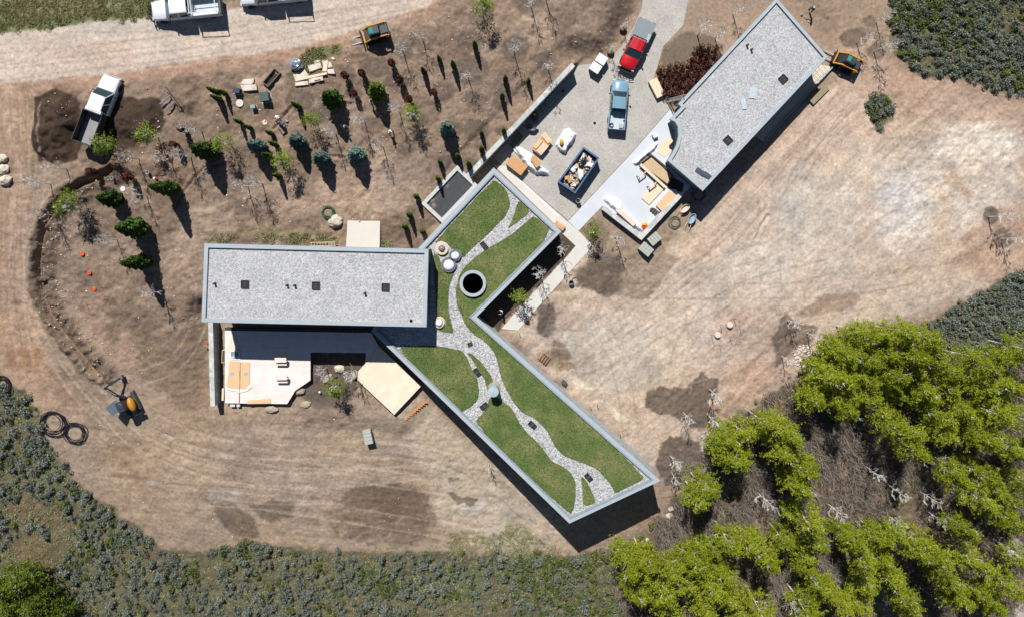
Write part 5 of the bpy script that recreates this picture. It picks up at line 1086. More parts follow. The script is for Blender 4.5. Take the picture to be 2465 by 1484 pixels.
# ---- skid steers
def skid(label, base, hd, forks=True):
    o = empty('skid_steer', base, hd, label, 'skid steer', 'compact track loaders on the site')
    for s in (-1, 1):
        m = MB(); pr = [(1.05, .22), (.8, .06), (-1.0, .06), (-1.32, .3), (-1.2, .62), (-.6, .72), (.6, .66), (1.05, .45)]
        vs = [(x_, s*(.62+dy), z_) for dy in (0, .34) for x_, z_ in pr]; n = len(pr); m.add(vs, [tuple(range(n)), tuple(range(2*n-1, n-1, -1))]+[(i, (i+1) % n, n+(i+1) % n, n+i) for i in range(n)]); m.build('track', tyre, o, world=False, bevel=.03)
        m = MB(); m.beam((-1.45, s*.72, 1.5), (.35, s*.72, 1.42), .14, .22); m.beam((.3, s*.72, 1.44), (1.25, s*.68, .55), .14, .22); m.beam((-1.5, s*.72, 1.4), (-1.3, s*.72, .7), .12, .3); m.build('lift_arm', yel, o, world=False, bevel=.02)
        m = MB(); m.tube([(-.3, s*.62, .75), (.75, s*.62, 1.0)], .045, 8); m.build('hydraulic_ram', chrome, o, world=False)
    m = MB(); m.box((-.15, 0, .75), (2.3, 1.2, .7)); m.build('body', black, o, world=False, bevel=.05)
    m = MB(); m.box((1.18, 0, .62), (.16, 1.35, .24)); m.build('cross_beam', yel, o, world=False, bevel=.03)
    m = MB(); m.add([(.55, -.52, 1.05), (.55, .52, 1.05), (-.75, .52, 1.05), (-.75, -.52, 1.05), (.38, -.44, 2.05), (.38, .44, 2.05), (-.72, .44, 2.05), (-.72, -.44, 2.05)], [(0, 1, 2, 3), (7, 6, 5, 4), (0, 3, 7, 4), (1, 5, 6, 2), (0, 4, 5, 1), (3, 2, 6, 7)])
    cb = m.build('cab', mat('cab_dark', C(58, 72, 80), .35, var=.08), o, world=False, bevel=.05)
    MB().box((.12, 0, 2.065), (.42, .6, .03)).build('roof_hatch', mat('green_glass', C(70, 150, 128), .15), cb, world=False, bevel=.01)
    m = MB(); m.box((-1.2, 0, 1.22), (.75, .92, .42)); m.build('engine_cover', mat('engine_dark', C(60, 66, 70), .5, var=.15, scale=8), o, world=False, bevel=.05)
    m = MB(); m.box((-1.62, 0, 1.0), (.1, 1.5, .5)); m.build('rear_frame', black, o, world=False, bevel=.02)
    m = MB(); m.box((1.42, 0, .55), (.08, 1.3, .7)); m.box((1.46, 0, .92), (.1, 1.55, .1)); m.build('coupler', black, o, world=False, bevel=.01)
    if forks:
        for s in (-.36, .36): m = MB(); m.add([(1.45, s-.07, .16), (1.45, s+.07, .16), (2.75, s+.05, .12), (2.75, s-.05, .12), (1.45, s-.07, .22), (1.45, s+.07, .22), (2.75, s+.05, .135), (2.75, s-.05, .135)], [(3, 2, 1, 0), (4, 5, 6, 7), (0, 1, 5, 4), (1, 2, 6, 5), (2, 3, 7, 6), (3, 0, 4, 7)]); m.build('fork', chrome, o, world=False)
    return o
a1 = at(903, 86); s1 = skid('yellow track loader with two pale forks beside the dirt road', (a1[0], a1[1], a1[2]), head(940, 76, 868, 96)); s1.scale = (1.02,)*3
a2 = at(2027, 153); skid('yellow track loader standing off the corner of the angled block', a2, head(2062, 168, 1994, 133))
# ---- mini excavator
e = at(318, 966); ex = empty('mini_excavator', e, head(330, 995, 300, 925), 'yellow and black mini excavator digging at the trench end', 'excavator')
for s in (-.62, .62):
    m = MB(); pr = [(1.15, .3), (1.0, .08), (-1.0, .08), (-1.15, .3), (-1.0, .52), (1.0, .52)]; vs = [(x_, s+dy, z_) for dy in (-.19, .19) for x_, z_ in pr]; m.add(vs, [tuple(range(6)), tuple(range(11, 5, -1))]+[(i, (i+1) % 6, 6+(i+1) % 6, 6+i) for i in range(6)]); tk_ = m.build('track', mat('track_grey', C(96, 98, 100), .8), ex, world=False, bevel=.03)
    m = MB(); 
    for i in range(14): m.box((-.95+i*.146, s, .53), (.05, .38, .03))
    m.build('track_pads', tyre, tk_, world=False)
m = MB(); m.box((0, 0, .4), (1.4, 1.0, .3)); m.build('undercarriage', black, ex, world=False)
m = MB(); m.blob((-.2, -.42, .98), (.78, .36, .42), .0, 3, 0, -.4); m.build('engine_hood', mat('hood_yellow', C(196, 138, 40), .5, var=.15, scale=5), ex, world=False, smooth=True)
m = MB(); m.box((.0, .22, 1.35), (1.15, .72, 1.4)); cb = m.build('cab', mat('cab_dark', C(58, 72, 80), .35), ex, world=False, bevel=.08)
MB().blob((.05, .18, 1.98), (.5, .34, .14), 0, 2).build('cab_roof', mat('canopy_grey', C(62, 70, 82), .4), cb, world=False)
m = MB(); m.box((.15, 1.25, 1.25), (1.15, 1.15, .05), .35, 0, 0, .5); m.build('door', mat('door_grey', C(82, 92, 104), .3), ex, world=False, bevel=.01)
m = MB(); m.beam((.7, -.1, .9), (1.2, .35, 1.4), .2, .24); m.beam((1.2, .35, 1.4), (2.45, .75, 2.2), .2, .24); m.build('boom', mat('boom_dark', C(48, 52, 70), .4), ex, world=False, bevel=.02)
m = MB(); m.beam((2.4, .75, 2.2), (2.75, -.45, 1.1), .16, .2); m.build('dipper_arm', mat('boom_dark', C(48, 52, 70)), ex, world=False, bevel=.02)
m = MB(); m.tube([(1.3, .3, 1.65), (2.2, .6, 2.3)], .04, 8); m.build('hydraulic_ram', chrome, ex, world=False)
m = MB(); m.add([(2.6, -.7, 1.1), (3.0, -.7, 1.1), (3.0, -.2, 1.1), (2.6, -.2, 1.1), (2.7, -.68, .65), (2.9, -.68, .6), (2.9, -.22, .6), (2.7, -.22, .65)], [(4, 5, 6, 7), (0, 1, 5, 4), (1, 2, 6, 5), (2, 3, 7, 6), (3, 0, 4, 7), (0, 3, 2, 1)]); m.build('bucket', mat('bucket_steel', C(110, 116, 120), .5), ex, world=False)
m = MB(); m.box((-1.45, 0, .4), (.12, 1.6, .42)); m.box((-1.2, .4, .35), (.5, .1, .1)); m.box((-1.2, -.4, .35), (.5, .1, .1)); m.build('dozer_blade', black, ex, world=False); ex.scale = (1.12,)*3
# ------------------------------------------------------------------ dumpster and clutter in the court
dv = [(1404, 355), (1441, 381), (1384, 465), (1343, 438)]; dp = Wp(dv, 1.55)
dm = empty('dumpster', (*P(1393, 410, 1.0), 0), label='open dark blue roll off dumpster full of building waste', cat='dumpster'); db = mat('dumpster_blue', C(36, 70, 112), .5, var=.12)
MB().ring(dp, offset(dp, .12), .12, 1.55).build('wall', db, dm); MB().ring(offset(dp, -.05), offset(dp, .14), 1.5, 1.58).build('rim', mat('dumpster_rim', C(72, 106, 146), .45), dm); MB().prism(offset(dp, .11), .05, .2).build('floor', db, dm)
m = MB(); L_ = [Vector(q) for q in dp]
for a, b_ in ((L_[1], L_[2]), (L_[3], L_[0])):
    for i in range(7): q = a.lerp(b_, (i+.5)/7); m.box((*q, .8), (.12, .12, 1.3), .9)
m.build('rib', db, dm)
rr = random.Random(12); ua = (L_[3]-L_[0]); ub = (L_[1]-L_[0])
def ind(f, g, z): q = L_[0]+ua*f+ub*g; return (q.x, q.y, z)
debc = [mat('deb%d' % i, C(*c)) for i, c in enumerate(((214, 160, 108), (236, 230, 226), (196, 148, 104), (222, 186, 150), (150, 140, 140), (240, 214, 206)))]
m = MB(); m2 = MB()
for i in range(110):
    f, g = rr.uniform(.08, .92), rr.uniform(.12, .88)
    m.box(ind(f, g, rr.uniform(.85, 1.15)), (rr.uniform(.1, .6), rr.uniform(.08, .35), rr.uniform(.02, .12)), rr.uniform(0, 3), rr.randint(0, 5), rr.uniform(-.4, .4), rr.uniform(-.4, .4))
m.box(ind(.5, .5, .6), ((Vector(dp[0])-Vector(dp[3])).length*.9, 1.9, .5), math.atan2((L_[0]-L_[3]).y, (L_[0]-L_[3]).x), 4)
tag(m.build('building_waste', debc, loc=ind(.5, .5, .2)), 'jumble of broken board, packaging and offcuts filling the blue dumpster', 'waste', kind='stuff')
for i, (f, g, l) in enumerate(((.25, .45, 'upper'), (.38, .48, 'lower'))):
    p = ind(f, g, 1.25); small('rubbish_bag', 'black rubbish bag in the dumpster, the %s of the pair' % l, 'rubbish bag', MB().blob(p, (.3, .42, .25), .25, 2, i+3), mat('bag_black', C(40, 52, 58), .3, bump=.3), p, smooth=True)
for i, (f, g, c, l) in enumerate(((.8, .25, 0, 'orange brown cardboard box in the near corner of the dumpster'), (.82, .48, 2, 'brown cardboard box beside the orange one in the dumpster'), (.45, .3, 3, 'flat tan board lying mid way along the dumpster'))):
    p = ind(f, g, 1.22); small('cardboard_box', l, 'box', MB().box(p, (.5, .42, .28 if i < 2 else .04), rr.uniform(0, 1.5)), debc[c], p, bevel=.01)
for i, (f, g, l) in enumerate(((.25, .85, 'bright white plastic heap in the top corner of the dumpster'), (.55, .72, 'long crumpled clear plastic sheet in the dumpster'), (.55, .2, 'crumpled white wrapping in the middle of the dumpster'))):
    p = ind(f, g, 1.22); small('plastic_wrap', l, 'plastic sheet', MB().blob(p, ((.45, .3, .15), (.3, .75, .14), (.4, .4, .14))[i], .5, 3, i+9), plast, p, smooth=True)
def bin_(px, py, r, h, m1, nm, label, cat, lid=None):
    b = at(px, py); m = MB(); m.lathe([(r*.8, 0), (r, h), (r*.9, h), (r*.72, .08), (.001, .08)], b, 20); o = m.build(nm, m1, loc=b); tag(o, label, cat); return o
bin_(1390, 484, .28, .75, mat('bin_rim', C(196, 192, 186)), 'waste_bin', 'round pale rimmed waste bin standing by the dumpster end', 'bin')
x, y, z = at(1431, 297); dr = empty('drain_cover', (x, y, .0), label='round grated drain cover set in the gravel court', cat='drain cover')
MB().lathe([(.26, .0), (.26, .02), (.2, .02), (.2, 0)], (x, y, .0), 20).build('frame', conc, dr); m = MB()
for i in range(6): m.box((x-.14+i*.056, y, .012), (.03, .36 if 0 < i < 5 else .2, .02))
m.build('grille', dark, dr)
# heaps under plastic
def heap(name, label, cat, polyV, h, m, edge_=.35, wr=.12, seed=1, base=None, cell=.09):
    pw = Wp(polyV, .4); xs = [p_[0] for p_ in pw]; ys = [p_[1] for p_ in pw]; X, Y = np.meshgrid(np.arange(min(xs)-.1, max(xs)+.1, cell), np.arange(min(ys)-.1, max(ys)+.1, cell))
    d = -psd(X, Y, pw)+(fbm(X, Y, .5, 2, seed)-.5)*.25; b0 = base if base is not None else gz(sum(xs)/len(xs), sum(ys)/len(ys))
    Z = b0+h*sstep(-.0, edge_, d)*(.75+.5*(fbm(X, Y, 1.1, 3, seed+3)-.3))+(fbm(X+Y*.6, Y*2.2, .45, 3, seed+7)-.5)*wr*sstep(0, .2, d)+(np.abs(vnoise(X*3+Y*2, Y*1.0-X*.4, seed)-.5))*wr
    Z = np.where(d < 0, b0-.05, Z); ok_ = d > -cell*1.2; ny_, nx_ = X.shape; id_ = np.arange(ny_*nx_).reshape(ny_, nx_); q = np.stack([id_[:-1, :-1], id_[:-1, 1:], id_[1:, 1:], id_[1:, :-1]], -1).reshape(-1, 4)
    k = ok_.ravel()[q].all(1); q = q[k]; used = np.unique(q); mp = np.zeros(ny_*nx_, int); mp[used] = np.arange(len(used)); V = np.stack([X, Y, Z], -1).reshape(-1, 3)[used]; c = V.mean(0); c[2] = b0
    o = npmesh(name, V-c, mp[q], m); o.location = c; o.data.polygons.foreach_set('use_smooth', np.ones(len(q), bool)); return tag(o, label, cat)
heap('tarp_covered_pile', 'long pile draped in white plastic sheeting beside the plywood topped crate', 'covered pile', [(1240, 348), (1254, 354), (1280, 368), (1297, 390), (1320, 412), (1322, 424), (1310, 422), (1286, 420), (1266, 405), (1250, 380), (1236, 362)], .85, plast, .45, .22, 4)
heap('tarp_covered_pile', 'compact pile under white plastic in the court carrying the yellow tool bag', 'covered pile', [(1356, 312), (1372, 306), (1388, 322), (1386, 334), (1370, 356), (1362, 372), (1348, 366), (1334, 350), (1346, 330)], .75, plast, .3, .15, 9)
def sheet(px, py, w_, l_, rot, z, m, name, label, cat, th=.03, bev=0): 
    x, y = P(px, py, z); return small(name, label, cat, MB().box((x, y, z), (w_, l_, th), rot), m, (x, y, z), bevel=bev)
sheet(1289, 389, .75, 1.3, .6, 1.06, wood2, 'plywood_piece', 'small orange brown board lying on the white sheeting', 'board')
b = P(1351, 343, .9); small('tool_bag', 'yellow tool bag sitting on the white plastic pile', 'bag', MB().blob((*b, .92), (.24, .42, .2), .3, 2, 5), mat('bag_yellow', C(220, 160, 60), .8), (*b, .8), smooth=True)
def crate(px, py, w_, l_, h, rot, m, name, label, cat, z0=None, top=None, runners=True):
    x, y, z = at(px, py, h); z = z if z0 is None else z0; o = empty(name, (x, y, z), rot, label, cat)
    MB().box((0, 0, h/2+.06), (w_, l_, h-.12)).build('box', m, o, world=False, bevel=.01)
    MB().box((0, 0, h+.012), (w_+.04, l_+.04, .035)).build('lid', top or m, o, world=False)
    if runners:
        for s in (-1, 0, 1): MB().box((s*(w_/2-.08), 0, .05), (.1, l_, .1)).build('skid', timber, o, world=False)
    return o
crate(1243, 398, 2.2, 1.25, .8, R(-38), wood, 'plywood_crate', 'large plywood topped crate against the concrete strip', 'crate', top=wood2)
q = at(1262, 412); o = empty('pallet', (q[0], q[1], q[2]+.0), R(50), 'broken timber pallet beside the plywood topped crate', 'pallet')
for i in range(4): MB().box((0, -.4+i*.27, .1), (1.3, .1, .03)).build('board', timber, o, world=False)
for s in (-.5, .5): MB().box((s, 0, .04), (.08, 1.0, .08)).build('runner', timber, o, world=False)
crate(1303, 352, 1.2, 1.9, .55, R(-40), cardb, 'cardboard_crate', 'open tan crate with a pink board on it by the white sheeting', 'crate', top=wood2, runners=False)
for px, py, w_, l_, rt_, z_, c, l in ((1305, 358, .8, 1.35, R(-40), .68, C(232, 200, 180), 'pinkish board on the tan crate'), (1294, 347, .5, 1.2, R(-40), .64, C(236, 190, 140), 'orange tan narrow board on the tan crate'), (1315, 332, .6, 1.3, R(38), .66, C(240, 196, 160), 'angled board at the far end of the tan crate')):
    sheet(px, py, w_, l_, rt_, z_, mat('brd%d' % px, c), 'board', l, 'board', .05)
# wrapped stone pallets
for i, (px, py, l) in enumerate(((1447.5, 143, 'wrapped white topped stone pallet, the one nearer the driveway'), (1433.5, 163, 'wrapped white topped stone pallet, the one nearer the retaining wall'))):
    x, y, z = at(px, py, 1.1); o = empty('wrapped_pallet', (x, y, z), R(-33+180), l, 'pallet load', 'wrapped pallets in the court')
    MB().box((0, 0, .58), (1.15, 1.0, .9)).build('load', mat('load_brown', C(150, 128, 104), .8), o, world=False, bevel=.02); m = MB().box((0, 0, 1.06), (1.2, 1.05, .08)); m.build('cover', plast, o, world=False, bevel=.02)
    m = MB(); m.box((0, .3, 1.105), (1.1, .02, .01)); m.box((0, -.3, 1.105), (1.1, .02, .01)); m.build('strap', black, o, world=False)
    for s in (-.5, 0, .5): MB().box((s, 0, .06), (.1, 1.0, .12)).build('runner', timber, o, world=False)
sheet(1580, 213, 2.2, 1.05, R(-63), .35, timber, 'plywood_stack', 'cream plywood stack lying beside the balled red shrubs', 'plywood stack', .5, .01)
# wheelbarrows
def barrow(px, py, rz, c, label):
    o = empty('wheelbarrow', at(px, py), rz, label, 'wheelbarrow'); m = MB(); n = 14
    prof = [(1, .62), (.93, .62), (.6, .34), (.001, .34)]; vs = [(.45*k*math.cos(2*math.pi*j/n)*(1.5), .36*k*math.sin(2*math.pi*j/n)*1.05, z_) for k, z_ in prof for j in range(n)]
    m.add(vs, [(i*n+j, i*n+(j+1) % n, (i+1)*n+(j+1) % n, (i+1)*n+j) for i in range(3) for j in range(n)]); vs2 = [(v[0]*1.02, v[1]*1.02, v[2]-.03) for v in vs]; m.add(vs2, [(i*n+(j+1) % n, i*n+j, (i+1)*n+j, (i+1)*n+(j+1) % n) for i in range(3) for j in range(n)]); m.build('tray', c, o, world=False)
    for s in (-.28, .28): MB().tube([(-1.15, s, .55), (-.4, s, .4), (.5, s*.4, .3), (.8, s*.25, .2)], .025, 6).build('handle', timber, o, world=False)
    m = MB(); m.tube([(.75, -.05, .2), (.75, .05, .2)], .2, 14); m.build('wheel', tyre, o, world=False); MB().tube([(-.35, -.28, .4), (-.4, -.28, 0)], .02, 5).build('leg', dark, o, world=False); MB().tube([(-.35, .28, .4), (-.4, .28, 0)], .02, 5).build('leg', dark, o, world=False); return o
barrow(1277, 309, R(-15), mat('tray_grey', C(92, 106, 116), .4), 'dark grey wheelbarrow in the shade of the retaining wall')
barrow(1646, 502, R(40), mat('tray_cream', C(220, 206, 188), .6), 'cream trayed wheelbarrow at the shaded patio edge')
barrow(1663, 527, R(60), mat('tray_blue', C(150, 178, 196), .4), 'pale blue wheelbarrow beside the green hose loop')
def box_thing(px, py, d, rz, m, name, label, cat, bev=.02, hz=None): 
    x, y, z = at(px, py, d[2]); return small(name, label, cat, MB().box((x, y, z+d[2]/2), d, rz), m, (x, y, z), bevel=bev)
o = empty('trestle_cart', at(1327, 240, .5), R(48), 'green edged cart loaded with long battens by the retaining wall', 'cart')
MB().box((0, 0, .5), (1.6, .8, .08)).build('deck', mat('cart_green', C(120, 150, 140)), o, world=False)
for s in (-.3, 0, .25): MB().box((0, s, .58), (1.5, .08, .06)).build('batten', timber, o, world=False)
for a, b_ in ((-.6, -.3), (.6, -.3), (-.6, .3), (.6, .3)): MB().box((a, b_, .23), (.08, .08, .46)).build('leg', dark, o, world=False)
o = empty('tool_rack', at(1306, 262, .2), R(100), 'bundle of dark rebar leaning in the wall shade', 'rebar bundle'); m = MB()
for i in range(7): m.tube([(-.7, -.2+i*.06, .05), (.7, -.25+i*.08, .5)], .018, 5)
m.build('rods', galv, o, world=False)
b = at(1288, 283); small('cement_bag', 'dark striped cement bag stack against the retaining wall', 'bag stack', MB().blob((b[0], b[1], b[2]+.3), (.42, .7, .3), .12, 2, 8), mat('cement_bag_m', C(92, 86, 84), .8, var=.3, scale=4), b); b = at(1286, 276, .6); small('yellow_gloves', 'crumpled yellow cloth on the striped bag stack', 'cloth', MB().blob((b[0], b[1], b[2]+.62), (.2, .15, .08), .4, 2, 2), mat('bag_yellow', C(220, 160, 60)), b)
o = bin_(1354, 221, .16, .45, mat('can_red', C(206, 40, 40)), 'fuel_can', 'small red fuel can standing at the wall shade edge', 'fuel can')
o = empty('plank_stack', at(1243, 338, .3), R(55), 'mossy old plank stack by the retaining wall', 'plank stack')
for i in range(5): MB().box((0, -.3+i*.15, .2+(i % 2)*.05), (1.9, .13, .05)).build('plank', mat('mossy', C(128, 124, 98)), o, world=False)
def ladder(name, label, a, b_, z0, z1, m, wd=.42, n=12):
    p0 = Vector((*P(*a, z0), z0)); p1 = Vector((*P(*b_, z1), z1)); d = (p1-p0); sd_ = d.cross(Vector((0, 0, 1)))
    if sd_.length < .01: sd_ = Vector((0, 1, 0))
    sd_ = sd_.normalized()*wd/2; o = empty(name, p0, 0, label, 'ladder')
    for s in (-1, 1): MB().beam(p0+sd_*s, p1+sd_*s, .06, .09).build('rail', m, o)
    for i in range(n): q = p0+d*((i+.5)/n); MB().beam(q-sd_, q+sd_, .04, .04).build('rung', m, o)
    return o
alu = mat('aluminium', C(206, 206, 206), .4, .4)
ladder('ladder', 'aluminium ladder leaning on the angled gravel roof', (1606, 243), (1648, 233), .02, 4.05, alu, n=13)
ladder('ladder', 'short aluminium ladder lying on the ground in the wall shade', (1231, 346), (1246, 366), .05, .3, alu, .35, 6)
o = ladder('ladder', 'cream extension ladder lying along the long gravel roof', (746, 588), (808, 587), 2.4, 2.4, mat('fibreglass', C(226, 208, 170)), .4, 9)
# patio things
for i, (px, py, rz) in enumerate(((1545, 421, R(38)), (1570, 446, R(38)))):
    o = empty('sawhorse', at(px, py, .6), rz, 'wooden sawhorse on the patio, the one '+('nearer the court' if i == 0 else 'nearer the plywood'), 'sawhorse', 'sawhorses on the patio')
    MB().box((0, 0, .72), (1.1, .1, .1)).build('beam', timber, o, world=False)
    for a in (-.45, .45):
        for s in (-.28, .28): MB().beam((a, s*.15, .7), (a+(.06 if a > 0 else -.06), s, 0), .08, .05).build('leg', dark if i else oldw, o, world=False)
p0, p1 = P(1541, 396, .5), P(1600, 450, .5); o = empty('formwork_bed', (*P(1580, 410), .02), 0, 'raised timber edged planting bed between the patio and the block', 'planter')
bedV = [(1566, 374), (1595, 400), (1617, 424), (1605, 444), (1538, 396)]; pw = Wp(bedV)
MB().ring(offset(pw, -.06), offset(pw, .04), -.1, .35).build('edging', mat('edging_dark', C(90, 78, 66)), o); MB().prism(offset(pw, .03), -.1, .1).build('soil', mat('bed_soil', C(204, 176, 142), .95, var=.12, scale=2), o)
MB().beam((*p0, .45), (*p1, .45), .32, .12).build('top_plank', timber, o)
o = empty('stone_bench_wall', (*P(1590, 360), 0), 0, 'pale stone slab step with a cream plywood top by the curved notch', 'step'); MB().prism(Wp([(1567, 373), (1578, 366), (1632, 345), (1622, 372), (1606, 386), (1600, 400)]), 0.02, .35).build('slab', conc2, o); MB().prism(Wp([(1585, 357), (1602, 330), (1618, 338), (1621, 356), (1598, 380), (1580, 368)]), .352, .39).build('plywood', timber, o)
pw2 = Wp([(1606, 386), (1628, 398), (1630, 412), (1618, 420), (1600, 402)]); small('paving_slab', 'pale grey paving slab under the block eave beside the raised bed', 'slab', MB().prism(pw2, .02, .2), conc2, (*P(1610, 400), .02))
small('soil_bed', 'dark brown soil bed under the eave by the patio', 'soil bed', MB().prism(Wp([(1620, 428), (1645, 442), (1641, 462), (1622, 462), (1604, 446)]), .02, .12), mat('dark_soil', C(72, 60, 52), .95, var=.2), (*P(1625, 445), .02))
heap('plastic_roll', 'long roll of white plastic lying along the patio edge', 'plastic roll', [(1524, 392), (1540, 376), (1572, 350), (1581, 340), (1586, 346), (1575, 362), (1545, 386), (1530, 398)], .45, plast, .22, .08, 14, .03)
box_thing(1577, 326, (.55, .6, .55), R(30), plast, 'wrapped_box', 'white wrapped box at the end of the plastic roll', 'box', .06)
sheet(1570, 466, 2.5, 1.2, R(47), .12, timber, 'plywood_sheet', 'clean cream plywood sheet lying on the patio', 'plywood sheet', .08)
heap('sheeted_table', 'white plastic covered stack with a tan board top by the patio wall', 'covered stack', [(1566, 500), (1598, 470), (1602, 450), (1628, 456), (1641, 468), (1618, 494), (1594, 514), (1582, 512)], .5, plast, .2, .12, 17, .03)
sheet(1603, 484, 2.4, 1.15, R(48), .66, wood, 'tan_board', 'broad tan board on the white covered stack', 'board', .05)
o = empty('timber_bundle', at(1577, 503, .3), R(48), 'bundle of dark timbers between the covered stack and the stone wall', 'timber bundle')
for i in range(6): MB().box((-.0, -.42+i*.16, .2+.1*(i % 2)), (1.0, .13, .13)).build('timber', mat('dark_tim%d' % (i % 2), C(120, 100, 78) if i % 2 else C(76, 64, 54)), o, world=False)
heap('plastic_heap', 'crumpled white plastic strip along the inside of the patio wall', 'plastic heap', [(1448, 480), (1456, 472), (1486, 474), (1498, 492), (1512, 512), (1536, 535), (1550, 546), (1556, 556), (1545, 562), (1530, 550), (1500, 524), (1478, 504), (1462, 494)], .5, plast, .3, .2, 19, .03)
sheet(1506, 522, 2.8, .5, R(-42), .62, mat('pink_board', C(236, 206, 190)), 'board', 'pinkish board lying on the crumpled white plastic strip', 'board', .05)
b = at(1551, 540, .3); small('safety_vest', 'bright yellow cloth heap in the patio wall corner', 'cloth', MB().blob((b[0], b[1], .35), (.35, .22, .2), .35, 2, 4), mat('hi_yellow', C(250, 196, 40)), b); b = at(1548, 549, .3); small('red_bag', 'bright red bag beside the yellow cloth in the wall corner', 'bag', MB().blob((b[0], b[1], .32), (.4, .24, .2), .3, 2, 6), mat('hi_red', C(232, 40, 50)), b)
for px, py, l in ((1670, 488, 'nearest the roof corner'), (1687, 488, 'farthest from the wheelbarrows'), (1679, 481, 'at the edge of the coiled hose')): bin_(px, py, .17, .38, mat('bucket_grey', C(176, 184, 190)), 'bucket', 'small pale bucket in the block shadow, the one '+l, 'bucket')
def hose(px, py, r, turns, m, label, seed, tr=.022, z=None, name='hose_coil', cat='hose'):
    x, y, g_ = at(px, py); g_ = g_ if z is None else z; r3 = random.Random(seed); pts = []
    for t in np.linspace(0, turns*2*math.pi, int(turns*22)):
        k = r*(.9+.17*math.sin(t*.23+seed)+.06*math.sin(t*1.3)); xx, yy = x+k*math.cos(t)+.13*r*math.sin(t*.16), y+k*math.sin(t)+.13*r*math.cos(t*.21); pts.append((xx, yy, (gz(xx, yy) if z is None else z)+tr+.012*t/3+.03))
    return small(name, label, cat, MB().tube(pts, tr, 6), m, (x, y, g_))
hosg = mat('green_hose', C(66, 112, 74), .5); hosb = mat('black_pipe', C(44, 46, 52), .35)
hose(1623, 536, .68, 4, hosg, 'thin green hose loop on the dirt outside the patio wall', 3); hose(790, 511, .68, 7, hosg, 'green hose coil beside the boulder above the long roof', 5, .03); hose(1680, 468, .8, 4, mat('dark_green_hose', C(30, 66, 54)), 'dark green hose coiled in the block shadow', 8)
hose(129, 1017, 1.45, 8, hosb, 'large black pipe coil, the bigger of the overlapping pair', 4, .036, name='pipe_coil', cat='pipe coil'); hose(181, 1041, 1.2, 7, hosb, 'black pipe coil with white markings, the smaller of the overlapping pair', 6, .036, name='pipe_coil', cat='pipe coil'); hose(4, 926, 1.05, 8, hosb, 'black pipe coil cut by the edge of the photo', 9, .045, name='pipe_coil', cat='pipe coil')
def blockpallet(px, py, w_, l_, h, rz, label):
    x, y, z = at(px, py, h); o = empty('block_pallet', (x, y, z), rz, label, 'block stack', 'pallets of grey blocks')
    gm_ = mat('block_grey', C(178, 182, 172), .85, var=.08, scale=4); n = 4
    for i in range(n): MB().box((0, -l_/2+(i+.5)*l_/n, h/2+.1), (w_, l_/n-.025, h-.1)).build('block_row', gm_, o, world=False, bevel=.01)
    for s in (-1, 1): MB().box((s*(w_/2-.1), 0, .06), (.1, l_, .12)).build('runner', oldw, o, world=False)
blockpallet(1575, 575, 1.05, 1.4, .7, R(-50), 'pallet of grey blocks just outside the patio wall corner'); blockpallet(1555, 600, 1.1, 1.5, .7, R(-130), 'pallet of grey blocks lower than its neighbour by the patio wall corner'); blockpallet(885, 1051, .95, 1.7, .75, R(12), 'lone pallet of grey blocks on the dirt below the timber decks')
o = empty('bench', at(1347, 543, .4), R(-35), 'small slatted wooden bench at the corner of the green roof', 'bench')
for i in range(5): MB().box((0, -.25+i*.12, .45), (1.3, .09, .04)).build('slat', mat('bench_wood', C(226, 170, 118)), o, world=False)
for a in (-.55, .55): MB().box((a, 0, .2), (.07, .6, .42)).build('leg', dark, o, world=False)
bin_(1374, 680, .3, .5, mat('blue_drum', C(96, 120, 140), .4), 'drum', 'blue grey drum standing on the dirt beside the walkway', 'drum'); hose(1384, 676, .5, 2, mat('grey_hose', C(120, 124, 116)), 'thin grey hose loop beside the blue grey drum', 11)
o = empty('pallet', at(1310, 863, .1), R(-38), 'small dark wooden rack on the dirt beside the long wing wall', 'rack')
for i in range(4): MB().box((-.45+i*.3, 0, .12), (.12, 1.0, .05)).build('slat', mat('rack_wood', C(150, 108, 84)), o, world=False)
for s in (-.42, .42): MB().box((0, s, .06), (1.2, .08, .08)).build('rail', dark, o, world=False)
box_thing(1358, 921, (.6, .45, .4), R(-40), mat('meter_grey', C(70, 84, 98)), 'meter_box', 'dark blue grey box against the long wing wall', 'box')
for i, (px, py, l) in enumerate(((1421, 978, 'close to the wing wall'), (1437, 974, 'farther from the wing wall'), (1492, 1045, 'lowest along the wing wall'), (1250, 802, 'below the end of the walkway'))):
    b = at(px, py); small('path_light', 'thin black path light post, the one '+l, 'path light', MB().tube([(b[0], b[1], b[2]-.1), (b[0], b[1], b[2]+.55)], .04, 8), dark, b)
# ground covers, lids, orange caps
for px, py in ((199, 611), (216, 656), (227, 696)):
    b = at(px, py); l = {611: 'uppermost', 656: 'middle', 696: 'lowest'}[py]
    tag(MB().lathe([(.24, -.05), (.24, .1), (.2, .13), (.06, .13), (.06, .16), (.001, .16)], b, 16).build('orange_cap', mat('orange_plastic', C(232, 84, 48)), loc=b), 'round orange plastic cap on the dirt slope, the %s of three' % l, 'pipe cap', 'orange pipe caps')
b = at(296, 455); small('round_lid', 'round white lid on the dirt slope', 'lid', MB().lathe([(.3, -.05), (.3, .06), (.27, .09), (.001, .09)], b, 18), mat('white_lid', C(226, 226, 228)), b)
b = at(637, 295); small('round_lid', 'round cream lid with a red mark below the green box', 'lid', MB().lathe([(.28, -.05), (.28, .05), (.001, .06)], b, 18).box((b[0]+.1, b[1]+.1, b[2]+.08), (.18, .14, .04), .3, 1), [mat('cream_lid', C(224, 208, 190)), mat('hi_red', C(232, 40, 50))], b)
b = at(577, 249); small('round_lid', 'round grey concrete lid among the slim shrubs', 'lid', MB().lathe([(.42, -.05), (.42, .08), (.001, .1)], b, 18), conc, b)
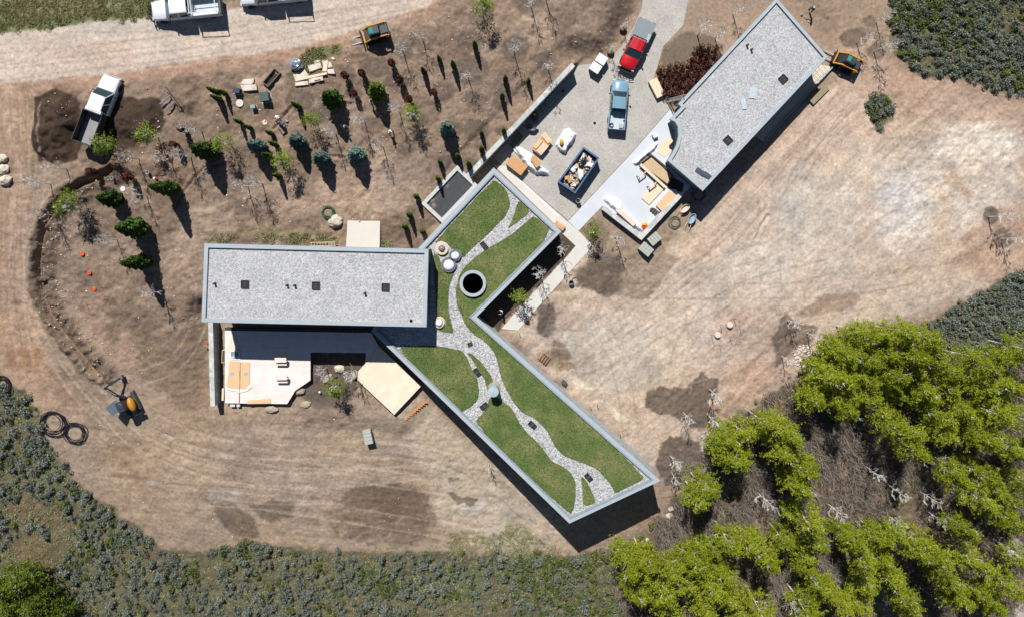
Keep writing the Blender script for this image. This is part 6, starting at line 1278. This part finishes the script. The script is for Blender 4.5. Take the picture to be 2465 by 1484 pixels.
for px, py, l in ((1757, 782, 'farther from the long wing'), (1728, 806, 'nearer the long wing')):
    b = at(px, py, .3); small('tank_riser', 'round pale concrete tank riser on the dirt, the one '+l, 'tank riser', MB().lathe([(.36, -.1), (.36, .28), (.3, .34), (.001, .35)], b, 20), mat('riser', C(226, 206, 192)), b)
for i, (px, py) in enumerate(((1766, 766), (1778, 784), (1756, 809), (1732, 780), (1711, 805), (1731, 829))):
    b = at(px, py); tag(MB().tube([(b[0], b[1], b[2]-.1), (b[0]+.03, b[1]+.02, b[2]+1.1)], .025, 5).build('stake', oldw, loc=b), 'thin marker stake standing round the concrete risers', 'stake', 'marker stakes round the concrete risers')
for i, (px, py) in enumerate(((251, 640), (176, 658), (269, 713), (207, 726))):
    b = at(px, py); tag(MB().tube([(b[0], b[1], b[2]-.1), (b[0]-.02, b[1]+.02, b[2]+1.2)], .022, 5).build('stake', oldw, loc=b), 'thin bent marker stake near the orange pipe caps', 'stake', 'marker stakes near the orange caps')
# utility boxes, slabs, planters
def cabinet(px, py, d, rz, m, nm, label):
    x, y, z = at(px, py, d[2]); o = empty(nm, (x, y, z), rz, label, 'utility box'); MB().box((0, 0, d[2]/2), d).build('cabinet', m, o, world=False, bevel=.05); MB().box((0, 0, d[2]+.0), (d[0]*1.05, d[1]*1.05, .08)).build('lid', m, o, world=False, bevel=.02); MB().box((0, 0, -.02), (d[0]*1.2, d[1]*1.2, .1)).build('base', conc, o, world=False); return o
gbox = mat('utility_green', C(62, 88, 78), .5, var=.1); cabinet(635, 233, (.95, .95, .8), R(8), gbox, 'transformer_box', 'square dark green transformer box on the slope'); cabinet(608, 257, (.5, .4, .6), R(5), mat('pale_green', C(130, 164, 156), .5), 'junction_box', 'small pale green junction box beside the round concrete lid'); cabinet(568, 218, (.75, .55, .6), R(-8), mat('navy_box', C(46, 58, 84), .5), 'blue_box', 'dark blue box beside the two pale stone slabs')
slabm = stone('flagstone', C(196, 178, 158), C(232, 220, 206), .9, .92)
def slab(poly, z, label, nm='stone_slab', m=None, grp='pale stone slabs lying by the road'):
    c = (sum(p_[0] for p_ in poly)/len(poly), sum(p_[1] for p_ in poly)/len(poly)); b = at(*c, z); pw = Wp(poly, b[2]+z)
    return tag(MB().prism(pw, b[2]-.05, b[2]+z).build(nm, m or slabm, loc=(*b[:2], b[2]), bevel=.03), label, 'slab' if nm == 'stone_slab' else 'board', grp)
def tl(pts, ox=616, oy=0): return [(ox+a/4, oy+b_/4) for a, b_ in pts]
slab(tl([(2340, 765), (2445, 757), (2440, 800), (2420, 815), (2310, 812)], 0), .18, 'broken pale slab, the upper of the two beside the blue box'); slab(tl([(2310, 817), (2464, 815), (2475, 870), (2340, 880)], 0), .2, 'broken pale slab, the lower of the two beside the blue box')
slab(tl([(350, 700), (465, 668), (512, 735), (500, 750), (378, 780)]), .22, 'large pale slab with a plank across it below the grey sack'); slab(tl([(378, 792), (500, 780), (505, 820), (375, 832)]), .2, 'narrow pale slab at the foot of the slab pile'); slab(tl([(505, 760), (640, 735), (650, 775), (510, 808)]), .24, 'pale slab with a smaller stone on top'); slab(tl([(495, 632), (618, 602), (632, 655), (515, 695)]), .2, 'pale slab lying apart above the long plank')
slab(tl([(682, 668), (748, 664), (760, 715), (690, 712)]), .24, 'pale slab at the outer end of the long plank'); slab(tl([(632, 580), (720, 600), (738, 650), (690, 655), (650, 640)]), .16, 'flat pale slab partly under the short tan board'); slab(tl([(545, 595), (585, 578), (625, 580), (615, 600), (540, 612)]), .12, 'small thin slab farthest toward the road'); slab(tl([(715, 560), (740, 548), (762, 568), (745, 582)]), .14, 'small pale stone lying off the slab pile end')
slab(tl([(545, 750), (600, 745), (620, 765), (560, 780)]), .36, 'small stone block resting on a pale slab', grp='small stones on the slab pile')
slab(tl([(375, 760), (680, 695), (683, 720), (382, 788)]), .32, 'long tan plank laid across the pale slab pile', 'plank', timber, None); slab(tl([(635, 690), (655, 600), (690, 572), (693, 600), (680, 692)]), .3, 'short tan board lying on the slab pile', 'plank', timber, None)
b = at(711, 155, .5); small('wrapped_sack', 'crumpled silver grey plastic sack above the slab pile', 'sack', MB().blob((b[0], b[1], b[2]+.4), (.72, .68, .5), .3, 3, 7), mat('silver_plastic', C(158, 166, 176), .3, .3, var=.2, scale=4, bump=.6), b)
tv = tl([(175, 655), (235, 705), (115, 840), (58, 795)]); b = at(652, 187, .4); pw = Wp(tv, b[2]+.4); o = empty('timber_trough', b, 0, 'long dark timber trough lying open on the reddish dirt', 'trough'); MB().ring(pw, offset(pw, .1), b[2]-.05, b[2]+.4).build('sides', oldw, o); MB().prism(offset(pw, .09), b[2]-.03, b[2]+.05).build('bottom', mat('trough_dark', C(60, 54, 50)), o)
o = empty('pallet_forks', at(420, 235, .2), head(405, 213, 441, 262), 'loader pallet fork frame with two timbers lying on the dirt', 'fork frame')
MB().box((0, 0, .3), (2.6, .1, .12)).build('frame_bar', dark, o, world=False); MB().box((0, -.25, .2), (1.7, .08, .1)).build('lower_bar', dark, o, world=False)
for s in (-.35, .5): MB().beam((s, -.2, .22), (s+.1, -1.7, .14), .16, .1).build('fork', mat('fork_grey', C(130, 128, 130)), o, world=False)
# stones
bould = mat('boulder_stone', C(172, 158, 140), .9, var=.15, scale=2.5, bump=.4); bould2 = mat('boulder_pale', C(206, 196, 176), .9, var=.12, scale=2, bump=.4)
def boulder(px, py, r, label, m=bould, seed=1, rz=0, grp='boulders round the decks'):
    b = at(px, py, r[2]*.6); mb = MB().blob((0, 0, 0), r, .16, 3, seed, -.3*r[2]); o = mb.build('boulder', m, world=False, smooth=False); o.location = (b[0], b[1], b[2]+r[2]*.25); o.rotation_euler = (0, 0, rz); return tag(o, label, 'boulder', grp)
boulder(806, 533, (.85, .72, .6), 'large pale boulder below the green hose coil', bould2, 4, .5, None); boulder(816, 887, (.66, .45, .4), 'pale boulder under the bare tree in the deck notch', bould2, 5); boulder(788, 912, (.72, .5, .4), 'tilted boulder in the soil bed, farthest from the new deck', seed=6, rz=.7); boulder(854, 902, (.42, .55, .4), 'boulder tucked against the corner of the new deck', seed=8)
boulder(722, 941, (.6, .45, .4), 'tan boulder wedged in the deck notch edge', seed=9, rz=.5); boulder(652, 985, (.8, .4, .3), 'flat grey boulder under the lower edge of the large deck', seed=10); boulder(735, 973, (.6, .4, .2), 'low slab like boulder beside the soil bed', seed=11, rz=.3); boulder(808, 905, (.2, .18, .15), 'small dark boulder between the larger boulders', mat('dark_stone', C(90, 86, 82)), 12)
for i, (px, py, r, l) in enumerate(((3, 382, .6, 'topmost'), (4, 408, .7, 'middle'), (10, 434, .75, 'lowest'))): boulder(px, py, (r, r*.8, r*.6), 'rounded pale boulder at the photo edge, the %s of three' % l, bould2, 20+i, .4, 'boulders at the photo edge')
for i, (px, py, r, l) in enumerate(((1616, 1223, .42, 'rounded'), (1612, 1241, .5, 'larger'), (1557, 1298, .3, 'small'))): boulder(px, py, (r, r*.8, r*.6), '%s pale boulder at the foot of the wing near the grove' % l, bould2, 30+i, .4, 'boulders by the grove')
for i, (px, py, l) in enumerate(((2445, 1310, 'upper'), (2452, 1325, 'lower'))): boulder(px, py, (.8, .6, .5), 'grey boulder near the pale corner clearing, the %s one' % l, mat('grey_stone', C(150, 152, 156)), 40+i, .4, 'boulders in the corner')
# deck things
def bench(px, py, label):
    o = empty('deck_bench', (*P(px, py, .6), .2), 0, label, 'bench', 'wooden benches on the large deck'); tp_ = mat('bench_pale', C(236, 222, 206))
    MB().box((0, .12, .72), (1.35, .55, .05)).build('table_top', tp_, o, world=False, bevel=.01); MB().box((0, -.42, .42), (1.3, .26, .05)).build('seat', tp_, o, world=False)
    for a in (-.5, .5): MB().box((a, -.1, .35), (.07, .9, .07)).build('leg', oldw, o, world=False); MB().box((a, .1, .36), (.07, .08, .7)).build('post', oldw, o, world=False)
bench(677, 867, 'small wooden bench on the large deck at the edge of the shadow'); bench(679, 909, 'small wooden bench standing in the sun on the large deck')
def dsheet(poly, z, m, nm, label, cat, th=.025): c = P(sum(p_[0] for p_ in poly)/len(poly), sum(p_[1] for p_ in poly)/len(poly), z); return tag(MB().prism(Wp(poly, z), z-th, z).build(nm, m, loc=(*c, z-th)), label, cat)
pale = mat('sheet_pale', C(238, 218, 200))
dsheet([(552, 812), (570, 812), (575, 845), (551, 845)], .26, pale, 'board_sheet', 'cream board on the deck, nearest the long house', 'board'); dsheet([(552, 868), (575, 868), (577, 936), (545, 934)], .262, wood, 'plywood_sheet', 'tan plywood sheet on the deck with a cut hole, on the wall side', 'plywood sheet'); dsheet([(577, 871), (601, 871), (600, 937), (578, 936)], .264, wood, 'plywood_sheet', 'tan plywood sheet on the deck, the one farther from the stone wall', 'plywood sheet')
for px, l in ((558, 'on the wall side plywood'), (591, 'on the outer plywood')): dsheet([(px-4, 895), (px+5, 895), (px+5, 903), (px-4, 903)], .272, mat('blue_tape', C(160, 180, 204)), 'blue_patch', 'small square blue grey patch '+l, 'patch', .006)
o = empty('window_unit', (*P(564, 850, .3), .2), 0, 'white framed skylight window unit lying on the deck boards', 'window unit'); pw = Wp([(553, 843), (577, 843), (577, 860), (553, 860)], .36); MB().ring(pw, offset(pw, .13), .21, .36).build('frame', whitep, o); MB().prism(offset(pw, .12), .22, .3).build('pane', mat('grey_pane', C(150, 156, 162), .15), o)
heap('plastic_sheet', 'wrinkled clear plastic strip along the plywood end on the deck', 'plastic sheet', [(542, 930), (560, 936), (590, 936), (606, 922), (609, 932), (594, 942), (580, 946), (560, 942), (545, 937)], .08, plast, .1, .1, 33, .2); heap('plastic_sheet', 'crumpled clear plastic between the window unit and the plywood', 'plastic sheet', [(551, 861), (576, 861), (579, 868), (551, 868)], .08, plast, .1, .1, 35, .2)
o = empty('wooden_frame', (*P(538, 857, .2), -.3), 0, 'empty wooden frame leaning beside the deck in the gravel strip', 'frame'); pw = Wp([(534, 842), (548, 841), (547, 870), (533, 873)], .1); MB().ring(pw, offset(pw, .06), -.2, .1).build('frame_bars', wood, o); MB().prism(offset(pw, .055), -.15, .0).build('panel', mat('panel_dark', C(84, 74, 62)), o)
dsheet([(534, 934), (539, 934), (538, 963), (533, 963)], .12, timber, 'narrow_board', 'narrow upright board beside the deck edge in the gravel strip', 'board', .2); dsheet([(595, 963), (651, 958), (651, 970), (594, 971)], .255, wood, 'long_boards', 'long tan boards along the lower edge of the deck', 'board', .04); dsheet([(578, 871), (579.5, 871), (576, 968), (574, 968)], .29, mat('brown_batten', C(176, 132, 108)), 'batten', 'long thin brown batten crossing the deck boards', 'batten', .03)
dsheet([(553, 972), (565, 972), (565, 978), (553, 978)], .0, conc, 'step_block', 'pale step block under the deck edge, nearer the stone wall', 'block', .3); dsheet([(569, 972), (577, 972), (577, 978), (569, 978)], .0, conc, 'step_block', 'pale step block under the deck edge, farther from the stone wall', 'block', .3)
box_thing(902, 876, (.42, .42, .4), R(40), wood, 'small_crate', 'small tan crate on the new angled deck', 'crate', .01); bpos = at(770, 942, .2); small('garden_light', 'small white topped light in the soil bed', 'garden light', MB().tube([(bpos[0], bpos[1], bpos[2]-.1), (bpos[0], bpos[1], bpos[2]+.4)], .05, 8).lathe([(.12, .38), (.12, .45), (.02, .5)], bpos, 12), plast, bpos)
o = empty('stair_stringer', at(997, 988, .05), 0, 'orange brown sawtooth stair stringer lying on the dirt', 'stair stringer'); p0 = Vector(P(968.5, 1013, -.6)); p1 = Vector(P(1026, 965, -.6)); d = p1-p0; n_ = Vector((d.y, -d.x)).normalized(); pts = [p0-n_*.12, ]
poly = [tuple(p0+n_*(-.18)), tuple(p1+n_*(-.18))]; k = 11
for i in range(k): f1 = 1-i/k; f0 = 1-(i+1)/k; poly += [tuple(p0+d*f1+n_*.02), tuple(p0+d*f1+n_*.24)] if i == 0 else []; poly += [tuple(p0+d*(f1-.02)+n_*.24), tuple(p0+d*f0+n_*.02)]
MB().prism(poly, o.location.z+.02, o.location.z+.1).build('notched_board', mat('stringer', C(206, 140, 84)), o)
for px, py, l in ((498, 822, 'upper'), (497, 833, 'lower')): b = at(px, py); small('ribbon_stake', 'pinkish red ribbon stake beside the deck wall, the %s one' % l, 'stake', MB().tube([(b[0], b[1], b[2]), (b[0]+.1, b[1]+.1, b[2]+.5)], .02, 5).blob((b[0]+.1, b[1]+.1, b[2]+.5), (.22, .1, .05), .3, 1, 3), mat('ribbon_red', C(230, 90, 90)), b)
x, y = P(1035, 757, 6.2)
b = at(300, 500); 
for px, py, l, c in ((277, 430, 'white bucket on the slope near the trench', C(220, 220, 224)), (360, 416, 'shiny white bucket lying on the slope', C(226, 228, 232))): bin_(px, py, .2, .4, mat('wb%d' % px, c, .4), 'white_bucket', l, 'bucket')
# fire hydrant like standpipe
b = at(376, 430); o = empty('hydrant', b, 0, 'small white and red standpipe beside the spruce', 'standpipe'); MB().lathe([(.14, -.1), (.14, .5), (.001, .55)], b, 12).build('pipe', plast, o); MB().blob((b[0]+.15, b[1], b[2]+.45), (.18, .14, .14), .1, 2, 3).build('valve', mat('hi_red', C(232, 40, 50)), o); hose(389, 415, .38, 2, mat('brown_hose', C(140, 112, 84)), 'thin brown hose ring beside the standpipe', 15, .018)
# ------------------------------------------------------------------ people
def person(px, py, rz, shirt, trousers, hair, label, bend=0.0, spread=.16, armf=.5, hat=False, tool=None):
    base = at(px, py, .9); o = empty('person', base, rz, label, 'person')
    hip = Vector((0, 0, .93)); sp = Vector((math.sin(bend), 0, math.cos(bend))); ch = hip+sp*.32; nk = hip+sp*.54; hd_ = nk+(sp*.6+Vector((.25, 0, .35))).normalized()*.14
    vs = []; es = []; rad = []
    def V(p_, r): vs.append(tuple(p_)); rad.append(r if hasattr(r, '__len__') else (r, r)); return len(vs)-1
    def E(a, b_): es.append((a, b_))
    h0 = V(hip, (.15, .12)); w0 = V(hip+sp*.16, (.14, .11)); c0 = V(ch, (.17, .12)); n0 = V(nk, (.075, .075)); hd0 = V(hd_, (.085, .09)); hd1 = V(hd_+sp*.1, (.09, .1)); hd2 = V(hd_+sp*.18, (.06, .06))
    for a, b_ in ((h0, w0), (w0, c0), (c0, n0), (n0, hd0), (hd0, hd1), (hd1, hd2)): E(a, b_)
    ns = V(hd_+sp*.04+Vector((.095, 0, 0)), (.018, .018)); E(hd0, ns)
    hands = []
    for s in (-1, 1):
        a = V(Vector((-.02, s*.1, .88)), (.1, .1)); k = V((.06+.1*bend, s*spread, .5), (.065, .065)); an = V((-.02, s*spread*1.15, .09), (.045, .045)); toe = V((.16, s*spread*1.3, .04), (.04, .035)); E(h0, a); E(a, k); E(k, an); E(an, toe)
        sh = V(nk-sp*.06+Vector((0, s*.19, 0)), (.062, .062)); el = V(nk-sp*.06+Vector((.12+.1*armf, s*.25, -.26)), (.045, .045)); wr_ = V(nk-sp*.06+Vector((.3+.2*armf, s*.17, -.42)), (.03, .03)); E(c0, sh); E(sh, el); E(el, wr_)
        wp_ = Vector(vs[wr_]); pm = V(wp_+Vector((.07, 0, -.06)), (.036, .02)); E(wr_, pm)
        for i, (ln, dy) in enumerate(((.065, -.03), (.078, -.01), (.074, .01), (.058, .03))):
            f1 = V(wp_+Vector((.11, dy, -.09)), (.009, .009)); f2 = V(wp_+Vector((.11+ln*.5, dy*1.1, -.09-ln*.7)), (.008, .008)); E(pm, f1); E(f1, f2)
        t1 = V(wp_+Vector((.06, -s*.045, -.05)), (.01, .01)); t2 = V(wp_+Vector((.1, -s*.06, -.08)), (.009, .009)); E(pm, t1); E(t1, t2); hands.append(wp_)
    me = bpy.data.meshes.new('body'); me.from_pydata(vs, es, []); ob = bpy.data.objects.new('tmp', me); COL.objects.link(ob)
    sk = ob.modifiers.new('s', 'SKIN'); 
    if not me.skin_vertices: me.skin_vertices_add() if hasattr(me, 'skin_vertices_add') else None
    for i, r in enumerate(rad): me.skin_vertices[0].data[i].radius = r
    me.skin_vertices[0].data[0].use_root = True
    ob.modifiers.new('u', 'SUBSURF').levels = 1
    bpy.context.view_layer.update(); ev = ob.evaluated_get(bpy.context.evaluated_depsgraph_get()); m3 = bpy.data.meshes.new_from_object(ev); bpy.data.objects.remove(ob)
    for q in (mat('skin', C(196, 148, 118), .6), shirt, trousers, black): m3.materials.append(q)
    for p_ in m3.polygons:
        c = p_.center; d_ = (Vector(c)-hip).dot(sp); handd = min((Vector(c)-h_).length for h_ in hands)
        p_.material_index = 3 if c.z < .1 else (0 if (d_ > .56 and abs(c.y) < .14) or handd < .19 else (2 if d_ < .03 else 1)); p_.use_smooth = True
    bo = bpy.data.objects.new('body', m3); COL.objects.link(bo); bo.parent = o
    MB().blob(tuple(hd_+sp*.12+Vector((-.02, 0, .0))), (.118, .108, .1), .04, 2, 3).build('hat' if hat else 'hair', hair, o, world=False, smooth=True)
    for s in (-1, 1):
        MB().blob(tuple(hd_+sp*.06+Vector((.088, s*.035, 0))), (.012, .014, .012), 0, 1).build('eye', black, o, world=False); MB().blob(tuple(hd_+sp*.04+Vector((0, s*.098, 0))), (.022, .012, .03), 0, 1).build('ear', mat('skin', C(196, 148, 118)), o, world=False)
    MB().box(tuple(hd_+sp*-.02+Vector((.092, 0, 0))), (.008, .045, .01)).build('mouth', mat('lips', C(150, 90, 80)), o, world=False)
    if tool:
        hp = Matrix.Rotation(rz, 4, 'Z') @ (hands[0]+Vector((.1, 0, -.1))) + Vector(base); en = Vector((base[0]+1.0*math.cos(rz), base[1]+1.0*math.sin(rz), base[2]+.02)); bk = hp+(hp-en)*.45
        t_ = empty('shovel', tuple(hp), 0, tool, 'shovel'); MB().tube([bk, en], .018, 6).build('shaft', timber, t_); MB().box(tuple(en), (.28, .22, .03), rz).build('blade', galv, t_)
    return o
sh_w = mat('shirt_white', C(224, 224, 222)); sh_b = mat('shirt_blue', C(96, 128, 158)); sh_k = mat('shirt_black', C(40, 42, 46)); jn = mat('jeans', C(50, 64, 92)); kh = mat('dark_trousers', C(60, 58, 60)); hr = mat('hair_dark', C(48, 38, 32)); ht_w = mat('hat_white', C(230, 226, 216)); sh_g = mat('shirt_grey', C(160, 178, 190))
person(663, 281, R(-20), sh_w, kh, ht_w, 'person in a white shirt bending on the slope, above the one in blue', .9, tool='long handled shovel held by the person in white')
person(679, 301, R(150), sh_b, jn, hr, 'person in a blue shirt and jeans bending on the slope below the green box', .8)
person(891, 248, R(20), sh_w, kh, sh_k, 'person in a pale shirt and dark cap standing below the fir tree', .25, .22, hat=True)
person(820, 302, R(-30), sh_g, kh, hr, 'person in a grey shirt crouched over in the shadow of a spruce', 1.1)
person(938, 314, R(-70), sh_w, sh_k, hr, 'person in a black and white top stooping by the bare tree', .6, .2)
person(1957, 22, R(200), sh_k, kh, sh_w, 'person in black beyond the top corner of the angled block', .3, .2, tool='shovel held by the person in black')
person(1208, 749, R(200), sh_w, kh, hr, 'person in a white top standing in the shaded well by the green roof', .1, .12)
# ------------------------------------------------------------------ labels by neighbourhood
LM = {'the white dump truck': (240, 265), 'the dirt heap': (132, 310), 'the yellow excavator': (318, 966), 'the fork frame on the dirt': (420, 235), 'the green transformer box': (635, 233), 'the slab pile': (740, 180), 'the forked track loader': (900, 85), 'the timber trough': (652, 187),
      'the red flatbed truck': (1530, 110), 'the blue pickup': (1485, 255), 'the wrapped pallets': (1440, 153), 'the blue dumpster': (1393, 410), 'the grated pit': (1075, 470), 'the square concrete pad': (875, 565), 'the pale boulder by the hose': (806, 533), 'the round light well': (1138, 682),
      'the retaining wall end': (1379, 156), 'the white skylight domes': (1080, 625), 'the patio wall corner': (1545, 575), 'the curved roof notch': (1630, 325), 'the track loader by the angled block': (2030, 152), 'the concrete tank risers': (1742, 795), 'the roof flue': (1190, 941),
      'the cobble bed': (1930, 857), 'the lowest orange cap': (227, 696), 'the topmost orange cap': (199, 611), 'the white lid': (296, 455), 'the black pipe coils': (150, 1030), 'the timber deck corner': (545, 969), 'the wing tip by the grove': (1589, 1155), 'the lowest wing corner': (1370, 1258),
      'the lone block pallet': (885, 1051), 'the edge boulders': (8, 410), 'the concrete lid': (577, 249), 'the stooping worker in white': (663, 281), 'the worker below the fir': (891, 248), 'the long roof corner': (492, 586), 'the pale corner clearing': (2440, 1460), 'the plywood stack': (1580, 213),
      'the blue grey drum': (1374, 680), 'the white utility truck': (455, 25), 'the puddle stain': (1115, 1200), 'the walkway end': (1247, 794), 'the steel rod rack': (1962, 180), 'the small pipe coil at the edge': (4, 926), 'the new deck tip': (948, 997), 'the cobble strip': (1705, 1075)}
ORD = ['nearest to', 'second nearest to', 'third nearest to', 'fourth nearest to', 'fifth nearest to', 'sixth nearest to']
classes = {}
for r_ in REG: classes.setdefault(r_[0], []).append(r_)
for look, items in classes.items():
    lim = 3 if len(items) > 60 else 6; P2 = np.array([(r_[2], r_[3]) for r_ in items]); cand = []
    for nm_, (lx, ly) in LM.items():
        dd = np.hypot(P2[:, 0]-lx, P2[:, 1]-ly); od = np.argsort(dd)
        for k in range(min(lim, len(items))): cand.append((k*120+dd[od[k]], int(od[k]), nm_, k, dd[od[k]]))
    done = {}
    for sc_, i, nm_, k, dist in sorted(cand):
        if i in done or dist > (110 if len(items) > 60 else 420): continue
        done[i] = ORD[k]+' '+nm_
    counts = {}; 
    for i in done.values(): counts[i] = counts.get(i, 0)+1
    assert max(counts.values(), default=1) == 1
    for i, r_ in enumerate(items):
        grp = {'bare tree': 'bare young trees', 'sagebrush': 'sagebrush shrubs in the scrub', 'aspen': 'aspens of the lower grove', 'evergreen': 'evergreens on the slope', 'shrub': 'slim columnar shrubs', 'red shrub': 'dark red columnar shrubs', 'potted shrub': 'balled red shrubs by the angled block', 'young tree': 'leafing saplings', 'bushy tree': 'olive trees in the corner'}[r_[1]['category']]
        r_[1]['group'] = grp
        r_[1]['label'] = look+', '+done[i] if i in done else (r_[4] or look+' among the others of its kind')
for o in PROTOS:
    for c in list(o.children): bpy.data.objects.remove(c)
    bpy.data.objects.remove(o)
